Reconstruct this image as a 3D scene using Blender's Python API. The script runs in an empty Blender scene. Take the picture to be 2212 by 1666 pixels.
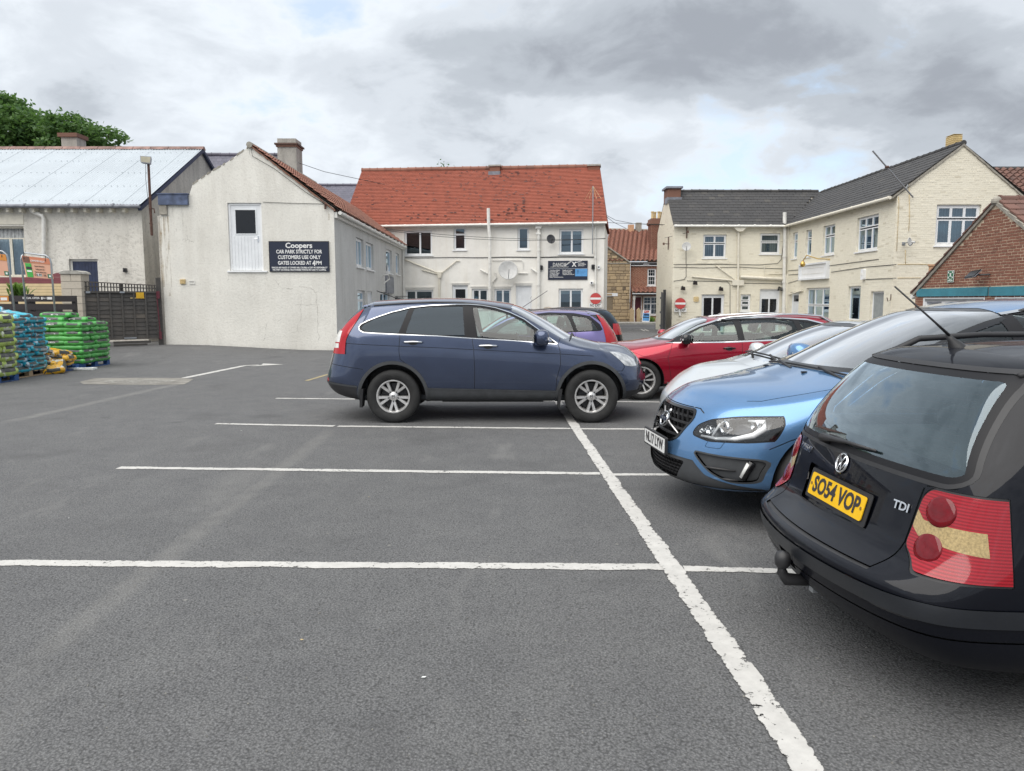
import bpy, bmesh, math, random
from mathutils import Vector, Matrix
from mathutils.bvhtree import BVHTree
R = math.radians
rnd = random.Random(7)
scene = bpy.context.scene
COL = scene.collection
# ------------------------------------------------------------------ camera
CAM_H = 1.626
PITCH = R(6.445)
FPX = 1620.0            # focal length in pixels of a 2212 x 1666 view of the photograph
cam_d = bpy.data.cameras.new('camera'); cam_d.sensor_width = 36.0; cam_d.lens = 36.0 * FPX / 2212.0
cam_d.clip_end = 3000; cam_d.clip_start = 0.05
cam = bpy.data.objects.new('camera', cam_d); COL.objects.link(cam)
cam.location = (0, 0, CAM_H); cam.rotation_euler = (R(90) - PITCH, 0, 0)
scene.camera = cam
# ------------------------------------------------------------------ world, sun, exposure
SUN_EL, SUN_AZ = R(60), R(222)      # azimuth clockwise from +Y: light from the left, behind the camera
world = bpy.data.worlds.new('World'); scene.world = world; world.use_nodes = True
def build_world():
 nt = world.node_tree; N = nt.nodes; L = nt.links; N.clear()
 out = N.new('ShaderNodeOutputWorld'); bg = N.new('ShaderNodeBackground'); L.new(bg.outputs[0], out.inputs[0])
 bg.inputs[1].default_value = 0.10
 sky = N.new('ShaderNodeTexSky'); sky.sky_type = 'NISHITA'; sky.sun_disc = False
 sky.sun_elevation = SUN_EL; sky.sun_rotation = SUN_AZ
 tc = N.new('ShaderNodeTexCoord')
 def math_(op, a, b=None, clamp=False):
  m = N.new('ShaderNodeMath'); m.operation = op; m.use_clamp = clamp
  for i, v in enumerate((a, b)):
   if v is None: continue
   if isinstance(v, (int, float)): m.inputs[i].default_value = v
   else: L.new(v, m.inputs[i])
  return m.outputs[0]
 sep = N.new('ShaderNodeSeparateXYZ'); L.new(tc.outputs['Generated'], sep.inputs[0])
 z = math_('MAXIMUM', sep.outputs[2], 0.0)
 zd = math_('ADD', z, 0.34)
 px = math_('DIVIDE', sep.outputs[0], zd); py = math_('DIVIDE', sep.outputs[1], zd)
 cmb = N.new('ShaderNodeCombineXYZ'); L.new(px, cmb.inputs[0]); L.new(py, cmb.inputs[1])
 def noise(scale, detail, rough, off, dist=0.0, sx=1.0):
  mp = N.new('ShaderNodeMapping'); mp.inputs['Location'].default_value = off
  mp.inputs['Scale'].default_value = (sx, 1, 1); mp.inputs['Rotation'].default_value = (0, 0, R(-20))
  L.new(cmb.outputs[0], mp.inputs[0])
  n = N.new('ShaderNodeTexNoise'); n.inputs['Scale'].default_value = scale; n.inputs['Detail'].default_value = detail
  n.inputs['Roughness'].default_value = rough; n.inputs['Distortion'].default_value = dist
  L.new(mp.outputs[0], n.inputs['Vector']); return n.outputs['Fac']
 n1 = noise(2.0, 10, 0.55, (3.1, 1.7, 0), 0.35, 1.0)
 n2 = noise(6.5, 8, 0.58, (8.4, 2.2, 0), 0.35, 1.0)
 def blob(cx, cy, ax, ay, rot):
  c, s = math.cos(rot), math.sin(rot)
  dx = math_('SUBTRACT', px, cx); dy = math_('SUBTRACT', py, cy)
  u = math_('ADD', math_('MULTIPLY', dx, c / ax), math_('MULTIPLY', dy, s / ax))
  v = math_('ADD', math_('MULTIPLY', dx, -s / ay), math_('MULTIPLY', dy, c / ay))
  d = math_('ADD', math_('MULTIPLY', u, u), math_('MULTIPLY', v, v))
  return math_('SUBTRACT', 1.0, d, True)
 heavy = blob(0.42, 1.46, 0.66, 0.24, R(2))
 heavy2 = blob(1.05, 1.62, 0.55, 0.26, R(-28))
 hv = math_('ADD', math_('MULTIPLY', heavy, 0.24), math_('MULTIPLY', heavy2, 0.13))
 bright_w = blob(-0.7, 1.5, 1.4, 1.0, 0.0)
 mixn = math_('ADD', math_('MULTIPLY', n1, 0.68), math_('MULTIPLY', n2, 0.32))
 dens = math_('ADD', mixn, math_('SUBTRACT', hv, math_('MULTIPLY', bright_w, 0.07)))
 ramp = N.new('ShaderNodeValToRGB'); cr = ramp.color_ramp; cr.interpolation = 'EASE'
 cr.elements[0].position = 0.36; cr.elements[0].color = (0.68, 0.725, 0.775, 1)
 cr.elements[1].position = 0.75; cr.elements[1].color = (0.295, 0.32, 0.36, 1)
 e = cr.elements.new(0.50); e.color = (0.555, 0.595, 0.645, 1)
 e = cr.elements.new(0.61); e.color = (0.415, 0.45, 0.495, 1)
 L.new(dens, ramp.inputs[0])
 mul = N.new('ShaderNodeMix'); mul.data_type = 'RGBA'; mul.blend_type = 'MULTIPLY'; mul.inputs['Factor'].default_value = 1
 L.new(ramp.outputs[0], mul.inputs['A']); mul.inputs['B'].default_value = (5.0, 5.0, 5.0, 1)
 thin = N.new('ShaderNodeMapRange'); thin.inputs['From Min'].default_value = 0.44; thin.inputs['From Max'].default_value = 0.36
 L.new(mixn, thin.inputs['Value'])
 lowgap = math_('MULTIPLY', thin.outputs[0], 0.55)
 mix = N.new('ShaderNodeMix'); mix.data_type = 'RGBA'
 L.new(lowgap, mix.inputs['Factor']); L.new(mul.outputs['Result'], mix.inputs['A'])
 sk = N.new('ShaderNodeMix'); sk.data_type = 'RGBA'; sk.blend_type = 'MIX'; sk.inputs['Factor'].default_value = 0.5
 L.new(sky.outputs[0], sk.inputs['A']); sk.inputs['B'].default_value = (1.9, 2.6, 3.4, 1)
 L.new(sk.outputs['Result'], mix.inputs['B'])
 L.new(mix.outputs['Result'], bg.inputs[0])
build_world()
sun_d = bpy.data.lights.new('sun', 'SUN'); sun_d.energy = 1.5; sun_d.angle = R(80); sun_d.color = (1.0, 0.955, 0.89)
sun = bpy.data.objects.new('sun', sun_d); COL.objects.link(sun)
sdir = Vector((math.sin(SUN_AZ) * math.cos(SUN_EL), math.cos(SUN_AZ) * math.cos(SUN_EL), math.sin(SUN_EL)))
sun.rotation_euler = sdir.to_track_quat('Z', 'Y').to_euler(); sun.location = (-20, -20, 30)
scene.view_settings.view_transform = 'Standard'; scene.view_settings.look = 'None'
scene.view_settings.exposure = 1.42; scene.view_settings.gamma = 1.0; scene.view_settings.use_curve_mapping = False
try:
 scene.cycles.transparent_max_bounces = 16; scene.cycles.max_bounces = 7
except Exception: pass
# ------------------------------------------------------------------ materials
M = {}
class NT:
 def __init__(s, name):
  s.m = bpy.data.materials.new(name); s.m.use_nodes = True; s.N = s.m.node_tree.nodes; s.L = s.m.node_tree.links
  s.p = s.N['Principled BSDF']; s.out = s.N['Material Output']; s.tc = s.N.new('ShaderNodeTexCoord')
 def coord(s, scale=(1, 1, 1), src='Object', loc=(0, 0, 0), rot=(0, 0, 0)):
  mp = s.N.new('ShaderNodeMapping'); mp.inputs['Scale'].default_value = scale; mp.inputs['Location'].default_value = loc
  mp.inputs['Rotation'].default_value = rot
  s.L.new(s.tc.outputs[src], mp.inputs[0]); return mp.outputs[0]
 def noise(s, scale, detail=4, rough=0.5, sc=(1, 1, 1), src='Object', dist=0, loc=(0, 0, 0)):
  n = s.N.new('ShaderNodeTexNoise'); n.inputs['Scale'].default_value = scale; n.inputs['Detail'].default_value = detail
  n.inputs['Roughness'].default_value = rough; n.inputs['Distortion'].default_value = dist
  s.L.new(s.coord(sc, src, loc), n.inputs['Vector']); return n.outputs['Fac']
 def voro(s, scale, sc=(1, 1, 1), feat='F1', src='Object'):
  n = s.N.new('ShaderNodeTexVoronoi'); n.inputs['Scale'].default_value = scale; n.feature = feat
  s.L.new(s.coord(sc, src), n.inputs['Vector']); return n
 def ramp(s, fac, stops, interp='LINEAR'):
  r = s.N.new('ShaderNodeValToRGB'); cr = r.color_ramp; cr.interpolation = interp
  def c4(c): return (c, c, c, 1) if isinstance(c, (int, float)) else tuple(c) + (1,)
  cr.elements[0].position = stops[0][0]; cr.elements[0].color = c4(stops[0][1])
  cr.elements[1].position = stops[-1][0]; cr.elements[1].color = c4(stops[-1][1])
  for p, c in stops[1:-1]:
   e = cr.elements.new(p); e.color = c4(c)
  s.L.new(fac, r.inputs[0]); return r.outputs[0]
 def mix(s, fac, a, b, blend='MIX'):
  m = s.N.new('ShaderNodeMix'); m.data_type = 'RGBA'; m.blend_type = blend
  for k, v in (('Factor', fac), ('A', a), ('B', b)):
   if isinstance(v, (int, float)) and k == 'Factor': m.inputs[k].default_value = v
   elif isinstance(v, (int, float)): m.inputs[k].default_value = (v, v, v, 1)
   elif isinstance(v, tuple): m.inputs[k].default_value = v + (1,) if len(v) == 3 else v
   else: s.L.new(v, m.inputs[k])
  return m.outputs['Result']
 def math(s, op, a, b=None, clamp=False):
  m = s.N.new('ShaderNodeMath'); m.operation = op; m.use_clamp = clamp
  for i, v in enumerate((a, b)):
   if v is None: continue
   if isinstance(v, (int, float)): m.inputs[i].default_value = v
   else: s.L.new(v, m.inputs[i])
  return m.outputs[0]
 def rand(s):
  g = s.N.new('ShaderNodeNewGeometry'); o = s.N.new('ShaderNodeObjectInfo')
  return s.math('FRACT', s.math('ADD', g.outputs['Random Per Island'], o.outputs['Random']))
 def bump(s, h, strength=0.3, dist=0.01, normal=None):
  b = s.N.new('ShaderNodeBump'); b.inputs['Strength'].default_value = strength; b.inputs['Distance'].default_value = dist
  s.L.new(h, b.inputs['Height'])
  if normal is not None: s.L.new(normal, b.inputs['Normal'])
  s.L.new(b.outputs[0], s.p.inputs['Normal']); return b.outputs[0]
 def base(s, c):
  if isinstance(c, tuple): s.p.inputs['Base Color'].default_value = c + (1,)
  else: s.L.new(c, s.p.inputs['Base Color'])
 def set(s, **k):
  for a, v in k.items():
   a = a.replace('_', ' ').title().replace('Ior', 'IOR')
   if hasattr(v, 'node'): s.L.new(v, s.p.inputs[a])
   else: s.p.inputs[a].default_value = v
def var(c, k): return tuple(min(1, max(0, x * k)) for x in c)
def simple(name, c, rough=0.6, metal=0.0, vary=0.15, scale=6, bump=0.0, bscale=60, **kw):
 t = NT(name)
 f = t.noise(scale, 5, 0.6)
 t.base(t.ramp(f, [(0.3, var(c, 1 - vary)), (0.7, var(c, 1 + vary))]))
 t.set(roughness=rough, metallic=metal, **kw)
 if bump: t.bump(t.noise(bscale, 4, 0.6), bump, 0.004)
 M[name] = t.m; return t.m
def paint(name, c, metal=0.35, rough=0.32, dirt=0.1, coat=1.0):
 t = NT(name)
 g = t.N.new('ShaderNodeNewGeometry')
 f = t.noise(3.5, 6, 0.6, (1, 1, 2.0))
 col = t.ramp(f, [(0.3, var(c, 1 - dirt)), (0.75, var(c, 1 + dirt))])
 fl = t.noise(900, 1, 0.5)
 col = t.mix(0.10, col, t.ramp(fl, [(0.35, var(c, 0.6)), (0.65, var(c, 1.7))]))
 col = t.mix(g.outputs['Backfacing'], col, (0.018, 0.018, 0.02))
 t.base(col); t.set(metallic=metal, roughness=rough); t.p.inputs['Specular IOR Level'].default_value = 0.1
 t.p.inputs['Coat Weight'].default_value = coat
 cr = t.ramp(t.noise(7, 6, 0.65), [(0.35, 0.015), (0.8, 0.07)])
 t.L.new(cr, t.p.inputs['Coat Roughness'])
 M[name] = t.m; return t.m
def glass(name, tint, refl=1.0, body=0.0, bodycol=(0.02, 0.03, 0.035), gcol=(1, 1, 1)):
 t = NT(name); N, L = t.N, t.L
 N.remove(t.p)
 tr = N.new('ShaderNodeBsdfTransparent'); tr.inputs[0].default_value = tint + (1,)
 gl = N.new('ShaderNodeBsdfGlossy'); gl.inputs['Roughness'].default_value = 0.0; gl.inputs[0].default_value = gcol + (1,)
 df = N.new('ShaderNodeBsdfDiffuse'); df.inputs[0].default_value = bodycol + (1,)
 fr = N.new('ShaderNodeFresnel'); fr.inputs[0].default_value = 1.52
 f = t.math('MULTIPLY', fr.outputs[0], refl * 1.8, True)
 mx0 = N.new('ShaderNodeMixShader'); mx0.inputs[0].default_value = body
 L.new(tr.outputs[0], mx0.inputs[1]); L.new(df.outputs[0], mx0.inputs[2])
 mx = N.new('ShaderNodeMixShader'); L.new(f, mx.inputs[0]); L.new(mx0.outputs[0], mx.inputs[1]); L.new(gl.outputs[0], mx.inputs[2])
 L.new(mx.outputs[0], t.out.inputs[0]); M[name] = t.m; return t.m
def seg_band(t, x, y, p0, p1, width, soft):
 """0..1 factor of a worn band along a ground segment (object coords = world)"""
 dx, dy = p1[0] - p0[0], p1[1] - p0[1]; ln = math.hypot(dx, dy); dx /= ln; dy /= ln
 rx = t.math('SUBTRACT', x, p0[0]); ry = t.math('SUBTRACT', y, p0[1])
 along = t.math('ADD', t.math('MULTIPLY', rx, dx), t.math('MULTIPLY', ry, dy))
 across = t.math('ABSOLUTE', t.math('ADD', t.math('MULTIPLY', rx, -dy), t.math('MULTIPLY', ry, dx)))
 a = t.math('MULTIPLY', t.math('SUBTRACT', width + soft, across), 1.0 / soft, True)
 b = t.math('MULTIPLY', along, 2.0, True); c = t.math('MULTIPLY', t.math('SUBTRACT', ln, along), 2.0, True)
 return t.math('MULTIPLY', a, t.math('MULTIPLY', b, c))
def px_ray(u, v):
 a = (u - 1106.0) / FPX; b = -(v - 833.0) / FPX
 return Vector((a, math.cos(PITCH) + b * math.sin(PITCH), -math.sin(PITCH) + b * math.cos(PITCH)))
def gnd(u, v, z=0.0):
 d = px_ray(u, v); k = (z - CAM_H) / d.z; return Vector((d.x * k, d.y * k, z))
def atY(u, v, Y):
 d = px_ray(u, v); k = Y / d.y; return Vector((d.x * k, Y, CAM_H + d.z * k))
def make_asphalt():
 t = NT('asphalt')
 sp = t.N.new('ShaderNodeSeparateXYZ'); t.L.new(t.tc.outputs['Object'], sp.inputs[0]); x, y = sp.outputs[0], sp.outputs[1]
 v = t.voro(95); n = t.noise(80, 4, 0.75); big = t.noise(0.35, 6, 0.6); mid = t.noise(2.6, 7, 0.65)
 stone = t.ramp(v.outputs['Distance'], [(0.0, 1.25), (0.55, 0.8), (0.9, 0.45)])
 grain = t.ramp(n, [(0.34, 0.5), (0.5, 1.0), (0.66, 1.75)])
 c0 = t.ramp(big, [(0.3, (0.114, 0.115, 0.118)), (0.7, (0.148, 0.149, 0.151))])
 c0 = t.mix(0.5, c0, t.ramp(mid, [(0.3, (0.100, 0.101, 0.105)), (0.75, (0.172, 0.173, 0.172))]))
 c0 = t.mix(1.0, c0, stone, 'MULTIPLY'); c0 = t.mix(0.8, c0, t.mix(1.0, c0, grain, 'MULTIPLY'))
 fac = None
 wob = t.math('MULTIPLY', t.math('SUBTRACT', t.noise(1.2, 5, 0.6), 0.5), 0.16)
 xw = t.math('ADD', x, wob); yw = t.math('ADD', y, wob)
 for (a, b, w, s, k) in (((722, 925), (0, 1480), 0.04, 0.08, 0.33), ((0, 915), (400, 826), 0.05, 0.08, 0.5), ((560, 1000), (420, 1120), 0.05, 0.2, 0.25)):
  g0, g1 = gnd(*a), gnd(*b)
  f = t.math('MULTIPLY', seg_band(t, xw, yw, (g0.x, g0.y), (g1.x, g1.y), w, s), k)
  fac = f if fac is None else t.math('MAXIMUM', fac, f)
 fac = t.math('MULTIPLY', fac, t.ramp(t.noise(5, 5, 0.7), [(0.3, 0.25), (0.6, 1.0)]))
 c0 = t.mix(fac, c0, (0.24, 0.235, 0.22))
 sp1 = t.voro(1.9); spots = t.ramp(sp1.outputs['Distance'], [(0.0, 1.0), (0.018, 1.0), (0.028, 0.0)])
 c0 = t.mix(t.math('MULTIPLY', spots, 0.5), c0, (0.30, 0.29, 0.26))
 st = t.ramp(t.noise(0.8, 3, 0.6, loc=(4, 9, 0)), [(0.58, 0.0), (0.70, 0.45)])
 c0 = t.mix(st, c0, (0.06, 0.06, 0.062))
 s2 = t.ramp(t.noise(1.7, 4, 0.65, (1, .35, 1), loc=(7, 1, 0)), [(0.60, 0.0), (0.72, 0.35)]); c0 = t.mix(s2, c0, (0.22, 0.218, 0.21))
 far = t.ramp(t.noise(0.09, 4, 0.6, loc=(2, 2, 0)), [(0.4, 0.0), (0.7, 0.25)]); c0 = t.mix(far, c0, (0.10, 0.098, 0.092))
 oil = t.voro(0.75); of = t.ramp(t.math('ADD', oil.outputs['Distance'], t.math('MULTIPLY', t.noise(6, 4, .6), .10)), [(0.07, 0.55), (0.13, 0.0)]); c0 = t.mix(of, c0, (0.045, 0.045, 0.047))
 t.base(c0); t.set(roughness=0.82)
 h = t.math('ADD', t.math('MULTIPLY', v.outputs['Distance'], -0.9), t.math('MULTIPLY', n, 0.9))
 t.bump(h, 0.8, 0.008); M['asphalt'] = t.m
make_asphalt()
def render_mat(name, c, stain, bscale=38, bstr=0.6, streak=0.5, bd=0.012, low=0.0, pit_shade=0.4):
 """painted render / pebbledash with stains that run down"""
 t = NT(name)
 big = t.noise(0.9, 6, 0.6); stv = t.noise(2.2, 6, 0.65, (1, 1, 0.14)); fine = t.noise(bscale, 5, 0.7, dist=0.15)
 c0 = t.ramp(big, [(0.3, var(c, 0.90)), (0.7, var(c, 1.04))])
 c0 = t.mix(t.math('MULTIPLY', t.ramp(stv, [(0.48, 0.0), (0.75, 1.0)]), streak), c0, stain)
 c0 = t.mix(t.ramp(fine, [(0.30, pit_shade), (0.50, 0.0)]), c0, var(stain, 0.7))  # shade painted into the pits of the bump so the relief reads
 if low:
  sp = t.N.new('ShaderNodeSeparateXYZ'); t.L.new(t.tc.outputs['Object'], sp.inputs[0])
  f = t.math('MULTIPLY', t.math('SUBTRACT', low, sp.outputs[2]), 1.6, True)
  c0 = t.mix(t.math('MULTIPLY', f, t.ramp(t.noise(2.5, 5, 0.7), [(0.35, 0.1), (0.7, 0.8)])), c0, var(stain, 0.7))
 t.base(c0); t.set(roughness=0.88)
 t.bump(fine, bstr, bd); M[name] = t.m; return t.m
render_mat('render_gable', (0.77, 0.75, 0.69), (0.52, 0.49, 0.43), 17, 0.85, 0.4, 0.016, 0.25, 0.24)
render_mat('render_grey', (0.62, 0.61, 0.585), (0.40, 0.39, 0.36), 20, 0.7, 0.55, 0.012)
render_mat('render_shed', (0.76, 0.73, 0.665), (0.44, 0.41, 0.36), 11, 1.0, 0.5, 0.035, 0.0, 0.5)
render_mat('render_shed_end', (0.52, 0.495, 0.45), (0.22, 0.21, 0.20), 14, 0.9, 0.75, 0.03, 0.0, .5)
render_mat('render_white', (0.84, 0.82, 0.77), (0.66, 0.61, 0.52), 5, 0.25, 0.4, 0.01, 0.0, .12)
render_mat('render_stack', (0.42, 0.40, 0.36), (0.19, 0.18, 0.16), 14, 0.7, 0.9, 0.02)
def pieces_mat(name, c1, c2, dark, rough=0.85, bscale=30, bstr=0.5, stain=0.25):
 t = NT(name); r = t.rand()
 c0 = t.ramp(r, [(0.0, c1), (0.55, c2), (0.93, c1), (1.0, dark)])
 big = t.noise(0.8, 6, 0.65); fine = t.noise(bscale, 5, 0.65)
 c0 = t.mix(t.math('MULTIPLY', t.ramp(big, [(0.45, 0), (0.75, 1)]), stain), c0, dark)
 c0 = t.mix(t.ramp(fine, [(0.3, 0.35), (0.5, 0.0)]), c0, dark)
 t.base(c0); t.set(roughness=rough); t.bump(fine, bstr, 0.006); M[name] = t.m; return t.m
pieces_mat('brick_red', (0.24, 0.105, 0.068), (0.19, 0.080, 0.053), (0.15, 0.06, 0.04))
pieces_mat('brick_orange', (0.32, 0.135, 0.085), (0.25, 0.095, 0.06), (0.16, 0.07, 0.05))
pieces_mat('brick_dark', (0.24, 0.12, 0.08), (0.18, 0.09, 0.065), (0.09, 0.06, 0.05))
pieces_mat('painted_brick', (0.79, 0.745, 0.62), (0.76, 0.715, 0.59), (0.62, 0.57, 0.45), 0.7, 14, 0.45, 0.35)
pieces_mat('stone_block', (0.46, 0.345, 0.205), (0.33, 0.25, 0.16), (0.13, 0.10, 0.075), 0.9, 12, 0.9)
pieces_mat('tile_red', (0.36, 0.108, 0.068), (0.29, 0.088, 0.056), (0.19, 0.062, 0.045), 0.85, 20, 0.4, 0.28)
pieces_mat('tile_pan', (0.31, 0.145, 0.10), (0.24, 0.105, 0.075), (0.11, 0.07, 0.06), 0.85, 12, 0.6, 0.4)
pieces_mat('tile_dark', (0.048, 0.047, 0.048), (0.038, 0.038, 0.040), (0.070, 0.066, 0.060), 0.7, 25, 0.4, 0.3)
pieces_mat('tile_brown', (0.17, 0.085, 0.065), (0.13, 0.07, 0.055), (0.07, 0.045, 0.04), 0.8, 20, 0.5, 0.3)
pieces_mat('slate', (0.13, 0.125, 0.165), (0.10, 0.10, 0.135), (0.06, 0.06, 0.075), 0.6, 15, 0.3, 0.3)
pieces_mat('block_pale', (0.55, 0.50, 0.42), (0.48, 0.43, 0.36), (0.26, 0.23, 0.19), 0.9, 25, 0.6)
pieces_mat('wood_grey', (0.080, 0.076, 0.072), (0.055, 0.052, 0.050), (0.14, 0.12, 0.10), 0.85, 22, 0.6, 0.5)
pieces_mat('wood_plank_dark', (0.030, 0.024, 0.026), (0.022, 0.018, 0.02), (0.05, 0.04, 0.04), 0.6, 22, 0.4, 0.4)
pieces_mat('pallet_wood', (0.42, 0.31, 0.19), (0.33, 0.24, 0.15), (0.16, 0.12, 0.08), 0.85, 18, 0.5, 0.4)
pieces_mat('pallet_blue', (0.02, 0.085, 0.26), (0.018, 0.065, 0.20), (0.03, 0.05, 0.10), 0.7, 18, 0.4, 0.4)
simple('mortar', (0.52, 0.42, 0.31), 0.95, bump=0.4)
simple('mortar_cream', (0.75, 0.705, 0.58), 0.85, bump=0.3)
simple('mortar_stone', (0.20, 0.16, 0.11), 0.95, bump=0.4)
simple('mortar_grey', (0.30, 0.28, 0.24), 0.95, vary=0.3, bump=0.5)
simple('upvc', (0.80, 0.81, 0.82), 0.32, vary=0.04)
simple('upvc_dull', (0.74, 0.76, 0.78), 0.45, vary=0.06, scale=3)
simple('pipe_cream', (0.70, 0.66, 0.56), 0.45, vary=0.1)
simple('pipe_white', (0.74, 0.73, 0.69), 0.4, vary=0.12)
simple('black_plastic', (0.022, 0.022, 0.024), 0.5)
simple('black_gloss', (0.008, 0.008, 0.009), 0.2)
simple('rubber', (0.018, 0.018, 0.018), 0.8, vary=0.35, scale=12, bump=0.3)
simple('trim_grey', (0.045, 0.048, 0.052), 0.62, vary=0.2, scale=9)
simple('chrome', (0.78, 0.79, 0.80), 0.12, 1.0, vary=0.03)
simple('alloy', (0.66, 0.65, 0.64), 0.32, 0.7, vary=0.22, scale=14)
simple('alloy_dark', (0.05, 0.05, 0.052), 0.4, 0.8, vary=0.3, scale=14)
simple('steel', (0.36, 0.38, 0.40), 0.38, 0.7, vary=0.15)
simple('rust', (0.105, 0.058, 0.046), 0.85, 0.1, vary=0.45, scale=18, bump=0.3)
simple('maroon_paint', (0.10, 0.018, 0.03), 0.5, vary=0.2)
simple('lead', (0.21, 0.22, 0.25), 0.55, 0.2, vary=0.3, scale=4)
simple('concrete', (0.34, 0.33, 0.30), 0.9, vary=0.3, scale=5, bump=0.4)
simple('concrete_patch', (0.20, 0.19, 0.17), 0.9, vary=0.3, scale=3, bump=0.5)
simple('teal_paint', (0.045, 0.21, 0.27), 0.55, vary=0.14, scale=3)
simple('navy_paint', (0.022, 0.033, 0.075), 0.55, vary=0.3, scale=5)
simple('sign_navy', (0.016, 0.022, 0.045), 0.35, vary=0.06)
simple('sign_white', (0.78, 0.78, 0.77), 0.4, vary=0.04)
simple('sign_red', (0.52, 0.065, 0.06), 0.4, vary=0.1)
simple('sign_blue', (0.10, 0.30, 0.60), 0.4, vary=0.25, scale=3)
simple('sign_orange', (0.56, 0.20, 0.11), 0.45, vary=0.05)
simple('sign_orange_deep', (0.62, 0.25, 0.05), 0.45, vary=0.05)
simple('sign_peach', (0.66, 0.36, 0.25), 0.45, vary=0.04)
simple('sign_green', (0.02, 0.15, 0.075), 0.4)
simple('leaf_green_print', (0.06, 0.38, 0.07), 0.45, vary=0.3, scale=30)
simple('print_dark', (0.03, 0.028, 0.03), 0.5)
simple('plate_white', (0.74, 0.74, 0.73), 0.35, vary=0.04)
simple('plate_yellow', (0.80, 0.47, 0.01), 0.32, vary=0.04)
simple('maroon_board', (0.20, 0.055, 0.065), 0.6, vary=0.12)
simple('cream_board', (0.64, 0.50, 0.29), 0.6, vary=0.08)
simple('corrugated', (0.52, 0.565, 0.60), 0.38, 0.15, vary=0.06, scale=0.8)
simple('corrugated_rust', (0.24, 0.15, 0.13), 0.8, vary=0.5, scale=3)
simple('curtain', (0.52, 0.53, 0.53), 0.85, vary=0.25, scale=9)
simple('blind', (0.30, 0.34, 0.36), 0.8, vary=0.12)
simple('room_dark', (0.030, 0.034, 0.040), 0.9)
simple('room_blue', (0.07, 0.10, 0.13), 0.9, vary=0.3, scale=1.2)
simple('seat_cloth', (0.055, 0.053, 0.052), 0.85, vary=0.15)
simple('seat_pale', (0.20, 0.185, 0.165), 0.7, vary=0.12)
simple('paper', (0.72, 0.74, 0.72), 0.7)
simple('yellow_box', (0.65, 0.38, 0.02), 0.5)
simple('brass', (0.60, 0.40, 0.12), 0.3, 0.9)
simple('pot_clay', (0.50, 0.30, 0.18), 0.85, vary=0.25, bump=0.3)
simple('pot_cream', (0.58, 0.45, 0.24), 0.85, vary=0.2, bump=0.3)
simple('kerb_stone', (0.30, 0.29, 0.27), 0.9, vary=0.2, bump=0.3)
simple('bark', (0.07, 0.055, 0.04), 0.95, vary=0.3, bump=0.5)
simple('dish_grey', (0.50, 0.50, 0.49), 0.55, vary=0.12)
simple('dish_dark', (0.045, 0.047, 0.055), 0.5, vary=0.2)
simple('lamp_red', (0.36, 0.008, 0.014), 0.08, vary=0.1)
simple('lamp_red_dark', (0.13, 0.002, 0.006), 0.05, vary=0.2, scale=30)
simple('lamp_clear', (0.62, 0.62, 0.60), 0.1, vary=0.1, scale=20)
simple('lamp_amber', (0.36, 0.27, 0.13), 0.12, vary=0.35, scale=110)
simple('crack_dark', (0.16, 0.145, 0.12), 0.95)
simple('yellow_line', (0.30, 0.25, 0.14), 0.8, vary=0.2)
paint('paint_slate_blue', (0.056, 0.074, 0.128), 0.72, 0.20)
paint('paint_blue', (0.125, 0.262, 0.48), 0.65, 0.26, 0.05)
paint('paint_black', (0.0022, 0.003, 0.0065), 0.0, 0.5, 0.1, 0.5)
paint('paint_red', (0.33, 0.009, 0.028), 0.5, 0.24, 0.06)
paint('paint_silver', (0.62, 0.65, 0.66), 0.5, 0.28, 0.05)
paint('paint_purple', (0.19, 0.165, 0.36), 0.6, 0.30, 0.06)
glass('glass_clear', (0.78, 0.86, 0.84), 1.0)
glass('glass_green', (0.68, 0.83, 0.81), 0.75, 0.06, (0.05, 0.09, 0.10))
glass('glass_tint', (0.045, 0.055, 0.065), 0.5, 0.5, (0.008, 0.012, 0.018), (.75, .88, 1.0))
glass('glass_screen', (0.58, 0.70, 0.69), 2.1, 0.07, (0.10, 0.14, 0.14))
glass('glass_window', (0.50, 0.62, 0.68), 2.3, 0.0, (0, 0, 0), (0.66, 0.82, 0.95))  # bluish gloss tint paints reflected sky colour into the panes
glass('lens', (0.90, 0.92, 0.93), 0.9)
def lamp_ribbed():
 t = NT('lamp_ribbed')
 w = t.N.new('ShaderNodeTexWave'); w.wave_type = 'BANDS'; w.bands_direction = 'Z'; w.inputs['Scale'].default_value = 26
 t.L.new(t.coord((1, 1, 1)), w.inputs['Vector'])
 t.base(t.mix(0.5, (0.27, 0.005, 0.012), t.ramp(w.outputs['Fac'], [(0.2, (0.14, 0.002, 0.006)), (0.8, (0.40, 0.012, 0.024))])))
 t.set(roughness=0.10); t.p.inputs['Coat Weight'].default_value = 0.3
 M['lamp_ribbed'] = t.m
lamp_ribbed()
def line_mat(name, c, dens, bg=0.0):
 t = NT(name); n = t.noise(30, 6, 0.75); n2 = t.noise(4, 4, 0.6)
 col = t.ramp(t.noise(11, 6, 0.7), [(0.3, var(c, 0.78)), (0.7, c)])
 t.base(col); t.set(roughness=0.75)
 at = t.N.new('ShaderNodeAttribute'); at.attribute_name = 'across'
 e = t.math('POWER', t.math('ABSOLUTE', at.outputs['Fac']), 9)
 v = t.math('SUBTRACT', t.math('ADD', t.math('MULTIPLY', n, 0.75), t.math('MULTIPLY', n2, 0.25)), t.math('MULTIPLY', e, 0.15))
 a = t.ramp(v, [(dens - 0.01, 0.0), (dens + 0.008, 1.0)])
 t.L.new(a, t.p.inputs['Alpha']); t.bump(n, 0.4, 0.003); M[name] = t.m
line_mat('line_paint', (0.54, 0.53, 0.505), 0.412)
line_mat('line_faint', (0.34, 0.33, 0.30), 0.50)
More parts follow.
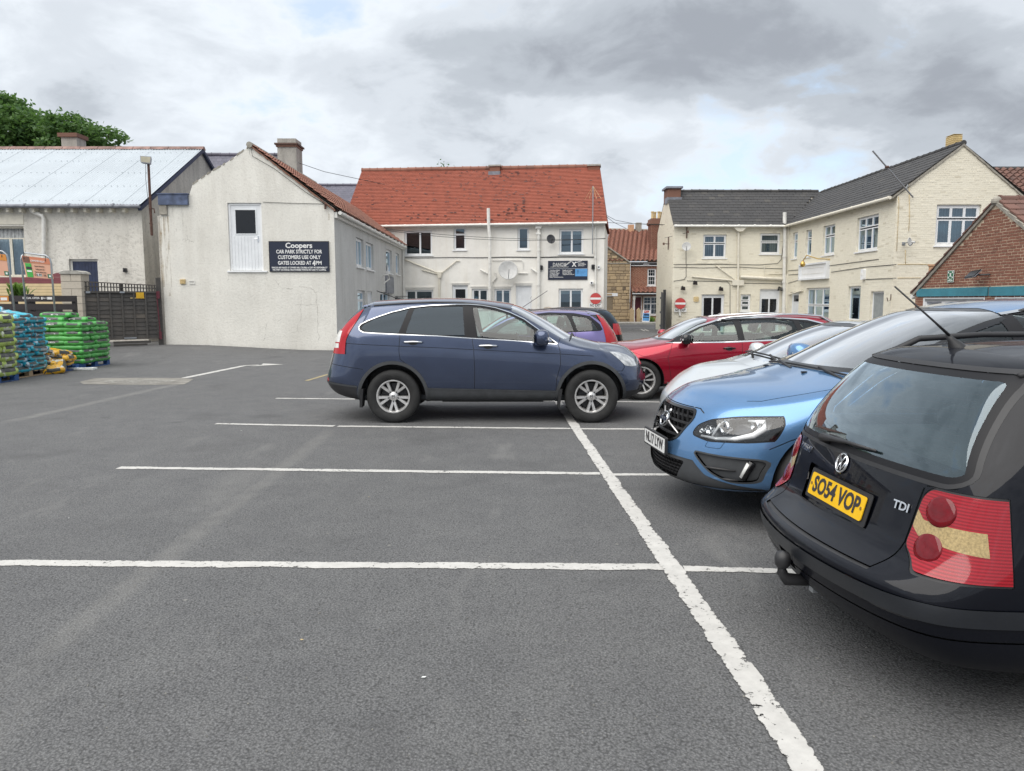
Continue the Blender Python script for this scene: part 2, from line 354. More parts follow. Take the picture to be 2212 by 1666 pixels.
def bag_mat(name, c, c2, dark, amt, amt2):
 t = NT(name); o = t.N.new('ShaderNodeObjectInfo')
 mp = t.N.new('ShaderNodeVectorMath'); mp.operation = 'ADD'
 t.L.new(t.tc.outputs['Object'], mp.inputs[0]); k = t.N.new('ShaderNodeVectorMath'); k.operation = 'SCALE'
 cb = t.N.new('ShaderNodeCombineXYZ'); t.L.new(o.outputs['Random'], cb.inputs[0]); t.L.new(o.outputs['Random'], cb.inputs[1])
 t.L.new(cb.outputs[0], k.inputs[0]); k.inputs['Scale'].default_value = 40; t.L.new(k.outputs[0], mp.inputs[1])
 def nz(s, d):
  n = t.N.new('ShaderNodeTexNoise'); n.inputs['Scale'].default_value = s; n.inputs['Detail'].default_value = d
  t.L.new(mp.outputs[0], n.inputs['Vector']); return n.outputs['Fac']
 a, b = nz(7, 2), nz(11, 2)
 col = t.ramp(nz(5, 4), [(0.3, var(c, 0.8)), (0.7, var(c, 1.12))])
 col = t.mix(t.ramp(a, [(amt, 0), (amt + 0.02, 1)]), col, c2)
 col = t.mix(t.ramp(b, [(amt2, 0), (amt2 + 0.02, 1)]), col, dark)
 t.base(col); t.set(roughness=0.28)
 t.bump(t.noise(16, 5, 0.6, dist=1.2), 0.55, 0.02); M[name] = t.m
bag_mat('bag_green', (0.075, 0.36, 0.075), (0.16, 0.60, 0.15), (0.04, 0.30, 0.05), 0.66, 0.68)
bag_mat('bag_blue', (0.03, 0.42, 0.56), (0.46, 0.56, 0.64), (0.10, 0.12, 0.17), 0.57, 0.63)
bag_mat('bag_lime', (0.42, 0.55, 0.13), (0.62, 0.66, 0.52), (0.10, 0.12, 0.08), 0.58, 0.66)
bag_mat('bag_yellow', (0.70, 0.38, 0.02), (0.55, 0.56, 0.50), (0.06, 0.06, 0.06), 0.58, 0.60)
bag_mat('bag_print', (0.045, 0.05, 0.05), (0.09, 0.09, 0.09), (0.02, 0.02, 0.02), 0.6, 0.7)
def stain_mat(name, c, thr):
 t = NT(name); t.base(c); t.set(roughness=.9); n = t.noise(9, 5, .7, (1, 1, .12)); m_ = t.noise(5, 4, .6)
 t.L.new(t.math('MULTIPLY', t.ramp(n, [(thr, 0.0), (thr + .22, .75)]), t.ramp(m_, [(.3, .3), (.65, 1.0)])), t.p.inputs['Alpha']); M[name] = t.m
stain_mat('stain_grey', (.30, .285, .25), .54); stain_mat('stain_rust', (.40, .30, .17), .46)
t_ = NT('pillar_black'); t_.base((.010, .010, .012)); t_.set(roughness=.45); t_.p.inputs['Specular IOR Level'].default_value = .25; M['pillar_black'] = t_.m
def leaf_mat(name, a, b):
 t = NT(name); t.base(t.ramp(t.rand(), [(0.0, a), (1.0, b)])); t.set(roughness=0.6)
 t.p.inputs['Transmission Weight'].default_value = 0.0
 t.p.inputs['Subsurface Weight'].default_value = 0.0
 tr = t.N.new('ShaderNodeBsdfTranslucent'); tr.inputs[0].default_value = var(b, 1.6) + (1,)
 mx = t.N.new('ShaderNodeMixShader'); mx.inputs[0].default_value = 0.3
 t.L.new(t.p.outputs[0], mx.inputs[1]); t.L.new(tr.outputs[0], mx.inputs[2]); t.L.new(mx.outputs[0], t.out.inputs[0]); M[name] = t.m
leaf_mat('leaf', (0.030, 0.085, 0.022), (0.10, 0.19, 0.045))
leaf_mat('leaf_bright', (0.05, 0.13, 0.02), (0.14, 0.24, 0.04))
# ------------------------------------------------------------------ mesh helpers
class MB:
 def __init__(s): s.v = []; s.f = []; s.mi = []; s.cur = 0
 def face(s, pts):
  b = len(s.v); s.v += [tuple(p) for p in pts]; s.f.append(tuple(range(b, b + len(pts)))); s.mi.append(s.cur)
 def hexa(s, c):   # 8 corners: bottom 4 ccw, top 4 ccw
  b = len(s.v); s.v += [tuple(p) for p in c]
  for q in ((0, 3, 2, 1), (4, 5, 6, 7), (0, 1, 5, 4), (1, 2, 6, 5), (2, 3, 7, 6), (3, 0, 4, 7)):
   s.f.append(tuple(b + i for i in q)); s.mi.append(s.cur)
 def box(s, x0, x1, y0, y1, z0, z1, mtx=None):
  c = [(x0, y0, z0), (x1, y0, z0), (x1, y1, z0), (x0, y1, z0), (x0, y0, z1), (x1, y0, z1), (x1, y1, z1), (x0, y1, z1)]
  if mtx is not None: c = [mtx @ Vector(p) for p in c]
  s.hexa(c)
 def tube(s, pts, r, n=8, caps=True, radii=None):
  pts = [Vector(p) for p in pts]; rings = []
  up0 = None
  for i, p in enumerate(pts):
   d = (pts[min(i + 1, len(pts) - 1)] - pts[max(i - 1, 0)])
   if d.length < 1e-9: d = Vector((0, 0, 1))
   d.normalize()
   if up0 is None: up0 = Vector((0, 0, 1)) if abs(d.z) < 0.9 else Vector((1, 0, 0))
   a = d.cross(up0)
   if a.length < 1e-6: a = d.cross(Vector((0, 1, 0)))
   a.normalize(); b = a.cross(d); rr = radii[i] if radii else r
   base = len(s.v)
   for k in range(n):
    t = 2 * math.pi * k / n; s.v.append(tuple(p + (a * math.cos(t) + b * math.sin(t)) * rr))
   rings.append(base)
  for i in range(len(rings) - 1):
   for k in range(n):
    s.f.append((rings[i] + k, rings[i] + (k + 1) % n, rings[i + 1] + (k + 1) % n, rings[i + 1] + k)); s.mi.append(s.cur)
  if caps:
   s.f.append(tuple(rings[0] + k for k in range(n))[::-1]); s.mi.append(s.cur)
   s.f.append(tuple(rings[-1] + k for k in range(n))); s.mi.append(s.cur)
 def lathe(s, prof, n=32, mtx=None):   # prof: (radius, height); axis = local z
  base = len(s.v); m = mtx or Matrix.Identity(4)
  for (r, h) in prof:
   for k in range(n):
    t = 2 * math.pi * k / n; s.v.append(tuple(m @ Vector((r * math.cos(t), r * math.sin(t), h))))
  for i in range(len(prof) - 1):
   for k in range(n):
    a = base + i * n; b = a + n
    s.f.append((a + k, a + (k + 1) % n, b + (k + 1) % n, b + k)); s.mi.append(s.cur)
 def prism(s, poly, h, mtx=None):      # poly in local xy, extruded 0..h along z
  m = mtx or Matrix.Identity(4); n = len(poly); b = len(s.v)
  for z in (0, h):
   for p in poly: s.v.append(tuple(m @ Vector((p[0], p[1], z))))
  s.f.append(tuple(b + i for i in range(n))[::-1]); s.mi.append(s.cur)
  s.f.append(tuple(b + n + i for i in range(n))); s.mi.append(s.cur)
  for i in range(n):
   j = (i + 1) % n; s.f.append((b + i, b + j, b + n + j, b + n + i)); s.mi.append(s.cur)
 def mesh(s, name, mats, smooth=False):
  me = bpy.data.meshes.new(name); me.from_pydata(s.v, [], s.f)
  for m in (mats if isinstance(mats, (list, tuple)) else [mats]): me.materials.append(M[m] if isinstance(m, str) else m)
  if any(s.mi): me.polygons.foreach_set('material_index', s.mi)
  if smooth: me.polygons.foreach_set('use_smooth', [True] * len(me.polygons))
  me.update(); return me
 def build(s, name, mats, parent=None, smooth=False, **kw):
  return link(name, s.mesh(name, mats, smooth), parent, **kw)
def chain(o):
 m = Matrix.Identity(4)
 while o is not None:
  m = (o.matrix_parent_inverse @ o.matrix_basis if o.parent else o.matrix_basis) @ m; o = o.parent
 return m
def link(name, me, parent=None, kind=None, label=None, cat=None, group=None, local=False):
 o = bpy.data.objects.new(name, me); COL.objects.link(o)
 if parent is not None:
  o.parent = parent
  if not local: o.matrix_parent_inverse = chain(parent).inverted()
 if kind: o['kind'] = kind
 if label: o['label'] = label
 if cat: o['category'] = cat
 if group: o['group'] = group
 return o
def thing(name, label, cat, loc=(0, 0, 0), rz=0.0, group=None):
 o = bpy.data.objects.new(name, None); COL.objects.link(o); o.location = loc; o.rotation_euler = (0, 0, rz)
 o.empty_display_size = 0.2; o['label'] = label; o['category'] = cat
 if group: o['group'] = group
 return o
def text_mesh(body, size, mat, ext=0.002, bold=0.0, sx=1.0, align='CENTER', spacing=1.0):
 cu = bpy.data.curves.new('lettering', 'FONT'); cu.body = body; cu.size = size; cu.extrude = ext; cu.offset = bold
 cu.align_x = align; cu.align_y = 'CENTER'; cu.resolution_u = 3; cu.space_character = spacing
 ob = bpy.data.objects.new('lettering', cu)
 me = bpy.data.meshes.new_from_object(ob); bpy.data.objects.remove(ob); bpy.data.curves.remove(cu)
 me.transform(Matrix.Diagonal((sx, 1, 1, 1)))
 me.materials.clear(); me.materials.append(M[mat]); me.name = 'lettering'
 return me
def frame(o, xdir, zdir):   # matrix with local x along xdir, local y along zdir, local z outward
 x = Vector(xdir).normalized(); y = Vector(zdir).normalized(); z = x.cross(y).normalized(); y = z.cross(x)
 m = Matrix((x, y, z)).transposed().to_4x4(); m.translation = Vector(o); return m
def rrect(x0, x1, y0, y1, r, n=4):
 p = []
 for cx, cy, a in ((x1 - r, y1 - r, 0), (x0 + r, y1 - r, 90), (x0 + r, y0 + r, 180), (x1 - r, y0 + r, 270)):
  for k in range(n + 1):
   t = R(a + 90 * k / n); p.append((cx + r * math.cos(t), cy + r * math.sin(t)))
 return p
UNIT = None
def unit_box():
 """a box with slightly chamfered front edges, unit size, centred; shared by bricks, tiles, stones"""
 global UNIT
 if UNIT is None: UNIT = {}
 return UNIT
def piece_mesh(kind, mat, ch=0.08):
 u = unit_box(); key = (kind, mat)
 if key not in u:
  b = MB(); c = 0.5; e = 0.5 - ch
  if kind == 'pantile':
   n = 6; prof = [(-.5 + i / n, .5 - .95 * abs(math.sin(math.pi * (i / n * 1.0 + .22))) ** 1.4 * -1 - .95) for i in range(n + 1)]
   for i in range(n):
    (xa, za), (xb, zb) = prof[i], prof[i + 1]
    b.face([(xa, -.5, za), (xb, -.5, zb), (xb, .5, zb), (xa, .5, za)]); b.face([(xa, -.5, za - .5), (xb, -.5, zb - .5), (xb, -.5, zb), (xa, -.5, za)])
   u[key] = b.mesh(kind, mat); return u[key]
  for (z0, z1, a0, a1) in ((-0.5, 0.25, c, c), (0.25, 0.5, c, e)):
   for k in range(4):
    q = [(-1, -1), (1, -1), (1, 1), (-1, 1)]; p, r_ = q[k], q[(k + 1) % 4]
    b.face([(p[0] * a0, p[1] * a0, z0), (r_[0] * a0, r_[1] * a0, z0), (r_[0] * a1, r_[1] * a1, z1), (p[0] * a1, p[1] * a1, z1)])
  b.face([(-e, -e, 0.5), (e, -e, 0.5), (e, e, 0.5), (-e, e, 0.5)])
  u[key] = b.mesh(kind, mat)
  bm = bmesh.new(); bm.from_mesh(u[key]); bmesh.ops.remove_doubles(bm, verts=bm.verts, dist=1e-5); bm.to_mesh(u[key]); bm.free()
 return u[key]
def put_pieces(parent, kind, mat, mats4, limit=300, stuff_name=None, ch=0.08):
 """mats4: matrices of unit pieces in world space, best first; the first `limit` are objects, the rest one stuff part"""
 me = piece_mesh(kind, mat, ch)
 inv = chain(parent).inverted()
 for m in mats4[:limit]:
  o = bpy.data.objects.new(kind, me); COL.objects.link(o); o.parent = parent
  o.matrix_parent_inverse = inv; o.matrix_basis = m
 rest = mats4[limit:]
 if rest:
  vs = [v.co.copy() for v in me.vertices]; fs = [tuple(p.vertices) for p in me.polygons]
  V = []; F = []
  for m in rest:
   b = len(V); V += [tuple(m @ v) for v in vs]; F += [tuple(b + i for i in f) for f in fs]
  m2 = bpy.data.meshes.new(stuff_name or kind + 's'); m2.from_pydata(V, [], F); m2.materials.append(M[mat])
  link(stuff_name or kind + 's', m2, parent, kind='stuff')
# ------------------------------------------------------------------ facades
class Facade:
 """a vertical wall plane: origin o (x, y), running along t, outward normal n (to the side of the camera)"""
 def __init__(s, o, t):
  s.o = Vector((o[0], o[1], 0)); s.t = Vector((t[0], t[1], 0)).normalized(); s.n = Vector((s.t.y, -s.t.x, 0))
  if s.n.dot(-s.o) < 0: s.n = -s.n
 def P(s, a, z, d=0.0): return s.o + s.t * a + s.n * d + Vector((0, 0, z))
 def px(s, u, v, d=0.0):
  r = px_ray(u, v); c = Vector((0, 0, CAM_H)); k = ((s.o + s.n * d) - c).dot(s.n) / r.dot(s.n)
  p = c + r * k; return (p - s.o).dot(s.t), p.z
 def box(s, mb, a0, a1, z0, z1, d0, d1):
  if a1 < a0: a0, a1 = a1, a0
  mb.hexa([s.P(a0, z0, d1), s.P(a1, z0, d1), s.P(a1, z0, d0), s.P(a0, z0, d0),
                 s.P(a0, z1, d1), s.P(a1, z1, d1), s.P(a1, z1, d0), s.P(a0, z1, d0)])
 def rect(s, u0, v0, u1, v1, d=0.0):
  a0, z1 = s.px(u0, v0, d); a1, z0 = s.px(u1, v1, d)
  am = s.px(u0, v1, d)[0]; a0 = (a0 + am) / 2
  bm = s.px(u1, v0, d)[0]; a1 = (a1 + bm) / 2
  zc1 = s.px(u1, v0, d)[1]; zc0 = s.px(u0, v1, d)[1]
  z1 = (z1 + zc1) / 2; z0 = (z0 + zc0) / 2
  if a1 < a0: a0, a1 = a1, a0
  return a0, a1, z0, z1
 def frame(s, a, z, d):    # text frame that reads correctly from outside
  x = s.t if s.t.cross(Vector((0, 0, 1))).dot(s.n) > 0 else -s.t
  return frame(s.P(a, z, d), x, (0, 0, 1))
def inpoly(x, y, poly):
 c = False; n = len(poly)
 for i in range(n):
  x0, y0 = poly[i]; x1, y1 = poly[(i + 1) % n]
  if (y0 > y) != (y1 > y) and x < (x1 - x0) * (y - y0) / (y1 - y0) + x0: c = not c
 return c
def wall(fac, outline, holes, mat, parent, name='wall', d=0.0, reveal=0.16, cell=None):
 """planar wall of polygon `outline` (a, z) with rectangular holes and their reveals"""
 bm = bmesh.new()
 xs = [p[0] for p in outline]; zs = [p[1] for p in outline]
 A = sorted(set([min(xs), max(xs)] + [h[0] for h in holes] + [h[1] for h in holes]))
 Z = sorted(set([min(zs), max(zs)] + [h[2] for h in holes] + [h[3] for h in holes]))
 A = [a for a in A if min(xs) <= a <= max(xs)]; Z = [z for z in Z if min(zs) <= z <= max(zs)]
 vd = {}
 def vv(a, z):
  k = (round(a, 5), round(z, 5))
  if k not in vd: vd[k] = bm.verts.new((a, 0, z))
  return vd[k]
 for i in range(len(A) - 1):
  for j in range(len(Z) - 1):
   ca, cz = (A[i] + A[i + 1]) / 2, (Z[j] + Z[j + 1]) / 2
   if any(h[0] < ca < h[1] and h[2] < cz < h[3] for h in holes): continue
   bm.faces.new([vv(A[i], Z[j]), vv(A[i + 1], Z[j]), vv(A[i + 1], Z[j + 1]), vv(A[i], Z[j + 1])])
 n = len(outline)
 for i in range(n):
  p, q = outline[i], outline[(i + 1) % n]
  e = Vector((q[0] - p[0], 0, q[1] - p[1]))
  if e.length < 1e-6: continue
  bmesh.ops.bisect_plane(bm, geom=list(bm.verts) + list(bm.edges) + list(bm.faces), plane_co=(p[0], 0, p[1]), plane_no=Vector((e.z, 0, -e.x)).normalized())
 bad = [f for f in bm.faces if not inpoly(f.calc_center_median().x, f.calc_center_median().z, outline)]
 bmesh.ops.delete(bm, geom=bad, context='FACES')
 for h in holes:
  a0, a1, z0, z1 = h; r = reveal
  for q in (((a0, 0, z0), (a0, r, z0), (a0, r, z1), (a0, 0, z1)), ((a1, 0, z0), (a1, 0, z1), (a1, r, z1), (a1, r, z0)),
                  ((a0, 0, z1), (a0, r, z1), (a1, r, z1), (a1, 0, z1)), ((a0, 0, z0), (a1, 0, z0), (a1, r, z0), (a0, r, z0))):
   bm.faces.new([bm.verts.new(p) for p in q])
 for v in bm.verts:
  v.co = fac.P(v.co.x, v.co.z, d - v.co.y)
 me = bpy.data.meshes.new(name); bm.to_mesh(me); bm.free(); me.materials.append(M[mat])
 return link(name, me, parent)
def bars(fac, mb, a0, a1, z0, z1, w, d0, d1):
 """picture frame made of four butted bars"""
 fac.box(mb, a0, a1, z0, z0 + w, d0, d1); fac.box(mb, a0, a1, z1 - w, z1, d0, d1)
 fac.box(mb, a0, a0 + w, z0 + w, z1 - w, d0, d1); fac.box(mb, a1 - w, a1, z0 + w, z1 - w, d0, d1)
def window(fac, rect, parent, panes=None, fw=0.06, depth=0.09, sill=True, mat='upvc', back='room_dark', blind=None, name='window', grid=None, sillmat=None, glassmat='glass_window'):
 """rect (a0,a1,z0,z1); panes: list of (fa0,fa1,fz0,fz1) fractions with opening-light frames"""
 a0, a1, z0, z1 = rect; dF = -depth; mb = MB()
 bars(fac, mb, a0 + .004, a1 - .004, z0 + .004, z1 - .004, fw, dF - 0.05, dF + 0.0)
 o = mb.build(name, mat, parent)
 ia0, ia1, iz0, iz1 = a0 + fw, a1 - fw, z0 + fw, z1 - fw
 for (p0, p1, q0, q1) in (panes or [(0, 1, 0, 1)]):
  b0 = ia0 + (ia1 - ia0) * p0; b1 = ia0 + (ia1 - ia0) * p1; c0 = iz0 + (iz1 - iz0) * q0; c1 = iz0 + (iz1 - iz0) * q1
  m = MB(); bars(fac, m, b0 + .002, b1 - .002, c0 + .002, c1 - .002, 0.042, dF - 0.045, dF + 0.012); m.build('sash', mat, o)
  g = MB(); g.face([fac.P(b0 + .035, c0 + .035, dF - 0.02), fac.P(b1 - .035, c0 + .035, dF - 0.02), fac.P(b1 - .035, c1 - .035, dF - 0.02), fac.P(b0 + .035, c1 - .035, dF - 0.02)])
  g.build('pane', glassmat, o)
  if grid:
   gm = MB(); nx, nz = grid
   for k in range(1, nx):
    a = b0 + (b1 - b0) * k / nx; fac.box(gm, a - .01, a + .01, c0 + .04, c1 - .04, dF - .018, dF - .006)
   for k in range(1, nz):
    z = c0 + (c1 - c0) * k / nz; fac.box(gm, b0 + .04, b1 - .04, z - .01, z + .01, dF - .018, dF - .0065)
   if gm.f: gm.build('glazing_bar', mat, o)
 rb = MB(); dB = dF - 0.75
 fac.box(rb, a0 - 0.02, a1 + 0.02, z0 - 0.02, z1 + 0.02, dB, dB + 0.02)
 for q in ((a0 - .02, a0), (a1, a1 + .02)): fac.box(rb, q[0], q[1], z0, z1, dB + .02, dF - 0.06)
 fac.box(rb, a0, a1, z0 - .02, z0, dB + .02, dF - .06); fac.box(rb, a0, a1, z1, z1 + .02, dB + .02, dF - .06)
 rb.build('room', back, o)
 if blind == 'vertical':
  n = max(3, int((ia1 - ia0) / 0.10)); b = MB()
  for k in range(n):
   a = ia0 + (ia1 - ia0) * (k + .5) / n; w = 0.036
   p = [fac.P(a - w, iz0 + .02, dF - .16), fac.P(a + w, iz0 + .02, dF - .13), fac.P(a + w, iz1, dF - .13), fac.P(a - w, iz1, dF - .16)]
   b.face(p)
  b.build('blind', 'blind', o)
 if blind in ('curtain', 'net'):
  b = MB(); n = 40; c0 = ia0; span = (ia1 - ia0)
  rngs = [(0, .30), (.72, 1)] if blind == 'curtain' else [(0, 1)]
  for (r0, r1) in rngs:
   k0, k1 = int(n * r0), int(n * r1)
   for k in range(k0, k1):
    def pt(kk, z):
     return fac.P(c0 + span * kk / n, z, dF - .16 + 0.025 * math.sin(kk * 1.7) + 0.012 * math.sin(kk * 0.6))
    b.face([pt(k, iz0), pt(k + 1, iz0), pt(k + 1, iz1), pt(k, iz1)])
  b.build('curtain', 'curtain', o, smooth=True)
 if blind == 'half':
  b = MB(); fac.box(b, ia0 + .01, ia1 - .01, iz0 + (iz1 - iz0) * .82, iz1 - .01, dF - .13, dF - .12); b.build('blind', 'curtain', o)
 if sill:
  sm = MB(); fac.box(sm, a0 - 0.06, a1 + 0.06, z0 - 0.05, z0 - 0.003, -0.05, 0.055); sm.build('sill', sillmat or mat, o)
 return o
def solid_door(fac, rect, parent, mat='upvc_dull', fw=0.07, depth=0.10, glazed=None, boards=0, handle=True, frame_mat='upvc', name='door', glassz=None):
 a0, a1, z0, z1 = rect; dF = -depth; mb = MB()
 fac.box(mb, a0 + fw, a1 - fw, z0, z1 - fw, dF - 0.04, dF - 0.01)
 o = mb.build(name, mat, parent)
 f = MB(); fac.box(f, a0 + .003, a0 + fw, z0, z1 - fw, dF - .05, dF + .01); fac.box(f, a1 - fw, a1 - .003, z0, z1 - fw, dF - .05, dF + .01)
 fac.box(f, a0 + .003, a1 - .003, z1 - fw, z1 - .003, dF - .05, dF + .01); f.build('frame', frame_mat, o)
 if boards:
  for k in range(boards):
   b = MB(); w = (a1 - a0 - 2 * fw) / boards; top = z1 - fw if not glassz else glassz - .06
   fac.box(b, a0 + fw + k * w + .004, a0 + fw + (k + 1) * w - .004, z0 + .02, top, dF - .01, dF + .002); b.build('board', mat, o)
 for (p0, p1, q0, q1) in (glazed or []):
  W, H = a1 - a0 - 2 * fw, z1 - fw - z0
  b0, b1, c0, c1 = a0 + fw + W * p0, a0 + fw + W * p1, z0 + H * q0, z0 + H * q1
  g = MB(); fac.box(g, b0, b1, c0, c1, dF - .009, dF - .006); g.build('glazing', 'door_glass', o)
  m = MB(); bars(fac, m, b0 - .03, b1 + .03, c0 - .03, c1 + .03, .032, dF - .0095, dF + .006); m.build('glazing_bead', mat, o)
 if handle:
  h = MB(); a = a1 - fw - 0.09; z = z0 + (z1 - z0) * 0.47
  fac.box(h, a - .02, a + .02, z - .1, z + .1, dF - .01, dF + .012); h.tube([fac.P(a, z + .02, dF + .012), fac.P(a, z + .02, dF + .05), fac.P(a - .11, z + .02, dF + .05)], .009, 6)
  h.build('handle', 'chrome', o)
 return o
simple('door_glass', (0.012, 0.014, 0.018), 0.08, vary=0.1)
def pipe(fac, pts, r, parent, mat, name='downpipe', d=0.07, n=8, brackets=True, px=True):
 """pipe along px points on a facade"""
 w = []
 for p in pts:
  a, z = fac.px(p[0], p[1], d) if px else p
  w.append(fac.P(a, z, d))
 b = MB(); b.tube(w, r, n)
 if brackets:
  for i in range(len(w) - 1):
   L = (w[i + 1] - w[i]).length
   for k in range(1, int(L / 1.3) + 1):
    p = w[i].lerp(w[i + 1], min(1, k * 1.3 / L)); q = w[i].lerp(w[i + 1], min(1, k * 1.3 / L + 0.07 / L)); b.tube([p, q], r * 1.28, n)
 return b.build(name, mat, parent, smooth=False)
def cable(pts, r, name, label, cat='cable', mat='black_plastic', group=None, parent=None, n=5):
 b = MB(); b.tube(pts, r, n, True)
 o = b.build(name, mat, parent, smooth=True)
 if parent is None:
  o['label'] = label; o['category'] = cat
  if group: o['group'] = group
 return o
def courses(fac, outline, holes, bw, bh, j, depth, rows_pri, jitter=0.15, dj=0.004, seed=1, half_every=True, d=0.0):
 """matrices of bricks laid in stretcher bond inside outline (a, z), outside holes"""
 rr = random.Random(seed); out = []
 xs = [p[0] for p in outline]; zs = [p[1] for p in outline]; a0, a1, z0, z1 = min(xs), max(xs), min(zs), max(zs)
 zz = z0; row = 0
 rot = Matrix((fac.t, Vector((0, 0, 1)), fac.t.cross(Vector((0, 0, 1))))).transposed().to_4x4()
 if rot.col[2].xyz.dot(fac.n) < 0: rot = Matrix((-fac.t, Vector((0, 0, 1)), fac.n)).transposed().to_4x4()
 while zz < z1:
  h = bh * (1 + (rr.random() - .5) * jitter); aa = a0 - (bw * 0.5 if row % 2 else 0) - rr.random() * bw * jitter
  while aa < a1:
   w = bw * (1 + (rr.random() - .5) * jitter * 2)
   segs = [(max(aa, a0), min(aa + w, a1))]
   for hh in holes:
    if hh[2] < zz + h / 2 < hh[3]:
     ns = []
     for (p, q) in segs:
      if q <= hh[0] or p >= hh[1]: ns.append((p, q)); continue
      if p < hh[0]: ns.append((p, hh[0]))
      if q > hh[1]: ns.append((hh[1], q))
     segs = ns
   for (p, q) in segs:
    if q - p < 0.03: continue
    top = min(zz + h, z1)
    if not (inpoly(p + .02, top - .01, outline) and inpoly(q - .02, top - .01, outline) and inpoly((p + q) / 2, zz + .01, outline)): continue
    m = Matrix.Translation(fac.P((p + q) / 2, (zz + top) / 2, d + depth / 2 - 0.006 + rr.uniform(-dj, dj))) @ rot
    m = m @ Matrix.Diagonal((q - p - j, top - zz - j, depth, 1))
    out.append((rows_pri((p + q) / 2, zz), m))
   aa += w
  zz += h; row += 1
 out.sort(key=lambda t: t[0]); return [m for _, m in out]
def tile_roof(parent, EL, ER, RL, RR_, tw, rh, mat, th=0.02, limit=300, sag=0.0, seed=3, kind='roof_tile', wave=False, jitter=0.01, under='roof_under', gap=0.006, lift=0.55, clip=None):
 """tiles laid between eave (EL-ER) and ridge (RL-RR_) corner points"""
 EL, ER, RL, RR_ = map(Vector, (EL, ER, RL, RR_)); rr = random.Random(seed)
 H = ((RL - EL).length + (RR_ - ER).length) / 2; n = max(1, round(H / rh)); nrm = (ER - EL).cross(RL - EL).normalized()
 if nrm.z < 0: nrm = -nrm
 ub = MB(); ub.face([EL - nrm * .02, ER - nrm * .02, RR_ - nrm * .02, RL - nrm * .02]); ub.build('roof', M['mortar_grey'], parent)
 root = parent; out = []
 for r in range(n):
  t0, t1 = r / n, (r + 1) / n
  A0, B0, A1, B1 = EL.lerp(RL, t0), ER.lerp(RR_, t0), EL.lerp(RL, t1), ER.lerp(RR_, t1)
  W = (B0 - A0).length; m = max(1, round(W / tw)); off = 0.5 * (r % 2) if kind != 'pantile' else 0
  for c in range(-1, m + 1):
   s0, s1 = (c + off) / m, (c + 1 + off) / m
   s0, s1 = max(0, s0), min(1, s1)
   if s1 - s0 < 0.15 / m: continue
   p0, p1, q0, q1 = A0.lerp(B0, s0), A0.lerp(B0, s1), A1.lerp(B1, s0), A1.lerp(B1, s1)
   ctr = (p0 + p1 + q0 + q1) / 4
   if clip and not clip(ctr): continue
   x = (p1 - p0); y = (q0 + q1 - p0 - p1) / 2
   xn = x.normalized(); yn = y.normalized(); zn = xn.cross(yn).normalized()
   if zn.z < 0: xn = -xn; zn = xn.cross(yn).normalized()
   tilt = Matrix.Rotation(-(th * lift) / y.length - rr.uniform(-jitter, jitter), 4, 'X')
   mt = Matrix((xn, yn, zn)).transposed().to_4x4(); mt.translation = ctr + zn * (th * 0.55 + rr.uniform(-.002, .002) - sag * math.sin(math.pi * (s0 + s1) / 2))
   mt = mt @ tilt @ Matrix.Rotation(rr.uniform(-jitter, jitter), 4, 'Z') @ Matrix.Diagonal((x.length - gap, y.length * 1.08, th, 1))
   out.append(((ctr - Vector((0, 0, CAM_H))).length, mt))
 out.sort(key=lambda t: t[0]); mm = [m for _, m in out]
 put_pieces(root, kind, mat, mm, limit, kind + 's')
def ridge_tiles(parent, A, B, L, r, mat, name='ridge_tile'):
 A, B = Vector(A), Vector(B); n = max(1, int((B - A).length / L)); d = (B - A) / n
 for k in range(n):
  b = MB(); p, q = A + d * k, A + d * (k + 1); z = Vector((0, 0, rnd.uniform(-.008, .008)))
  b.tube([p + z, p + z + d * .10, p + z + d * .12, q + z + d * 0.02], r, 10, True, [r * 1.16, r * 1.16, r, r]); b.build(name, mat, parent)
# ================================================================== the ground
def smooth(t): t = max(0.0, min(1.0, t)); return t * t * (3 - 2 * t)
def gz(x, y):
 return 0.19 * smooth((-x - 6.0) / 5.0) * smooth((y - 19.0) / 5.0)
def ground():
 xs = [-900, -300, -120, -60, -40] + [-30 + i * 1.0 for i in range(61)] + [40, 60, 120, 300, 900]
 ys = [-900, -300, -100, -40, -20] + [-10 + i * 1.0 for i in range(71)] + [80, 120, 300, 900]
 V = [(x, y, gz(x, y)) for y in ys for x in xs]; n = len(xs)
 F = [(j * n + i, j * n + i + 1, (j + 1) * n + i + 1, (j + 1) * n + i) for j in range(len(ys) - 1) for i in range(n - 1)]
 me = bpy.data.meshes.new('ground'); me.from_pydata(V, [], F); me.materials.append(M['asphalt'])
 me.polygons.foreach_set('use_smooth', [True] * len(F)); link('ground', me, kind='structure')
ground()
def road_line(p, q, w, name='parking_line', mat='line_paint', h=0.004, w1=None, seed=0):
 """painted strip from p to q (world xy) with a ragged edge"""
 rr = random.Random(seed); p = Vector((p[0], p[1], 0)); q = Vector((q[0], q[1], 0)); d = (q - p); L = d.length; d.normalize(); s = Vector((-d.y, d.x, 0))
 n = max(2, int(L / 0.045)); mb = MB(); prev = None; w1 = w1 or w; e0 = e1 = 0
 for k in range(n + 1):
  e0 = e0 * .7 + rr.gauss(0, .0035); e1 = e1 * .7 + rr.gauss(0, .0035); ww = (w + (w1 - w) * k / n) / 2
  c = p + d * L * k / n; a = c + s * (ww + e0); b = c - s * (ww + e1)
  a.z = gz(a.x, a.y) + h; b.z = gz(b.x, b.y) + h
  if prev: mb.face([prev[0], prev[1], b, a])
  prev = (a, b)
 o = mb.build(name, mat, None, kind='structure'); me = o.data
 at = me.attributes.new('across', 'FLOAT', 'POINT'); at.data.foreach_set('value', [1.0, -1.0, -1.0, 1.0] * (len(me.vertices) // 4)); return o
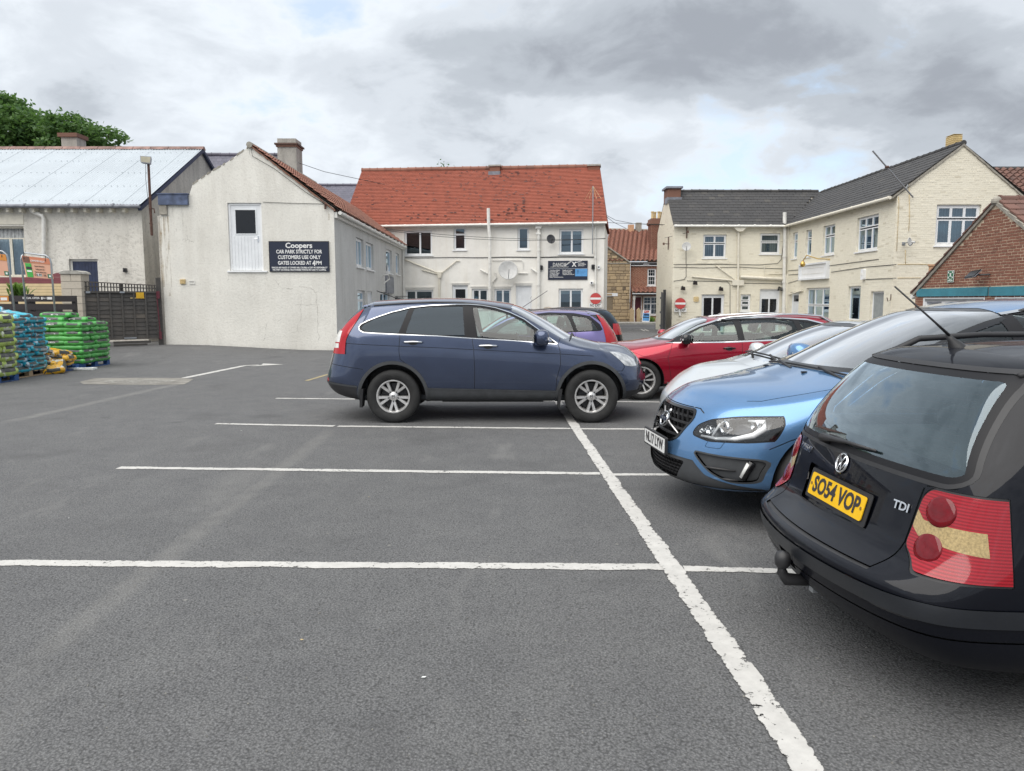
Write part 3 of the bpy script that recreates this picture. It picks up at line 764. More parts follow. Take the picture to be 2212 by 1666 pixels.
def G2(u, v): g = gnd(u, v); return (g.x, g.y)
EXT = 3.0
road_line((gnd(0, 1215).x - 2.5, gnd(0, 1215).y + .03), G2(1432, 1226), 0.105, seed=1)
road_line(G2(1478, 1230), (gnd(1735, 1237).x + 4.5, gnd(1735, 1237).y - .25), 0.095, seed=2)
road_line(G2(256, 1011), G2(1296, 1024), 0.105, seed=3)
road_line(G2(1322, 1026), (gnd(1430, 1027).x + 4.5, 6.9), 0.09, seed=4)
road_line(G2(466, 916), G2(722, 921), 0.10, seed=5); road_line(G2(730, 921.5), G2(1232, 926.5), 0.10, seed=15)
road_line(G2(1254, 927), (gnd(1400, 930).x + 4.5, 9.3), 0.10, seed=6)
road_line(G2(596, 861), (gnd(1340, 873).x + 4, 11.75), 0.10, seed=7)
road_line(G2(1000, 831), (8.0, 14.25), 0.10, seed=27)
pA, pB = gnd(1222, 893), gnd(1745, 1660); dv = (pB - pA)
road_line((pA.x - dv.x * 2.2, pA.y - dv.y * 2.2), (pB.x + dv.x * .25, pB.y + dv.y * .25), 0.125, h=0.008, seed=8)
road_line(G2(662, 823), G2(712, 808), 0.09, name='yellow_line', mat='yellow_line', seed=9)
a0, a1, a2, a3 = gnd(398, 817, .0), gnd(527, 788, .03), gnd(560, 786.5, .03), gnd(602, 786.0, .03)
road_line((a0.x, a0.y), (a1.x, a1.y), 0.17, name='arrow_shaft', seed=10)
road_line((a1.x - .02, a1.y), (a2.x, a2.y - .02), 0.17, name='arrow_shaft', seed=11, h=0.008)
mb = MB(); hz = gz(a2.x, a2.y) + .006
mb.face([(a2.x - .1, a2.y - .42, hz), (a3.x + .1, a3.y + .1, hz), (a2.x - .05, a2.y + .45, hz), (a2.x + .05, a2.y + .02, hz)])
mb.build('arrow_head', 'line_paint', None, kind='structure')
pp = [(172, 825), (205, 817), (300, 816.2), (398, 816.8), (418, 819.5), (398, 830.5), (330, 831.5), (250, 831), (180, 830)]
mb = MB(); mb.face([gnd(*p, 0.004) for p in pp[::-1]]); mb.build('ground_patch', 'concrete_patch', None, kind='structure')
mb = MB(); q = [(205, 823), (300, 819), (392, 822), (330, 829), (240, 828)]; mb.face([gnd(*p, 0.009) for p in q[::-1]]); mb.build('ground_patch', 'line_faint', None, kind='structure')
for k in range(26):   # scraps and pale chips scattered over the asphalt
 u, v = rnd.uniform(100, 1400), rnd.uniform(830, 1500); g = gnd(u, v); s = rnd.uniform(.006, .012)
 if k >= 5: continue
 mb = MB(); r = rnd.uniform(0, 6.28); mb.face([(g.x + s * math.cos(r + t) * (1.6 if i % 2 else .8), g.y + s * math.sin(r + t), .006) for i, t in enumerate((0, 1.4, 3.1, 4.6))])
 o = mb.build('litter', 'pot_cream' if k % 2 else 'paper', None); o['label'] = 'tiny pale scrap of litter lying on the grey asphalt'; o['category'] = 'litter'; o['group'] = 'scraps on the asphalt'
V = []; F = []; gr = random.Random(41)
for k in range(3200):
 x, y = gr.uniform(-7, 4.5), 1.8 + gr.random() ** 1.6 * 14; s = gr.uniform(.0025, .0065); z = gz(x, y) + .002; n0 = len(V); a = gr.uniform(0, 6.28)
 for j in range(3): V.append((x + s * math.cos(a + j * 2.1) * gr.uniform(.7, 1.3), y + s * math.sin(a + j * 2.1) * gr.uniform(.7, 1.3), z))
 V.append((x, y, z + s * 1.1)); F += [(n0, n0 + 1, n0 + 3), (n0 + 1, n0 + 2, n0 + 3), (n0 + 2, n0, n0 + 3)]
me = bpy.data.meshes.new('grit'); me.from_pydata(V, [], F); pieces_mat('grit', (.20, .195, .18), (.10, .10, .10), (.34, .32, .28)); me.materials.append(M['grit']); go = link('grit', me, None, kind='stuff', label='fine loose grit scattered over the asphalt', cat='grit')
mb = MB(); mb.hexa([(-2, 47.2, -.02), (30, 46.0, -.02), (30, 52.2, -.02), (-2, 52.2, -.02), (-2, 47.2, .004), (30, 46.0, .004), (30, 52.2, .004), (-2, 52.2, .004)])
simple('street_tar', (0.068, 0.068, 0.070), 0.85, vary=.2, scale=1.5, bump=.4)
mb.build('road', 'street_tar', None, kind='structure')
mb = MB(); mb.box(-2, 30, 52.2, 54.2, -.02, .12); mb.build('pavement', 'kerb_stone', None, kind='structure')
mb = MB(); mb.box(-2, 30, 52.05, 52.2, -.02, .125); mb.build('kerb', 'concrete', None, kind='structure')
for k in range(2): road_line(G2(1393 + 8 * k, 716), G2(1384 + 8 * k, 711.5), .10, name='road_marking', seed=30 + k, h=.012)
road_line((9.0, 46.2), (15, 45.8), .12, name='road_marking', seed=33)
# ================================================================== gable-ended house with the navy sign
Yg = 24.75
gf = Facade((0, Yg), (1, 0))
def gp(u, v): return gf.px(u, v)
zb = -0.05
XL = gp(352, 600)[0]; XR = gp(725, 600)[0]
ap = gp(540, 315); er = gp(724, 450)
el = [gp(490, 351), gp(460, 368), gp(430, 388), gp(416, 398), gp(413, 408), gp(409, 421)]
outline = [(XL, zb), (XR, zb), (XR, er[1]), ap] + el + [(XL, gp(345, 421)[1])]
house = thing('gable_house', 'cream rendered gable-ended building with white half-glazed door high up', 'building', (XL + 2.8, Yg, 0))
dr = gf.rect(494, 438.5, 567, 585)
wall(gf, outline, [dr], 'render_gable', house, reveal=.12)
o = solid_door(gf, dr, house, boards=9, depth=.06, glazed=[(0.16, 0.84, 0.57, 0.93)], glassz=gp(500, 506)[1])
sm = MB(); gf.box(sm, dr[0] - .08, dr[1] + .12, dr[2] - .05, dr[2] - .003, -.04, .05); sm.build('sill', 'upvc', o)
Yr0 = 40.4
sf = Facade((XR, Yg), (-0.004, 1)); sf.n = Vector((1, -0.004 * -1, 0)).normalized() if True else sf.n
side_px = {'w1': (768.6, 490.5, 784.5, 560), 'w2': (790, 505, 806, 569), 'w3': (833.5, 522, 846, 578), 'w4': (854, 533.7, 862, 583.9),
           'l1': (772, 621.4, 788.6, 646.5), 'l2': (793.6, 626, 804.3, 690), 'l3': (821, 629, 841.5, 668)}
def srect(t):
 u0, v0, u1, v1 = t; a0 = sf.px(u0, v0)[0]; a1 = sf.px(u1, v0)[0]
 zt = sf.px((u0 + u1) / 2, (v0 + v1) / 2)
 z1 = sf.px(u0, v0)[1]; z0 = sf.px(u0, v1)[1] if v1 < 650 else .9 if u0 > 800 and u0 < 815 else sf.px(u0, v1)[1]
 return (a0, a1, z0, z1)
SR = {k: srect(v) for k, v in side_px.items()}
for k in ('w1', 'w2', 'w3', 'w4'):
 a0, a1, _, _ = SR[k]; SR[k] = (a0, a1, 2.92 if k != 'w4' else 2.95, 4.02)
SR['w1'] = (SR['w1'][0], SR['w1'][1], 2.90, 3.98); SR['w2'] = (SR['w2'][0], SR['w2'][1], 2.88, 3.96)
for k in ('l1', 'l3'): SR[k] = (SR[k][0], SR[k][1], 1.1, 2.02)
SR['l2'] = (SR['l2'][0], SR['l2'][1], 0.0, 2.0)
wl = Yr0 - Yg + .1; ze = er[1] - .10
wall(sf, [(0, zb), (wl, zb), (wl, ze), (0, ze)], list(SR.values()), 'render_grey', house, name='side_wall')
for k in ('w1', 'w2', 'w4'): window(sf, SR[k], house, [(0, .5, 0, 1), (.5, 1, 0, 1)], blind='half' if k != 'w4' else None)
window(sf, SR['w3'], house, [(0, 1, 0, 1)], back='room_blue')
window(sf, SR['l1'], house, [(0, 1, 0, .6), (0, 1, .6, 1)]); window(sf, SR['l3'], house, [(0, .5, 0, 1), (.5, 1, 0, 1)])
solid_door(sf, SR['l2'], house, depth=.06)
b = MB(); a = (SR['w3'][0] + SR['w3'][1]) / 2; b.lathe([(0.0, .05), (.12, .05), (.17, .02), (.18, 0)], 20, frame(sf.P(a, SR['w3'][2] + .22, -.06), sf.t, (0, 0, 1)) @ Matrix.Scale(-1, 4, (0, 0, 1)))
b.build('window_vent', 'upvc', house, smooth=True)
apz = ap[1]; rY = Yr0 + 3.5
EL_, ER_ = Vector((XR + .22, Yg - .06, ze + .04)), Vector((XR + .16, Yr0 + .4, ze + .02))
RLf, RRf = Vector((ap[0], Yg - .06, apz + .04)), Vector((ap[0], Yr0 + 2.6, apz + .02))
tile_roof(house, EL_, ER_, RLf, RRf, 0.26, 0.30, 'tile_pan', th=.06, limit=220, kind='pantile', jitter=.02, gap=.0)
lef = el[-1]
LE0, LE1 = Vector((lef[0], Yg + .05, lef[1] + .0)), Vector((lef[0], Yr0, lef[1]))
b = MB(); b.face([LE0, Vector((ap[0], Yg + .05, apz - .01)), Vector((ap[0], Yr0, apz - .01)), LE1]); b.build('left_slope', 'slate', house)
b = MB(); b.box(XL, lef[0] + .1, Yg + .02, Yg + 6, .0, gp(345, 421)[1] - .02); b.build('left_wall', 'render_gable', house)
b = MB(); rr = random.Random(5); n = 34
for k in range(n):
 t0, t1 = k / n, (k + 1) / n; p = Vector((XR + .05, Yg - .03, ze + .03)).lerp(Vector((ap[0], Yg - .03, apz + .02)), t0); q = Vector((XR + .05, Yg - .03, ze + .03)).lerp(Vector((ap[0], Yg - .03, apz + .02)), t1)
 h = .02 + rr.random() * .03; b.hexa([p + Vector((0, -.03, -h)), q + Vector((0, -.03, -h)), q + Vector((0, .08, -h)), p + Vector((0, .08, -h)), p + Vector((0, -.03, .02)), q + Vector((0, -.03, .02)), q + Vector((0, .08, .02)), p + Vector((0, .08, .02))])
b.build('verge_mortar', 'brick_dark', house)
b = MB()
pts = [ap] + el[:4]
for i in range(len(pts) - 1):
 for k in range(7):
  p = Vector((*pts[i], 0)).lerp(Vector((*pts[i + 1], 0)), k / 7); q = Vector((*pts[i], 0)).lerp(Vector((*pts[i + 1], 0)), (k + 1) / 7)
  if rr.random() < .3: continue
  h = .01 + rr.random() * .04; z_ = Vector((0, 0, 1)); P_ = Vector((p.x, Yg - .01, p.y)); Q_ = Vector((q.x, Yg - .01, q.y)); yy = Vector((0, .3, 0)); b.hexa([P_ - z_ * .03, Q_ - z_ * .03, Q_ - z_ * .03 + yy, P_ - z_ * .03 + yy, P_ + z_ * h, Q_ + z_ * h * .6, Q_ + z_ * h * .6 + yy, P_ + z_ * h + yy])
b.build('broken_edge', 'mortar_grey', house)
b = MB(); b.tube([Vector((ap[0], Yg - .08, apz + .02)), Vector((ap[0], Yg + 8, apz + .02))], .10, 8); b.build('ridge', 'mortar_grey', house)
b = MB(); b.box(XR - .02, XR + .10, Yg + .02, Yr0, ze - .20, ze - .02); b.build('fascia', 'pipe_white', house)
b = MB(); b.tube([(XR + .20, Yg - .02, ze - .05), (XR + .15, Yr0 - .1, ze - .09)], .062, 10)
for k in range(14): b.tube([(XR + .20, Yg + .6 + k * 1.1, ze - .05), (XR + .20, Yg + .65 + k * 1.1, ze - .05)], .071, 10)
b.build('gutter', 'pipe_white', house)
pipe(sf, [(wl - .35, ze - .15), (wl - .35, 1.0), (wl - .35, 0.05)], .045, house, 'pipe_white', px=False)
a0, a1, z0, z1 = gf.rect(344, 420.7, 409, 443.3); b = MB(); gf.box(b, a0, a1 - .02, z0, z1, -.1, .10); gf.box(b, a0 - .02, a1, z1, z1 + .03, -.1, .13)
simple('lead_blue', (0.075, 0.10, 0.17), 0.5, 0.1, vary=.5, scale=5); b.build('parapet_gutter', 'lead_blue', house)
a0, a1, z0, z1 = gf.rect(345.8, 444, 362, 464); b = MB(); gf.box(b, a0, a1, z0, z1, -.1, .07); b.build('corner_block', 'mortar_grey', house)
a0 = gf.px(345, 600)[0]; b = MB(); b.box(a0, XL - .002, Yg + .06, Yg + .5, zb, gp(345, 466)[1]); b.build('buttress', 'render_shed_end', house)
a0, a1, z0, z1 = gf.rect(390, 603.5, 401, 613.8); b = MB(); gf.box(b, a0, a1, z0, z1, -.01, .05)
for k in range(4): gf.box(b, a0 + .015, a1 - .015, z0 + .02 + k * .033, z0 + .04 + k * .033, .05, .062)
b.build('vent', 'pot_cream', house)
a0, a1, z0, z1 = gf.rect(409, 606, 421, 614.5); b = MB(); bars(gf, b, a0, a1, z0, z1, .02, -.01, .02)
for k in range(6): gf.box(b, a0 + .022 + k * .025, a0 + .034 + k * .025, z0 + .02, z1 - .02, -.01, .012)
b.build('air_brick', 'pipe_white', house)
def crack(fac, pts, r=.004, jit=.035, parent=None):
 rr2 = random.Random(int(pts[0][0])); P = []
 for i in range(len(pts) - 1):
  (u0, v0), (u1, v1) = pts[i], pts[i + 1]
  for k in range(6):
   a, z = fac.px(u0 + (u1 - u0) * k / 6, v0 + (v1 - v0) * k / 6); P.append(fac.P(a + rr2.uniform(-jit, jit), z + rr2.uniform(-jit, jit), .001))
 b = MB(); b.tube(P, r, 4, True, [r * .7 * rr2.uniform(.25, 1) for _ in P]); b.build('crack', 'crack_dark', parent or house)
crack(gf, [(395, 518), (410, 520), (418, 524)]); crack(gf, [(403, 508), (404, 519)], .004); crack(gf, [(593, 604), (600, 615), (616, 624)])
crack(gf, [(646, 620), (672, 623), (682, 632), (684, 655), (686, 700), (690, 745)], .005); crack(gf, [(630, 622), (618, 626)], .005)
crack(gf, [(577, 700), (572, 730), (568, 738)], .004); crack(gf, [(588, 691), (612, 690)], .004); crack(gf, [(640, 659), (702, 657)], .004); crack(gf, [(496, 590), (488, 612)], .003)
crack(gf, [(650, 640), (648, 690), (640, 720)], .003); crack(gf, [(536, 318), (542, 336), (560, 345)], .006, .02)
for (u0, v0, u1, v1, m_) in ((368, 443, 403, 500, 'stain_grey'), (356, 464, 368, 640, 'stain_rust'), (345, 466, 352, 620, 'stain_rust'), (700, 446, 712, 476, 'stain_rust')):
 a0, a1, z0, z1 = gf.rect(u0, v0, u1, v1); b = MB(); b.face([gf.P(a0, z0, .0025), gf.P(a1, z0, .0025), gf.P(a1, z1, .0025), gf.P(a0, z1, .0025)]); b.build('stain', m_, house)
a, z = gp(704, 443); b = MB(); b.tube([gf.P(a, z, 0), gf.P(a, z, .16)], .02, 6); b.tube([gf.P(a, z - .14, .08), gf.P(a, z + .02, .08)], .035, 8); b.build('cable_bracket', 'rust', house)
cable([gf.P(*gp(x, y), .02) for x, y in ((568, 437), (620, 439), (700, 441), (720, 452))], .007, 'wire', 'x', parent=house, mat='rubber')
cable([gf.P(*gp(x, y), .03) for x, y in ((543, 322), (546, 338), (592, 364), (660, 415), (703, 442))], .007, 'wire', 'x', parent=house, mat='rubber')
a0 = sf.px(832.4, 600)[0]; a1 = sf.px(847, 600)[0]; b = MB(); sf.box(b, a0, a1, 2.0, 2.75, 0, .05); bars(sf, b, a0 - .03, a1 + .03, 1.97, 2.78, .05, .0, .07); b.build('wall_panel', 'lead', house)
a = sf.px(826, 600)[0]; b = MB(); b.tube([sf.P(a, 2.75, 0), sf.P(a, 2.8, .28), sf.P(a + .1, 2.6, .3), sf.P(a, 2.4, .05)], .03, 6); b.build('wall_bracket', 'pipe_white', house)
for k in range(2):
 a = sf.px(852, 600)[0] + k * .9; b = MB()
 b.tube([sf.P(a, 1.85, .02), sf.P(a, 1.85, .55)], .012, 5); b.tube([sf.P(a, 1.45, .02), sf.P(a, 1.85, .02)], .012, 5)
 b.tube([sf.P(a, 1.5 + .3 * math.sin(t * .5), .05 + .06 * t) for t in range(8)], .01, 5); b.build('hanging_basket_bracket', 'black_plastic', house)
a = sf.px(812, 600)[0]; b = MB(); b.tube([sf.P(a, 2.05, .02), sf.P(a + .1, 1.75, .8)], .02, 6); b.tube([sf.P(a + .1, 1.75, .8), sf.P(a + .12, 1.68, .98)], .07, 8); b.build('wall_lamp_arm', 'black_plastic', house)
a0, a1, z0, z1 = gf.rect(582.7, 522, 711, 586.7)
sg = thing('car_park_sign', 'navy car park notice with white lettering on the cream gable wall', 'sign', gf.P((a0 + a1) / 2, z0, .03))
b = MB(); gf.box(b, a0, a1, z0, z1, .01, .035); b.build('sign_board', 'sign_navy', sg)
b = MB(); bars(gf, b, a0 - .01, a1 + .01, z0 - .01, z1 + .01, .016, .008, .042); b.build('sign_rim', 'black_plastic', sg)
ac = (a0 + a1) / 2; W = a1 - a0; H = z1 - z0
def lettering(fac, parent, body, a, z, size, width, mat='sign_white', bold=0.0, d=.037, align='CENTER', ext=.002, name='lettering'):
 me = text_mesh(body, size, mat, ext, bold, 1.0, align)
 xs = [v.co.x for v in me.vertices]
 if not xs: return
 w = max(xs) - min(xs)
 if width: me.transform(Matrix.Diagonal((width / w, 1, 1, 1)))
 me.transform(fac.frame(a, z, d)); return link(name, me, parent)
lettering(gf, sg, 'Coopers', ac, z0 + H * .86, .23, W * .45, bold=.006)
lettering(gf, sg, 'CAR PARK STRICTLY FOR', ac, z0 + H * .655, .165, W * .77, bold=.004)
lettering(gf, sg, 'CUSTOMERS USE ONLY', ac, z0 + H * .47, .165, W * .72, bold=.004)
lettering(gf, sg, 'GATES LOCKED AT', ac - W * .08, z0 + H * .28, .165, W * .56, bold=.004)
lettering(gf, sg, '4', ac + W * .245, z0 + H * .265, .25, W * .05, bold=.006); lettering(gf, sg, 'PM', ac + W * .325, z0 + H * .28, .165, W * .10, bold=.004)
lettering(gf, sg, 'VEHICLES ARE PARKED AT OWNERS RISK, COOPERS ACCEPT NO RESPONSIBILITY', ac, z0 + H * .125, .07, W * .94, bold=.002)
lettering(gf, sg, 'FOR THEFT OR DAMAGE. UNAUTHORISED PARKING MAY LEAD TO CLAMPING.', ac, z0 + H * .05, .07, W * .90, bold=.002)
def P3(u, v, Y): return atY(u, v, Y)
Yc = 37.0
slate = thing('slate_roof_house', 'building with purple slate roof and tall grey rendered chimney behind the gable', 'building', (-14, Yc, 0))
r0, r1 = P3(428, 335.5, Yc + 3), P3(612, 335.5, Yc + 3); e0, e1 = P3(400, 470, Yc), P3(640, 470, Yc)
e0.x = r0.x - 1; e1.x = r1.x; e0.z = e1.z = 4.8; r0.x -= 4; e0.x -= 3
tile_roof(slate, e0, e1, r0, r1, .27, .21, 'slate', th=.012, limit=150, kind='slate_tile', jitter=.003)
ridge_tiles(slate, r0 + Vector((0, 0, .03)), r1 + Vector((0, 0, .03)), .45, .09, 'slate')
b = MB(); b.box(e0.x, e1.x, Yc + .3, Yc + 6, 0, 4.8); b.build('wall', 'render_grey', slate)
c0, c1 = P3(601.5, 319, Yc + 2.6), P3(642, 319, Yc + 2.6); b = MB(); b.box(c0.x, c1.x, Yc + 2.4, Yc + 3.5, 4.6, c0.z); b.build('chimney', 'render_stack', slate)
b = MB(); b.box(c0.x - .12, c1.x + .1, Yc + 2.28, Yc + 3.62, c0.z + .10, c0.z + .18); b.box(c0.x - .06, c1.x + .04, Yc + 2.34, Yc + 3.56, c0.z, c0.z + .10); b.build('chimney_cap', 'brick_dark', slate)
b = MB(); b.box(c0.x + .0, c1.x - .02, Yc + 2.42, Yc + 3.48, c0.z + .18, c0.z + .42)
b.build('chimney_top', 'render_stack', slate)
slate2 = thing('slate_roof_house', 'low slate roof seen between the gable and the red tiled roof', 'building', (-12, 44, 0))
r0, r1 = P3(640, 401, 47.2), P3(790, 401, 47.2); e0, e1 = Vector((r0.x, 43.6, r0.z - 3.2)), Vector((r1.x, 43.6, r1.z - 3.2))
tile_roof(slate2, e0, e1, r0, r1, .27, .21, 'slate', th=.012, limit=150, kind='slate_tile', jitter=.003)
ridge_tiles(slate2, r0 + Vector((0, 0, .03)), r1 + Vector((0, 0, .03)), .45, .09, 'slate')
b = MB(); b.box(e0.x, e1.x, 43.8, 50, 0, e0.z); b.build('wall', 'render_grey', slate2)
# ================================================================== red-roofed house
ang = math.atan(.15)
rf = Facade((-5.95, 40.5), (math.cos(ang), -math.sin(ang)))
red = thing('red_roof_house', 'long white rendered house with red tiled roof and cream downpipes', 'building', (0, 40, 0))
RW = {'w1': (873.4, 498.4, 933.7, 552), 'w2': (979.8, 490.5, 1006.6, 540.5), 'w3': (1117.8, 490.5, 1142.9, 540), 'w4': (1207.8, 495, 1260.2, 548.5),
      'l1': (875.6, 626, 936, 664), 'd1': (977, 616, 1011, 706), 'l2': (1019, 623.7, 1055, 668), 'l3': (1067.7, 623.7, 1104, 668), 'd2': (1114, 617, 1148.6, 706), 'l4': (1206.6, 623.7, 1259, 677)}
RR = {k: rf.rect(*v) for k, v in RW.items()}
for k in ('d1', 'd2'): RR[k] = RR[k][:2] + (0.0, RR[k][3])
ax1 = rf.px(1304.5, 600)[0]; ax0 = rf.px(760, 480)[0]
zE = rf.px(1100, 486)[1]
wall(rf, [(ax0, -.05), (ax1, -.05), (ax1, zE), (ax0, zE)], list(RR.values()), 'render_white', red)
b = MB(); p = rf.P(ax1, 0, 0); q = rf.P(ax1, 0, -7); b.face([p, q, q + Vector((0, 0, zE)), p + Vector((0, 0, zE))]); b.build('end_wall', 'render_white', red)
window(rf, RR['w1'], red, [(0, .56, 0, 1), (.56, 1, 0, 1)], back='room_dark'); window(rf, RR['w2'], red, [(0, 1, 0, .7), (0, 1, .7, 1)], back='room_blue')
window(rf, RR['w3'], red, [(0, 1, 0, 1)], back='room_blue'); window(rf, RR['w4'], red, [(0, .52, 0, 1), (.52, 1, 0, 1)], back='room_blue', blind='half')
window(rf, RR['l1'], red, [(0, .36, 0, 1), (.36, 1, 0, 1)]); window(rf, RR['l2'], red, [(0, .45, 0, 1), (.45, 1, 0, 1)])
window(rf, RR['l3'], red, [(0, .5, 0, 1), (.5, 1, 0, 1)], back='room_blue', blind='half'); window(rf, RR['l4'], red, [(0, .5, 0, 1), (.5, 1, 0, 1)], blind='half')
solid_door(rf, RR['d1'], red, glazed=[(.12, .88, .5, .94)]); solid_door(rf, RR['d2'], red, boards=6)
b = MB()
for (u0, u1, v) in ((870, 938, 622), (974, 1014, 613), (1016, 1060, 620), (1066, 1106, 620), (1112, 1150, 613)):
 a0, zz = rf.px(u0, v); a1, _ = rf.px(u1, v); rf.box(b, a0, a1, zz, zz + .05, 0, .035)
b.build('drip_ledge', 'render_white', red)
D = 3.55; rdz = 9.16
def rback(a, z, d): return rf.P(a, z, -d)
arl = rf.px(755, 470)[0] - .2; arr = ax1 + .12
EL_, ER_ = rf.P(arl - .1, zE + .06, .30), rf.P(arr, zE + .06, .30)
rl = rf.P(rf.px(782, 370, -D)[0], rf.px(782, 370, -D)[1], -D); rr_ = rf.P(rf.px(1296, 361, -D)[0], rf.px(1296, 361, -D)[1], -D)
tile_roof(red, EL_, ER_, rl, rr_, .165, .137, 'tile_red', th=.045, limit=300, kind='roof_tile', jitter=.018, sag=.05, gap=.003, lift=1.0)
ridge_tiles(red, rl + Vector((0, 0, .03)), rr_ + Vector((0, 0, .03)), .45, .13, 'tile_pan')
b = MB(); bk = Vector((0, 0, 0)) - rf.n * D; b.face([rl, rr_, ER_ - rf.n * 7.4, EL_ - rf.n * 7.4]); b.face([ER_, rr_, ER_ - rf.n * 7.4]); b.face([EL_, EL_ - rf.n * 7.4, rl]); b.build('rear_slope', 'tile_red', red)
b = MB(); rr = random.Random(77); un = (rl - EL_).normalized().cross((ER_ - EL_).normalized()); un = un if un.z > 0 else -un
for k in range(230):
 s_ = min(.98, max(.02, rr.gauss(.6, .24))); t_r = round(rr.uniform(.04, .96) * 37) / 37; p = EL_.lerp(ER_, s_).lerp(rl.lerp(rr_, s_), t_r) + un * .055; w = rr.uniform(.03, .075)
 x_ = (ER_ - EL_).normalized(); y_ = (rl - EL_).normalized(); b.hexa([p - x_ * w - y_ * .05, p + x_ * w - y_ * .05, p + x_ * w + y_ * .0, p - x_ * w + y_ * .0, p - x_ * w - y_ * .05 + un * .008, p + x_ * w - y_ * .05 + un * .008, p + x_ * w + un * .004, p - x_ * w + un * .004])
b.build('dark_flecks', 'wood_plank_dark', red, kind='stuff')  # raised black flecks drawn for missing nibs and dark holes in the tiles
for (u0, u1, v0, v1, nm) in ((1058, 1080, 357, 372, 'a'), (1270.5, 1295, 356, 368, 'b')):
 a0, z1 = rf.px(u0, v0, -D + .25); a1, z0 = rf.px(u1, v1, -D + .25)
 b = MB(); rf.box(b, a0, a1, z0 - .3, z1 - .08, -D - .3, -D + .32); ch = b.build('chimney', 'brick_red', red)
 b = MB(); rf.box(b, a0 - .06, a1 + .06, z1 - .08, z1, -D - .36, -D + .38); b.build('chimney_cap', 'concrete', ch)
 if nm == 'a': b = MB(); rf.box(b, a0 - .05, a1 + .05, z0 - .22, z0 + .02, -D + .1, -D + .46); b.build('lead_flashing', 'lead', ch)
b = MB(); rf.box(b, arl + 1.4, arr - .1, zE - .10, zE - .002, .0, .22); b.build('soffit', 'pipe_white', red)
b = MB(); g0, g1 = rf.P(arl + 1.8, zE + .0, .34), rf.P(arr, zE - .0, .34); b.tube([g0, g1], .06, 10)
for k in range(12): t = (k + .5) / 12; p = g0.lerp(g1, t); b.tube([p, p + rf.t * .09], .07, 10)
b.build('gutter', 'pipe_white', red)
pipe(rf, [(1055, 450), (1055.5, 488), (1058, 512), (1058, 706)], .085, red, 'pipe_white', 'soil_pipe', d=.34)
pipe(rf, [(1163.5, 484), (1163.5, 560), (1163.8, 706)], .085, red, 'pipe_white', 'soil_pipe', d=.12)
b = MB(); a, z = rf.px(1163.5, 492, .12); rf.box(b, a - .15, a + .15, z - .05, z + .15, .02, .25); rf.box(b, a - .12, a + .12, z - .35, z - .25, .02, .22); b.build('hopper', 'pipe_white', red)
pipe(rf, [(1288, 483), (1286, 500), (1287, 640), (1287, 668)], .05, red, 'pipe_white', 'downpipe', d=.08)
pipe(rf, [(949, 595), (949, 700)], .05, red, 'pipe_cream', 'downpipe', d=.08)
b = MB(); a, z = rf.px(949.5, 593, .08); b.prism([(-.13, .12), (.13, .12), (.07, -.18), (-.07, -.18)], .16, rf.frame(a, z, .0)); b.build('hopper', 'pipe_cream', red)
for pts, r in ((((875, 561), (944, 589)), .03), (((911, 583), (944, 592)), .028), (((993, 564), (986, 564), (954, 590)), .028)):
 pipe(rf, pts, r, red, 'pipe_cream', 'waste_pipe', d=.06, brackets=False)
pipe(rf, [(1038, 583), (1056, 592)], .05, red, 'pipe_white', 'waste_pipe', d=.10, brackets=False); pipe(rf, [(1148, 581), (1162, 590)], .05, red, 'pipe_white', 'waste_pipe', d=.10, brackets=False)
pipe(rf, [(1070, 590), (1072, 600), (1063, 610), (1063, 700)], .045, red, 'pipe_white', 'waste_pipe', d=.07, brackets=False)
pipe(rf, [(1062, 563), (1100, 562.5), (1127, 562.5), (1130, 567), (1130, 581)], .02, red, 'pipe_white', 'overflow_pipe', d=.04, brackets=False)
pipe(rf, [(1118, 590.5), (1140, 590.5)], .03, red, 'pipe_white', 'waste_pipe', d=.05, brackets=False)
for k, (v0, v1) in enumerate(((557, 556), (556, 553))):
 cable([rf.P(*rf.px(u, v0 + (v1 - v0) * (u - 875) / 430 + math.sin(u * .05) * .5 + k * 1.2, .02), .02) for u in range(875, 1304, 24)], .012, 'wire', 'x', parent=red, mat='trim_grey')
crack(rf, [(1147, 640), (1146, 668), (1150, 690)], .01, .04, red)
simple('plaster', (0.52, 0.44, 0.36), .95, vary=.25, bump=.6)
P = [(1171, 669), (1176, 664), (1186, 663), (1196, 666), (1202, 672), (1206, 684), (1206, 706), (1170, 706)]; b = MB(); b.face([rf.P(*rf.px(u, v, .003), .003) for u, v in P]); b.build('bare_patch', 'plaster', red)
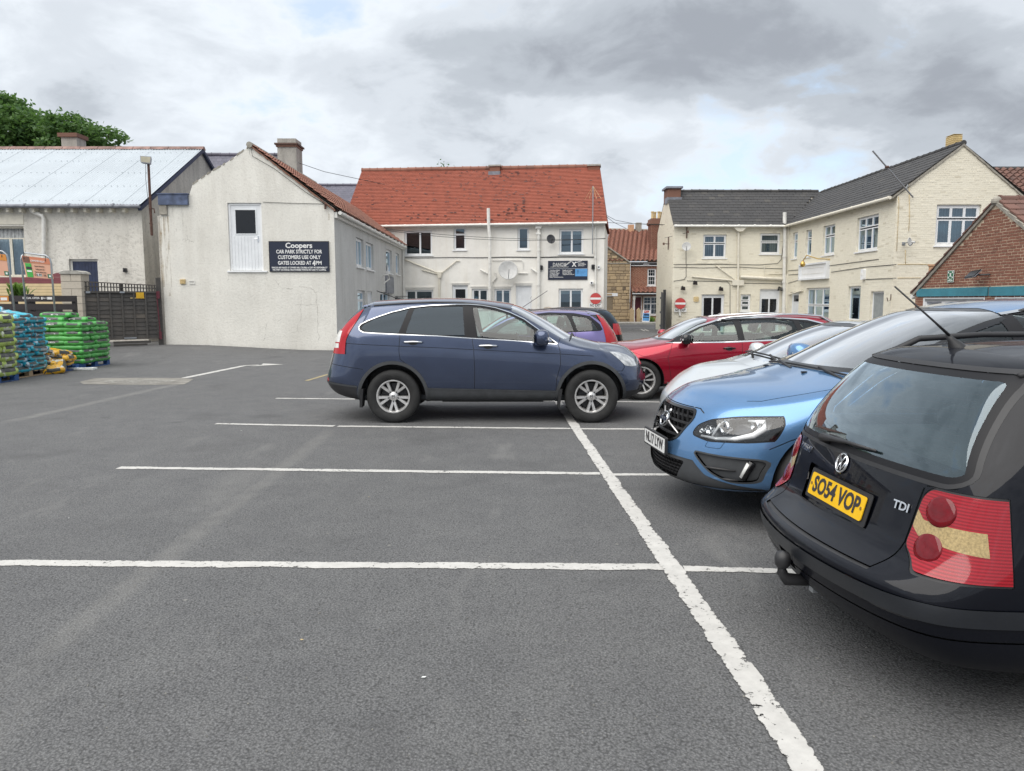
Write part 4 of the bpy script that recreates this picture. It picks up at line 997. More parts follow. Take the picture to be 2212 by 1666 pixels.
def dish(fac, u, v, rpx, mat, label, tilt=(0.35, 0.25), d=.5, arm=.5, face=0.0):
 a, z = fac.px(u, v, d); p = fac.P(a, z, d); zc = p.y; r = rpx * zc / FPX
 th = thing('satellite_dish', label, 'satellite dish', p)
 nrm = (fac.n + Vector((tilt[0], 0, tilt[1]))).normalized() if face == 0 else Vector((tilt[0], tilt[1], .25)).normalized()
 m = frame(p, nrm.cross(Vector((0, 0, 1))) * -1, (0, 0, 1)); m = Matrix.Translation(p) @ nrm.to_track_quat('Z', 'Y').to_matrix().to_4x4()
 b = MB(); prof = [(r * t, .22 * r * t * t) for t in (0.001, .2, .4, .6, .8, .93, 1.0)] + [(r * 1.02, .22 * r - .01), (r * .93, .22 * r * .86 - .03), (r * .5, .02 * r - .03), (.001, -.03)]
 b.lathe(prof, 36, m); b.build('dish', mat, th, smooth=True)
 lnb = m @ Vector((0, -r * .25, r * .95)); low = m @ Vector((0, -r * .98, .15 * r))
 b = MB(); b.tube([low, lnb], .016 + .004 * r, 6); b.build('arm', 'steel' if mat != 'dish_dark' else 'black_plastic', th)
 b = MB(); q = (m @ Vector((0, 0, .3 * r)) - lnb).normalized(); b.tube([lnb - q * .05, lnb + q * .07], .035 + .01 * r, 8); b.build('receiver', 'black_plastic' if mat == 'dish_dark' else 'dish_grey', th)
 b = MB(); back = m @ Vector((0, 0, -.03)); w = fac.P(a, z - r * .2, 0); b.tube([back, back + (w - back) * .6, w], .022, 6); b.box(-.06, .06, -.06, .06, -.01, .01, fac.frame(a, z - r * .2, .012)); b.build('bracket', 'steel', th)
 return th
dish(rf, 1097, 585, 20.5, 'dish_grey', 'large pale satellite dish on the white wall above the doors', (.28, .3), .55)
dish(rf, 1189.5, 517, 9.6, 'dish_dark', 'small black satellite dish beside the upper right window of the white house', (.5, .2), .42)
def no_exit(fac, u, v, rpx, plate, label, dd=.0):
 a, z = fac.px(u, v, .12 + dd); r = rpx * fac.P(a, z).y / FPX; th = thing('no_exit_sign', label, 'sign', fac.P(a, z, 0))
 m = fac.frame(a, z, .10 + dd); b = MB(); b.lathe([(.001, .012), (r, .012), (r, 0), (.001, 0)], 40, m); b.build('disc', 'sign_red', th)
 b = MB(); b.box(-r * .97, r * .97, -r * .19, r * .19, .013, .017, m); b.build('bar', 'sign_white', th)
 b = MB(); b.lathe([(r, .0), (r * 1.03, .0), (r * 1.03, .014), (r, .014)], 40, m); b.build('rim', 'lead', th)
 a0, a1, z0, z1 = fac.rect(*plate, .10 + dd); b = MB(); fac.box(b, a0, a1, z0, z1, .095 + dd, .11 + dd); b.build('plate', 'sign_white', th)
 lettering(fac, th, 'NO EXIT', (a0 + a1) / 2, (z0 + z1) / 2, (z1 - z0) * .95, (a1 - a0) * .86, 'print_dark', .006, .113 + dd)
 b = MB(); fac.box(b, a - .05, a + .05, z0 - .2, z, 0, .094 + dd); b.build('mounting', 'pipe_white', th)
no_exit(rf, 1286.6, 645.3, 11.8, (1272.7, 655.8, 1299.3, 664.2), 'round red NO EXIT sign on the white wall behind the dark and purple cars', .09)
th = thing('aerial_mast', 'tall mast with drooping wire aerial against the red tiled roof', 'aerial', rf.P(rf.px(1280, 549)[0], 4, .35))
m0, m1 = rf.P(*rf.px(1280, 549, .38), .38), rf.P(*rf.px(1281, 402, .38), .38)
b = MB(); b.tube([m0, m1], .028, 8); b.build('mast', 'steel', th)
b = MB()
for (du, dv) in ((-18, 30), (-8, 27), (8, 29), (18, 28)):
 b.tube([m1, rf.P(*rf.px(1281 + du, 402 + dv, .38 + du * .02), .38 + du * .02)], .008, 4)
b.build('whip', 'pot_cream', th)
b = MB(); b.tube([rf.P(*rf.px(1280, 545, .02), .0), rf.P(*rf.px(1280, 545, .38), .38)], .02, 6); b.tube([rf.P(*rf.px(1279.5, 512, .02), .0), rf.P(*rf.px(1280, 512, .38), .38)], .02, 6); b.build('wall_bracket', 'steel', th)
def wall_gadget(fac, u, v, w, h, name, label, cat, mat, d=.1, lens=None, group=None):
 a, z = fac.px(u, v); th = thing(name, label, cat, fac.P(a, z, 0), group=group)
 b = MB(); b.prism(rrect(-w / 2, w / 2, -h / 2, h / 2, min(w, h) * .2, 3), d, fac.frame(a, z, .003)); b.build('housing', mat, th)
 b = MB(); b.lathe([(.001, .012), (min(w, h) * .28, .012), (min(w, h) * .34, 0)], 12, fac.frame(a, z, d + .003)); b.build('lens', lens or 'black_gloss', th)
 return th
wall_gadget(rf, 1168, 578.5, .24, .24, 'junction_box', 'small black square box left of the black and blue shop board', 'box', 'black_plastic')
wall_gadget(rf, 1293.5, 577.5, .12, .2, 'security_camera', 'small camera under the bracket right of the white downpipe', 'camera', 'upvc', .15)
wall_gadget(rf, 1278.5, 611.5, .16, .14, 'security_camera', 'white dome camera left of the downpipe above the no exit sign', 'camera', 'upvc', .2)
wall_gadget(rf, 1281.5, 577, .18, .24, 'wall_lamp', 'black lamp on the wall beside the shop board', 'lamp', 'black_plastic', .12)
a0, a1, z0, z1 = rf.rect(1183.9, 563.6, 1269.3, 604.6); th = thing('shop_board', 'dark blue business board with silver lettering and a light blue panel', 'sign', rf.P((a0 + a1) / 2, z0, 0)); W = a1 - a0; H = z1 - z0
b = MB(); rf.box(b, a0, a1, z0, z1, .003, .04); b.build('board', 'sign_navy', th)
b = MB(); rf.box(b, a0 + .01, a1 - .01, z0 + H * .575, z0 + H * .60, .041, .044); b.build('divider', 'steel', th)
b = MB(); rf.box(b, a0 + W * .69, a1 - .01, z0 + H * .18, z0 + H * .57, .041, .044); b.build('contact_panel', 'sign_blue', th)
lettering(rf, th, 'DANOX', a0 + W * .29, z0 + H * .79, .26, W * .34, 'dish_grey', .008, .044)
b = MB(); b.prism([(-.12, -.10), (.30, .20), (.34, .16), (-.04, -.12)], .003, rf.frame(a0 + W * .46, z0 + H * .84, .045)); b.build('emblem', 'dish_grey', th)
lettering(rf, th, 'DOMESTIC, INTERNET & TELEPHONES', a0 + W * .29, z0 + H * .67, .07, W * .46, 'dish_grey', .001, .044)
lettering(rf, th, 'X', a0 + W * .66, z0 + H * .80, .34, W * .12, 'sign_white', .012, .044)
b = MB(); b.prism([(-.1, 0), (.35, .14), (.33, .16), (-.05, .05)], .003, rf.frame(a0 + W * .69, z0 + H * .84, .049)); b.build('emblem', 'sign_white', th)
for k, s in enumerate(('AUTHORISED', 'SALES & SERVICE', 'SPECIALIST')): lettering(rf, th, s, a0 + W * .76, z0 + H * (.86 - k * .065), .075, W * (.16 if k != 1 else .2), 'sign_white', .001, .044, 'LEFT')
for k, s in enumerate(('Television & Radio', 'Internet & WiFi', 'Computer Repair', 'A.V. Electronics', 'Data Networks', 'Radio Communications')):
 lettering(rf, th, s, a0 + W * .045, z0 + H * (.50 - k * .072), .085, W * (.26, .21, .25, .22, .21, .34)[k], 'sign_white', .001, .044, 'LEFT')
for k, s in enumerate(('Satellite & Aerials', 'CCTV Systems', 'Intruder Alarms', 'Telephone & Intercom')): lettering(rf, th, s, a0 + W * .37, z0 + H * (.50 - k * .072), .085, W * (.25, .21, .23, .30)[k], 'sign_white', .001, .044, 'LEFT')
for k in range(3): lettering(rf, th, ('Shop', 'Mobile', 'Office')[k], a0 + W * .73, z0 + H * (.49 - k * .07), .06, W * .05, 'sign_navy', .001, .046, 'LEFT')
# ================================================================== cottages across the street
Yt = 55.5
cf = Facade((0, Yt), (1, 0))
cot = thing('stone_cottage', 'sandstone gable-end cottage with orange pantile roof across the street', 'building', (12, Yt, 0))
A = [cf.px(1290, 540), cf.px(1304, 528), cf.px(1361.5, 568)]; xl = cf.px(1290, 600)[0]; xr = cf.px(1361.5, 600)[0]
wr_ = cf.rect(1300, 640, 1323.5, 672); out = [(xl, 0), (xr, 0), A[2], A[1], (xl, A[1][1])]
wall(cf, out, [wr_], 'mortar_stone', cot)
mm = courses(cf, out, [wr_], .42, .235, .028, .05, lambda a, z: -a, .5, .02, 5); put_pieces(cot, 'stone', 'stone_block', mm, 300, 'stones', .12)
w = window(cf, wr_, cot, [(0, 1, 0, 1)], mat='pot_cream', sill=False); b = MB(); cf.box(b, wr_[0] - .1, wr_[1] + .35, wr_[3], wr_[3] + .22, 0, .05); b.build('lintel', 'upvc_dull', cot)
b = MB(); p, q = cf.P(*A[1], .05), cf.P(*A[2], .05); b.tube([p, q], .06, 6); b.build('verge', 'mortar_grey', cot)
b = MB(); b.box(xl, xr - .01, Yt + .02, Yt + 3, 0, A[2][1] - .1); b.build('core', 'mortar_stone', cot)
z5 = cf.px(1330, 569)[1]; b = MB(); cf.box(b, xl, xr + .05, z5 - .03, z5 + .03, .03, .07); b.build('string_course', 'mortar_grey', cot)
hf = Facade((0, Yt + .35), (1, 0)); h0 = hf.px(1361.8, 600)[0]; h1 = hf.px(1432, 600)[0]; hz = hf.px(1400, 566)[1]
hb = thing('brick_cottage', 'orange brick cottage with pantile roof, tall brick chimney and bay window', 'building', (16, Yt, 0))
hw = {'u': hf.rect(1398.5, 580, 1417.6, 617.5), 'g': hf.rect(1389, 640.5, 1423, 681), 'p': hf.rect(1366, 640, 1387, 696)}; hw['p'] = hw['p'][:2] + (0.15, hw['p'][3])
o = [(h0, 0), (h1, 0), (h1, hz), (h0, hz)]
wall(hf, o, list(hw.values()), 'mortar', hb)
mm = courses(hf, o, list(hw.values()), .23, .085, .014, .016, lambda a, z: -z, .08, .003, 9); put_pieces(hb, 'brick', 'brick_orange', mm, 300, 'bricks')
window(hf, hw['u'], hb, [(0, 1, 0, .55), (0, 1, .55, 1)], grid=(3, 2)); window(hf, hw['g'], hb, [(0, .5, 0, .62), (.5, 1, 0, .62), (0, .5, .62, 1), (.5, 1, .62, 1)], grid=(2, 2), blind=None)
solid_door(hf, hw['p'], hb, mat='maroon_paint', frame_mat='upvc')
rY = Yt + 5.0; ra, rb = P3(1316, 496, rY), P3(1440, 499, rY); e1 = Vector((h1, Yt - .05, hz + .05)); e0 = Vector((cf.px(1340, 560)[0] - 1.2, Yt - .02, hz + .05))
tile_roof(hb, e0, e1, ra, rb, .34, .29, 'tile_pan', th=.13, limit=300, kind='pantile', jitter=.02, gap=.0)
b = MB(); b.tube([ra, rb], .11, 8); b.build('ridge', 'mortar_grey', hb)
b = MB(); b.face([ra, e0, Vector((ra.x - .2, rY, 0)), Vector((ra.x - .2, rY + 3, 0))]); b.build('gable', 'stone_block', hb)
b = MB(); b.prism([(0, 0), (0, ra.z), (-4.5, hz), (-4.5, 0)], .25, Matrix(((0, 0, 1, ra.x + .15), (-1, 0, 0, rY), (0, 1, 0, 0), (0, 0, 0, 1)))) if False else None
c0, c1 = P3(1404, 505, Yt + 2.2), P3(1428.5, 505, Yt + 2.2); ctop = P3(1410, 486, Yt + 2.2).z
b = MB(); b.box(c0.x, c1.x, Yt + 1.6, Yt + 3, hz, ctop); ch = b.build('chimney', 'mortar', hb)
fb = Facade((0, Yt + 1.6), (1, 0)); fs = Facade((c0.x, Yt + 1.6), (0, 1)); fs.n = Vector((-1, 0, 0))
mm = courses(fb, [(c0.x, hz), (c1.x, hz), (c1.x, ctop), (c0.x, ctop)], [], .23, .085, .012, .03, lambda a, z: -z, .08, .004, 11) + courses(fs, [(0, hz), (1.4, hz), (1.4, ctop), (0, ctop)], [], .23, .085, .012, .03, lambda a, z: -z, .08, .004, 12)
me = piece_mesh('brick', 'brick_red'); vs = [v.co.copy() for v in me.vertices]; fsx = [tuple(p.vertices) for p in me.polygons]; V = []; F = []
for m in mm: bb = len(V); V += [tuple(m @ v) for v in vs]; F += [tuple(bb + i for i in f) for f in fsx]
m2 = bpy.data.meshes.new('bricks'); m2.from_pydata(V, [], F); m2.materials.append(M['brick_red']); link('bricks', m2, ch, kind='stuff')
b = MB(); b.box(c0.x - .1, c1.x + .1, Yt + 1.5, Yt + 3.1, ctop, ctop + .22); b.box(c0.x - .04, c1.x + .04, Yt + 1.56, Yt + 3.04, ctop + .22, ctop + .42); b.build('chimney_cap', 'brick_dark', ch)
for k in range(4):
 b = MB(); x = c0.x + .12 + k * .24; b.lathe([(.10, 0), (.09, .45), (.12, .47), (.12, .55), (.07, .55), (.07, .3)], 12, Matrix.Translation((x, Yt + 2.0 + .25 * (k % 2), ctop + .42))); b.build('chimney_pot', 'pot_cream', hb)
for k, x in enumerate((c0.x - 1.25, c0.x - .65)):
 b = MB(); b.box(x, x + .42, Yt + 4.6, Yt + 5.1, ra.z - .5, ra.z + .35 + .15 * k); b.build('far_chimney', 'pot_clay' if k == 0 else 'mortar_grey', hb)
b = MB(); hf.box(b, h0, h1, hz - .28, hz - .02, .02, .10); b.build('eaves_board', 'black_plastic', hb); b = MB(); hf.box(b, h0, h1, hz - .10, hz - .04, .10, .16); hf.box(b, h0, h1, hz - .30, hz - .24, .10, .14)
for k in range(3): a = h0 + .9 + k * 1.4; hf.box(b, a, a + .45, hz - .2, hz - .14, .1, .13)
b.build('eaves_trim', 'upvc', hb)
za, zb2 = hf.px(1400, 621)[1], hf.px(1400, 632, .7)[1]
tile_roof(hb, hf.P(h0 + .05, zb2, .75), hf.P(h1, zb2, .75), hf.P(h0 + .05, za, .03), hf.P(h1, za, .03), .34, .22, 'tile_pan', th=.10, limit=40, kind='pantile', jitter=.02, gap=.0)
b = MB(); hf.box(b, h0 + .05, h1, zb2 - .22, zb2 - .03, .66, .72); b.build('porch_board', 'black_plastic', hb); b = MB(); hf.box(b, h0 + .05, h1, zb2 - .11, zb2 - .06, .72, .75); b.build('porch_trim', 'upvc', hb)
a = hf.px(1370, 660, .6)[0]; b = MB(); b.lathe([(.09, 0), (.09, .3), (.05, .36), (.075, .6), (.05, 1.2), (.06, 1.7), (.09, 1.75), (.09, 1.95), (.14, zb2 - .24)], 12, Matrix.Translation(hf.P(a, 0, .6))); b.build('porch_post', 'pipe_white', hb, smooth=True)
for (u, nm) in ((1364.5, 0), (1379, 1)):
 a, _ = hf.px(u, 690, 1.2); th = thing('stone_gatepost', ('left' if nm == 0 else 'right') + ' weathered stone gatepost before the brick cottage porch', 'gatepost', hf.P(a, 0, 1.2)); b = MB(); b.prism([(-.14, 0), (.14, 0), (.14, .95), (0, 1.12), (-.14, .95)], .26, hf.frame(a, 0, 1.1)); b.build('post', 'stone_block', th)
th = thing('stone_wall', 'low tumbledown stone wall with weeds before the bay window', 'wall', hf.P(17, 0, 1.2)); u0 = hf.px(1385, 690, 1.2)[0]; rr = random.Random(2)
for k in range(16):
 a = u0 + (k % 8) * .27; z = .12 + (k // 8) * .2; b = MB(); w = .13 + rr.random() * .03; b.prism([(-w, 0), (w, .01), (w * .9, .17), (-w * .95, .19)], .3, hf.frame(a, z - .1, 1.0 + rr.random() * .05)); b.build('stone', 'stone_block', th)
a, z = hf.px(1394.5, 702, 2.0); th = thing('pavement_board', 'white framed advertising board with red letters standing on the far pavement', 'sign', hf.P(a, .12, 2.0)); m = hf.frame(a, .12, 2.0) @ Matrix.Rotation(R(-3), 4, 'Z')
b = MB(); b.box(-.27, .27, 0, .84, 0, .05, m); b.build('board', 'upvc', th); b = MB(); b.box(-.23, .23, .08, .62, .051, .054, m); b.build('poster', 'sign_blue', th)
b = MB(); b.box(-.23, .23, .3, .36, .055, .058, m); b.box(-.15, .2, .46, .56, .055, .058, m); b.build('poster_print', 'sign_navy', th)
me = text_mesh('GFP', .24, 'sign_red', .002, .012); me.transform(m @ Matrix.Translation((0, .71, .055)) @ Matrix.Diagonal((.9, 1, 1, 1))); link('lettering', me, th)
def tuft(p, r, h, n, name, label, cat, mat='leaf_bright', parent=None):
 rr = random.Random(int(p[0] * 100)); b = MB()
 for k in range(n):
  a = rr.uniform(0, 6.28); q = Vector((p[0] + r * rr.uniform(-1, 1) * .6, p[1] + r * rr.uniform(-1, 1) * .6, p[2])); d = Vector((math.cos(a), math.sin(a), 0)); L = h * rr.uniform(.5, 1); w = .015 + h * .05
  s = Vector((-d.y, d.x, 0)) * w; t = q + d * r * rr.uniform(.2, 1) + Vector((0, 0, L)); m_ = q.lerp(t, .5) + Vector((0, 0, L * .15))
  b.face([q - s * .4, q + s * .4, m_ + s, m_ - s]); b.face([m_ - s, m_ + s, t])
 o = b.build(name, mat, parent); o['label'] = label; o['category'] = cat; return o
tuft(hf.P(u0 + .6, .1, 1.5), .5, .5, 60, 'weeds', 'weeds growing on the low stone wall under the bay window', 'weeds')
tuft((cf.P(0, 0).x + 12.55, 38.6, 0), .25, .35, 40, 'weeds', 'weeds at the foot of the open black gate', 'weeds')
simple('lamp_dirty', (.30, .28, .20), .4)
# ================================================================== cream painted brick building (right)
YA = 39.0
fa = Facade((0, YA), (1, 0)); xa0 = fa.px(1453.5, 580)[0]; xj = fa.px(1698, 580)[0]; zA = fa.px(1560, 488)[1]
fb_ = Facade((xj, YA), (0, -1)); fb_.n = Vector((-1, 0, 0))
best = None
for k in range(600):
 Yk = 24 + k * .02; a = YA - Yk; u_ = 1106 + FPX * xj / (Yk * math.cos(PITCH) - (zA - CAM_H) * math.sin(PITCH))
 if best is None or abs(u_ - 1938) < best[0]: best = (abs(u_ - 1938), Yk)
YC = best[1]
fc = Facade((0, YC), (1, 0))
cream = thing('cream_brick_building', 'cream painted brick building with dark tiled roof around the car park corner', 'building', (xj, YA, 0))
AW = {'w1': (1519, 506.5, 1569, 558), 'w2': (1642, 504, 1685.3, 549), 'd1': (1515, 635, 1564, 712), 'w3': (1599.9, 636, 1621.5, 673), 'd2': (1640, 625, 1684, 712)}
AR = {k: fa.rect(*v) for k, v in AW.items()}
for k in ('d1', 'd2'): AR[k] = AR[k][:2] + (0.02, AR[k][3])
oA = [(xa0, -.02), (xj, -.02), (xj, zA), (xa0, zA)]
wall(fa, oA, list(AR.values()), 'mortar_cream', cream)
def brect(u0, u1, zlo, zhi):
 a0 = fb_.px(u0, 600)[0]; a1 = fb_.px(u1, 600)[0]; return (min(a0, a1), max(a0, a1), zlo, zhi)
def bz(u, v): return fb_.px(u, v)[1]
BR = {'w1': brect(1709, 1719.5, bz(1709, 560), bz(1709, 504)), 'w2': brect(1737, 1749.3, bz(1737, 556), bz(1737, 498)), 'w3': brect(1773.6, 1799, bz(1774, 553), bz(1774, 489)),
      'w4': brect(1845.4, 1891.3, bz(1845, 546), bz(1845, 473)), 'd1': brect(1709, 1727.4, .02, 2.05), 'w5': brect(1743.5, 1793.6, .75, bz(1743, 623)),
      'w6': brect(1833.7, 1860.6, .8, bz(1833, 619)), 'd2': brect(1882.6, 1911.3, .02, bz(1882, 630))}
LB = YA - YC; oB = [(0, -.02), (LB, -.02), (LB, zA), (0, zA)]
wall(fb_, oB, list(BR.values()), 'mortar_cream', cream, name='side_wall')
apC = fc.px(2081.5, 312); xc1 = 2 * apC[0] - xj
CR_ = {'w': fc.rect(2021.5, 442, 2117.5, 531)}
oC = [(xj, -.02), (xc1, -.02), (xc1, zA), apC, (xj, zA)]
wall(fc, oC, list(CR_.values()), 'mortar_cream', cream, name='gable_wall')
fd = Facade((xa0, YA), (0, 1)); fd.n = Vector((-1, 0, 0)); rzA = 7.42; rYA = 41.1
wall(fd, [(0, -.02), (4.3, -.02), (4.3, zA), (2.1, rzA), (0, zA)], [], 'mortar_cream', cream, name='end_wall')
mA = courses(fa, oA, list(AR.values()), .235, .078, .007, .0095, lambda a, z: abs(a - xj) + 40, .10, .003, 21)
mB_ = courses(fb_, oB, list(BR.values()), .235, .078, .007, .0095, lambda a, z: 30 - a + abs(z - 3) * .5, .10, .003, 22)
mC = courses(fc, oC, list(CR_.values()), .235, .078, .007, .0095, lambda a, z: abs(z - 4) * .4, .10, .003, 23)
mD = courses(fd, [(0, -.02), (4.3, -.02), (4.3, zA), (2.1, rzA), (0, zA)], [], .235, .078, .007, .0095, lambda a, z: a + 40, .10, .003, 24)
put_pieces(cream, 'brick', 'painted_brick', mC[:300] + mC[300:] + mB_ + mA + mD, 300, 'bricks')
P3_ = [(0, .5, 0, .62), (.5, 1, 0, .62), (0, .5, .66, 1), (.5, 1, .66, 1)]
window(fa, AR['w1'], cream, P3_, blind='vertical', back='room_blue', sill=True, sillmat='upvc'); window(fa, AR['w2'], cream, [(0, 1, 0, .58), (0, 1, .62, 1)], blind='vertical', back='room_blue')
window(fa, AR['w3'], cream, [(0, 1, 0, .33), (0, 1, .36, .64), (0, 1, .67, 1)])
solid_door(fa, AR['d1'], cream, glazed=[(.06, .46, .02, .93), (.54, .94, .02, .93)]); solid_door(fa, AR['d2'], cream, glazed=[(.08, .46, .0, .80), (.54, .92, .0, .80)])
P2_ = [(0, 1, 0, .66), (0, 1, .70, 1)]
window(fb_, BR['w1'], cream, P2_, blind='vertical'); window(fb_, BR['w2'], cream, P2_, blind='vertical', back='room_blue')
window(fb_, BR['w3'], cream, P3_, blind='curtain'); T3 = [(0, .333, 0, .66), (.333, .667, 0, .66), (.667, 1, 0, .66), (0, .333, .70, 1), (.333, .667, .70, 1), (.667, 1, .70, 1)]
window(fb_, BR['w4'], cream, T3, blind='vertical', back='room_blue')
window(fb_, BR['w5'], cream, [(0, .33, 0, .45), (.33, .67, 0, .45), (.67, 1, 0, .45), (0, .33, .47, 1), (.33, .67, .47, 1), (.67, 1, .47, 1)], blind='vertical', fw=.04, sill=False)
window(fb_, BR['w6'], cream, [(0, 1, 0, 1)], blind='vertical', fw=.04, sill=False)
solid_door(fb_, BR['d1'], cream, glazed=[(.15, .85, .80, .96)]); simple('mesh_grey', (.28, .30, .30), .6); solid_door(fb_, BR['d2'], cream, mat='mesh_grey', handle=False)
window(fc, CR_['w'], cream, T3, blind='vertical', back='room_blue', fw=.08)
b = MB();
for r_ in (AR['w1'],):
 fa.box(b, r_[0] - .3, r_[1] + .15, r_[2] - .28, r_[2] - .12, 0, .05)
b.build('old_sill', 'mortar_cream', cream)
ov = .25
ELa, ERa = Vector((xa0 - .08, YA - ov, zA + .02)), Vector((xj + .15, YA - ov, zA + .02)); RLa, RRa = Vector((xa0 - .02, rYA, rzA)), Vector((xj + 3.6, rYA, rzA))
sl = (apC[1] - zA) / (apC[0] - xj)
def clipA(p): return p.x < xj + (p.y - (YA - ov)) * .93 + .12 + (0.05)
tile_roof(cream, ELa, Vector((xj + 3.6, YA - ov, zA + .02)), RLa, RRa, .34, .265, 'tile_dark', th=.038, limit=150, kind='roof_tile', jitter=.006, clip=clipA)
bR0, bR1 = Vector((apC[0], YC - .02, apC[1] + .03)), Vector((apC[0], rYA - .2, apC[1] + .03))
bE0, bE1 = Vector((xj - ov, YC - .02, zA - .02)), Vector((xj - ov, rYA - .2, zA - .02))
def clipB(p): return (YA - ov - .05) + (p.x - xj) * 1.06 > p.y
tile_roof(cream, bE0, bE1, bR0, bR1, .34, .265, 'tile_dark', th=.038, limit=150, kind='roof_tile', jitter=.006, clip=clipB)
for o in [c for c in cream.children if c.name.startswith('roof') and not c.name.startswith('roof_tile')]: pass
b = MB(); b.face([bR0, bR1, Vector((xc1 + .2, rYA, zA)), Vector((xc1 + .2, YC - .02, zA))]); b.face([RLa, RRa, Vector((xj + 3.6, YA + 4.4, zA)), Vector((xa0, YA + 4.4, zA))]); b.build('rear_slope', 'tile_dark', cream)
ridge_tiles(cream, RLa + Vector((.5, 0, .03)), RRa + Vector((-1.3, 0, .03)), .42, .10, 'tile_dark'); ridge_tiles(cream, bR0 + Vector((0, 0, .02)), bR1 + Vector((0, -.3, .02)), .42, .09, 'tile_dark')
b = MB(); rr = random.Random(4)   # verge edges of the near gable
for (p, q) in (((xj - ov * .8, zA - .05), apC), (apC, (xc1, zA))):
 for k in range(26):
  t0, t1 = k / 26, (k + 1) / 26; x0, z0 = p[0] + (q[0] - p[0]) * t0, p[1] + (q[1] - p[1]) * t0; x1, z1 = p[0] + (q[0] - p[0]) * t1, p[1] + (q[1] - p[1]) * t1; h = .05 + .03 * rr.random()
  b.hexa([(x0, YC - .05, z0 - h), (x1, YC - .05, z1 - h), (x1, YC + .1, z1 - h), (x0, YC + .1, z0 - h), (x0, YC - .05, z0 + .01), (x1, YC - .05, z1 + .01), (x1, YC + .1, z1 + .01), (x0, YC + .1, z0 + .01)])
b.build('verge_mortar', 'mortar_grey', cream)
c0, c1 = P3(1440, 410, rYA - .2), P3(1467.5, 410, rYA - .2); ct = P3(1450, 408, rYA - .4).z; b = MB(); b.box(c0.x, c1.x, rYA - .55, rYA + .5, rzA - .6, ct); ch = b.build('chimney', 'brick_dark', cream)
b = MB(); b.box(c0.x - .1, c1.x + .1, rYA - .65, rYA + .6, ct, ct + .10); b.build('chimney_cap', 'lead', ch); b = MB(); b.box(c0.x - .03, c1.x + .05, rYA - .62, rYA + .1, rzA - .66, rzA - .35); b.build('lead_flashing', 'lead', ch)
p0, p1 = P3(2050, 296, YC + 1.3), P3(2069, 296, YC + 1.3); b = MB(); b.box(p0.x, p1.x, YC + 1.0, YC + 1.5, apC[1] - .2, p0.z); ch = b.build('chimney', 'pot_cream', cream)
b = MB()
for k in range(9): b.box(p0.x - .006, p1.x + .006, YC + .994, YC + 1.506, apC[1] + k * .07, apC[1] + k * .07 + .02)
b.build('chimney_rib', 'brass', ch)
b = MB(); b.tube([(xa0 - .05, YA - ov - .04, zA - .03), (xj - .3, YA - ov - .04, zA - .04)], .06, 10)
for k in range(7): b.tube([(xa0 + .8 * k, YA - ov - .04, zA - .03), (xa0 + .8 * k + .08, YA - ov - .04, zA - .03)], .07, 10)
b.build('gutter', 'pipe_white', cream)
b = MB(); b.tube([(xj - ov - .03, YC - .05, zA - .06), (xj - ov - .03, YA - .3, zA - .06)], .06, 10)
for k in range(11): b.tube([(xj - ov - .03, YC + 1.0 * k, zA - .06), (xj - ov - .03, YC + 1.0 * k + .08, zA - .06)], .07, 10)
b.build('gutter', 'pipe_cream', cream)
pipe(fa, [(1595.5, 496), (1594.5, 600), (1593, 714)], .055, cream, 'pipe_cream', 'downpipe', d=.09)
b = MB(); a, z = fa.px(1597.5, 491, .1); b.prism([(-.32, .12), (.32, .12), (.30, -.05), (.12, -.22), (-.12, -.22), (-.30, -.05)], .26, fa.frame(a, z, .003)); b.build('hopper', 'pipe_cream', cream)
pipe(fa, [(1695, 459), (1695, 484), (1696, 497), (1692.5, 712)], .095, cream, 'pipe_white', 'soil_pipe', d=.16)
pipe(fa, [(1703, 486), (1703, 590), (1699.5, 600), (1699, 712)], .06, cream, 'pipe_cream', 'downpipe', d=.2)
pipe(fa, [(1599, 598.5), (1645, 601), (1692, 603)], .085, cream, 'pipe_cream', 'waste_pipe', d=.12, brackets=False)
pipe(fa, [(1546, 573.5), (1587, 604)], .03, cream, 'pipe_cream', 'waste_pipe', d=.06, brackets=False); pipe(fa, [(1495, 598), (1594, 607)], .035, cream, 'pipe_cream', 'waste_pipe', d=.06, brackets=False)
pipe(fa, [(1652, 573), (1651, 585), (1653, 597), (1662, 592), (1690, 591.5)], .022, cream, 'pipe_cream', 'waste_pipe', d=.05, brackets=False)
pipe(fb_, [(1703, 637), (1733, 628)], .04, cream, 'pipe_cream', 'waste_pipe', d=.06, brackets=False)
b = MB(); a, z = fa.px(1593, 611); b.prism(rrect(-.3, .3, -.14, .14, .04), .14, fa.frame(a, z, .003)); b.build('pipe_box', 'pipe_cream', cream)
for pts in (((1455, 571.5), (1490, 571), (1560, 571), (1640, 572), (1680, 569), (1688, 560), (1692, 525)), ((1455, 577), (1520, 579), (1600, 577), (1640, 579), (1690, 581)), ((1455, 607.5), (1478, 604), (1482, 598), (1482, 578), (1484, 572)), ((1484, 607), (1540, 608), (1572, 609), (1577, 615), (1577, 690)), ((1604, 612), (1650, 613), (1690, 614)), ((1482, 541), (1482, 571))):
 cable([fa.P(*fa.px(u, v + math.sin(u * .3) * .3, .02), .02) for u, v in pts], .012, 'wire', 'x', parent=cream, mat='wood_grey')
for pts in (((1703, 585), (1740, 582), (1800, 573), (1898, 560)), ((1703, 594), (1735, 592)), ((1795, 588), (1870, 577), (1936, 571.5)), ((1870, 604), (1936, 601)), ((1703, 612), (1735, 602))):
 cable([fb_.P(*fb_.px(u, v, .02), .02) for u, v in pts], .012, 'wire', 'x', parent=cream, mat='wood_grey')
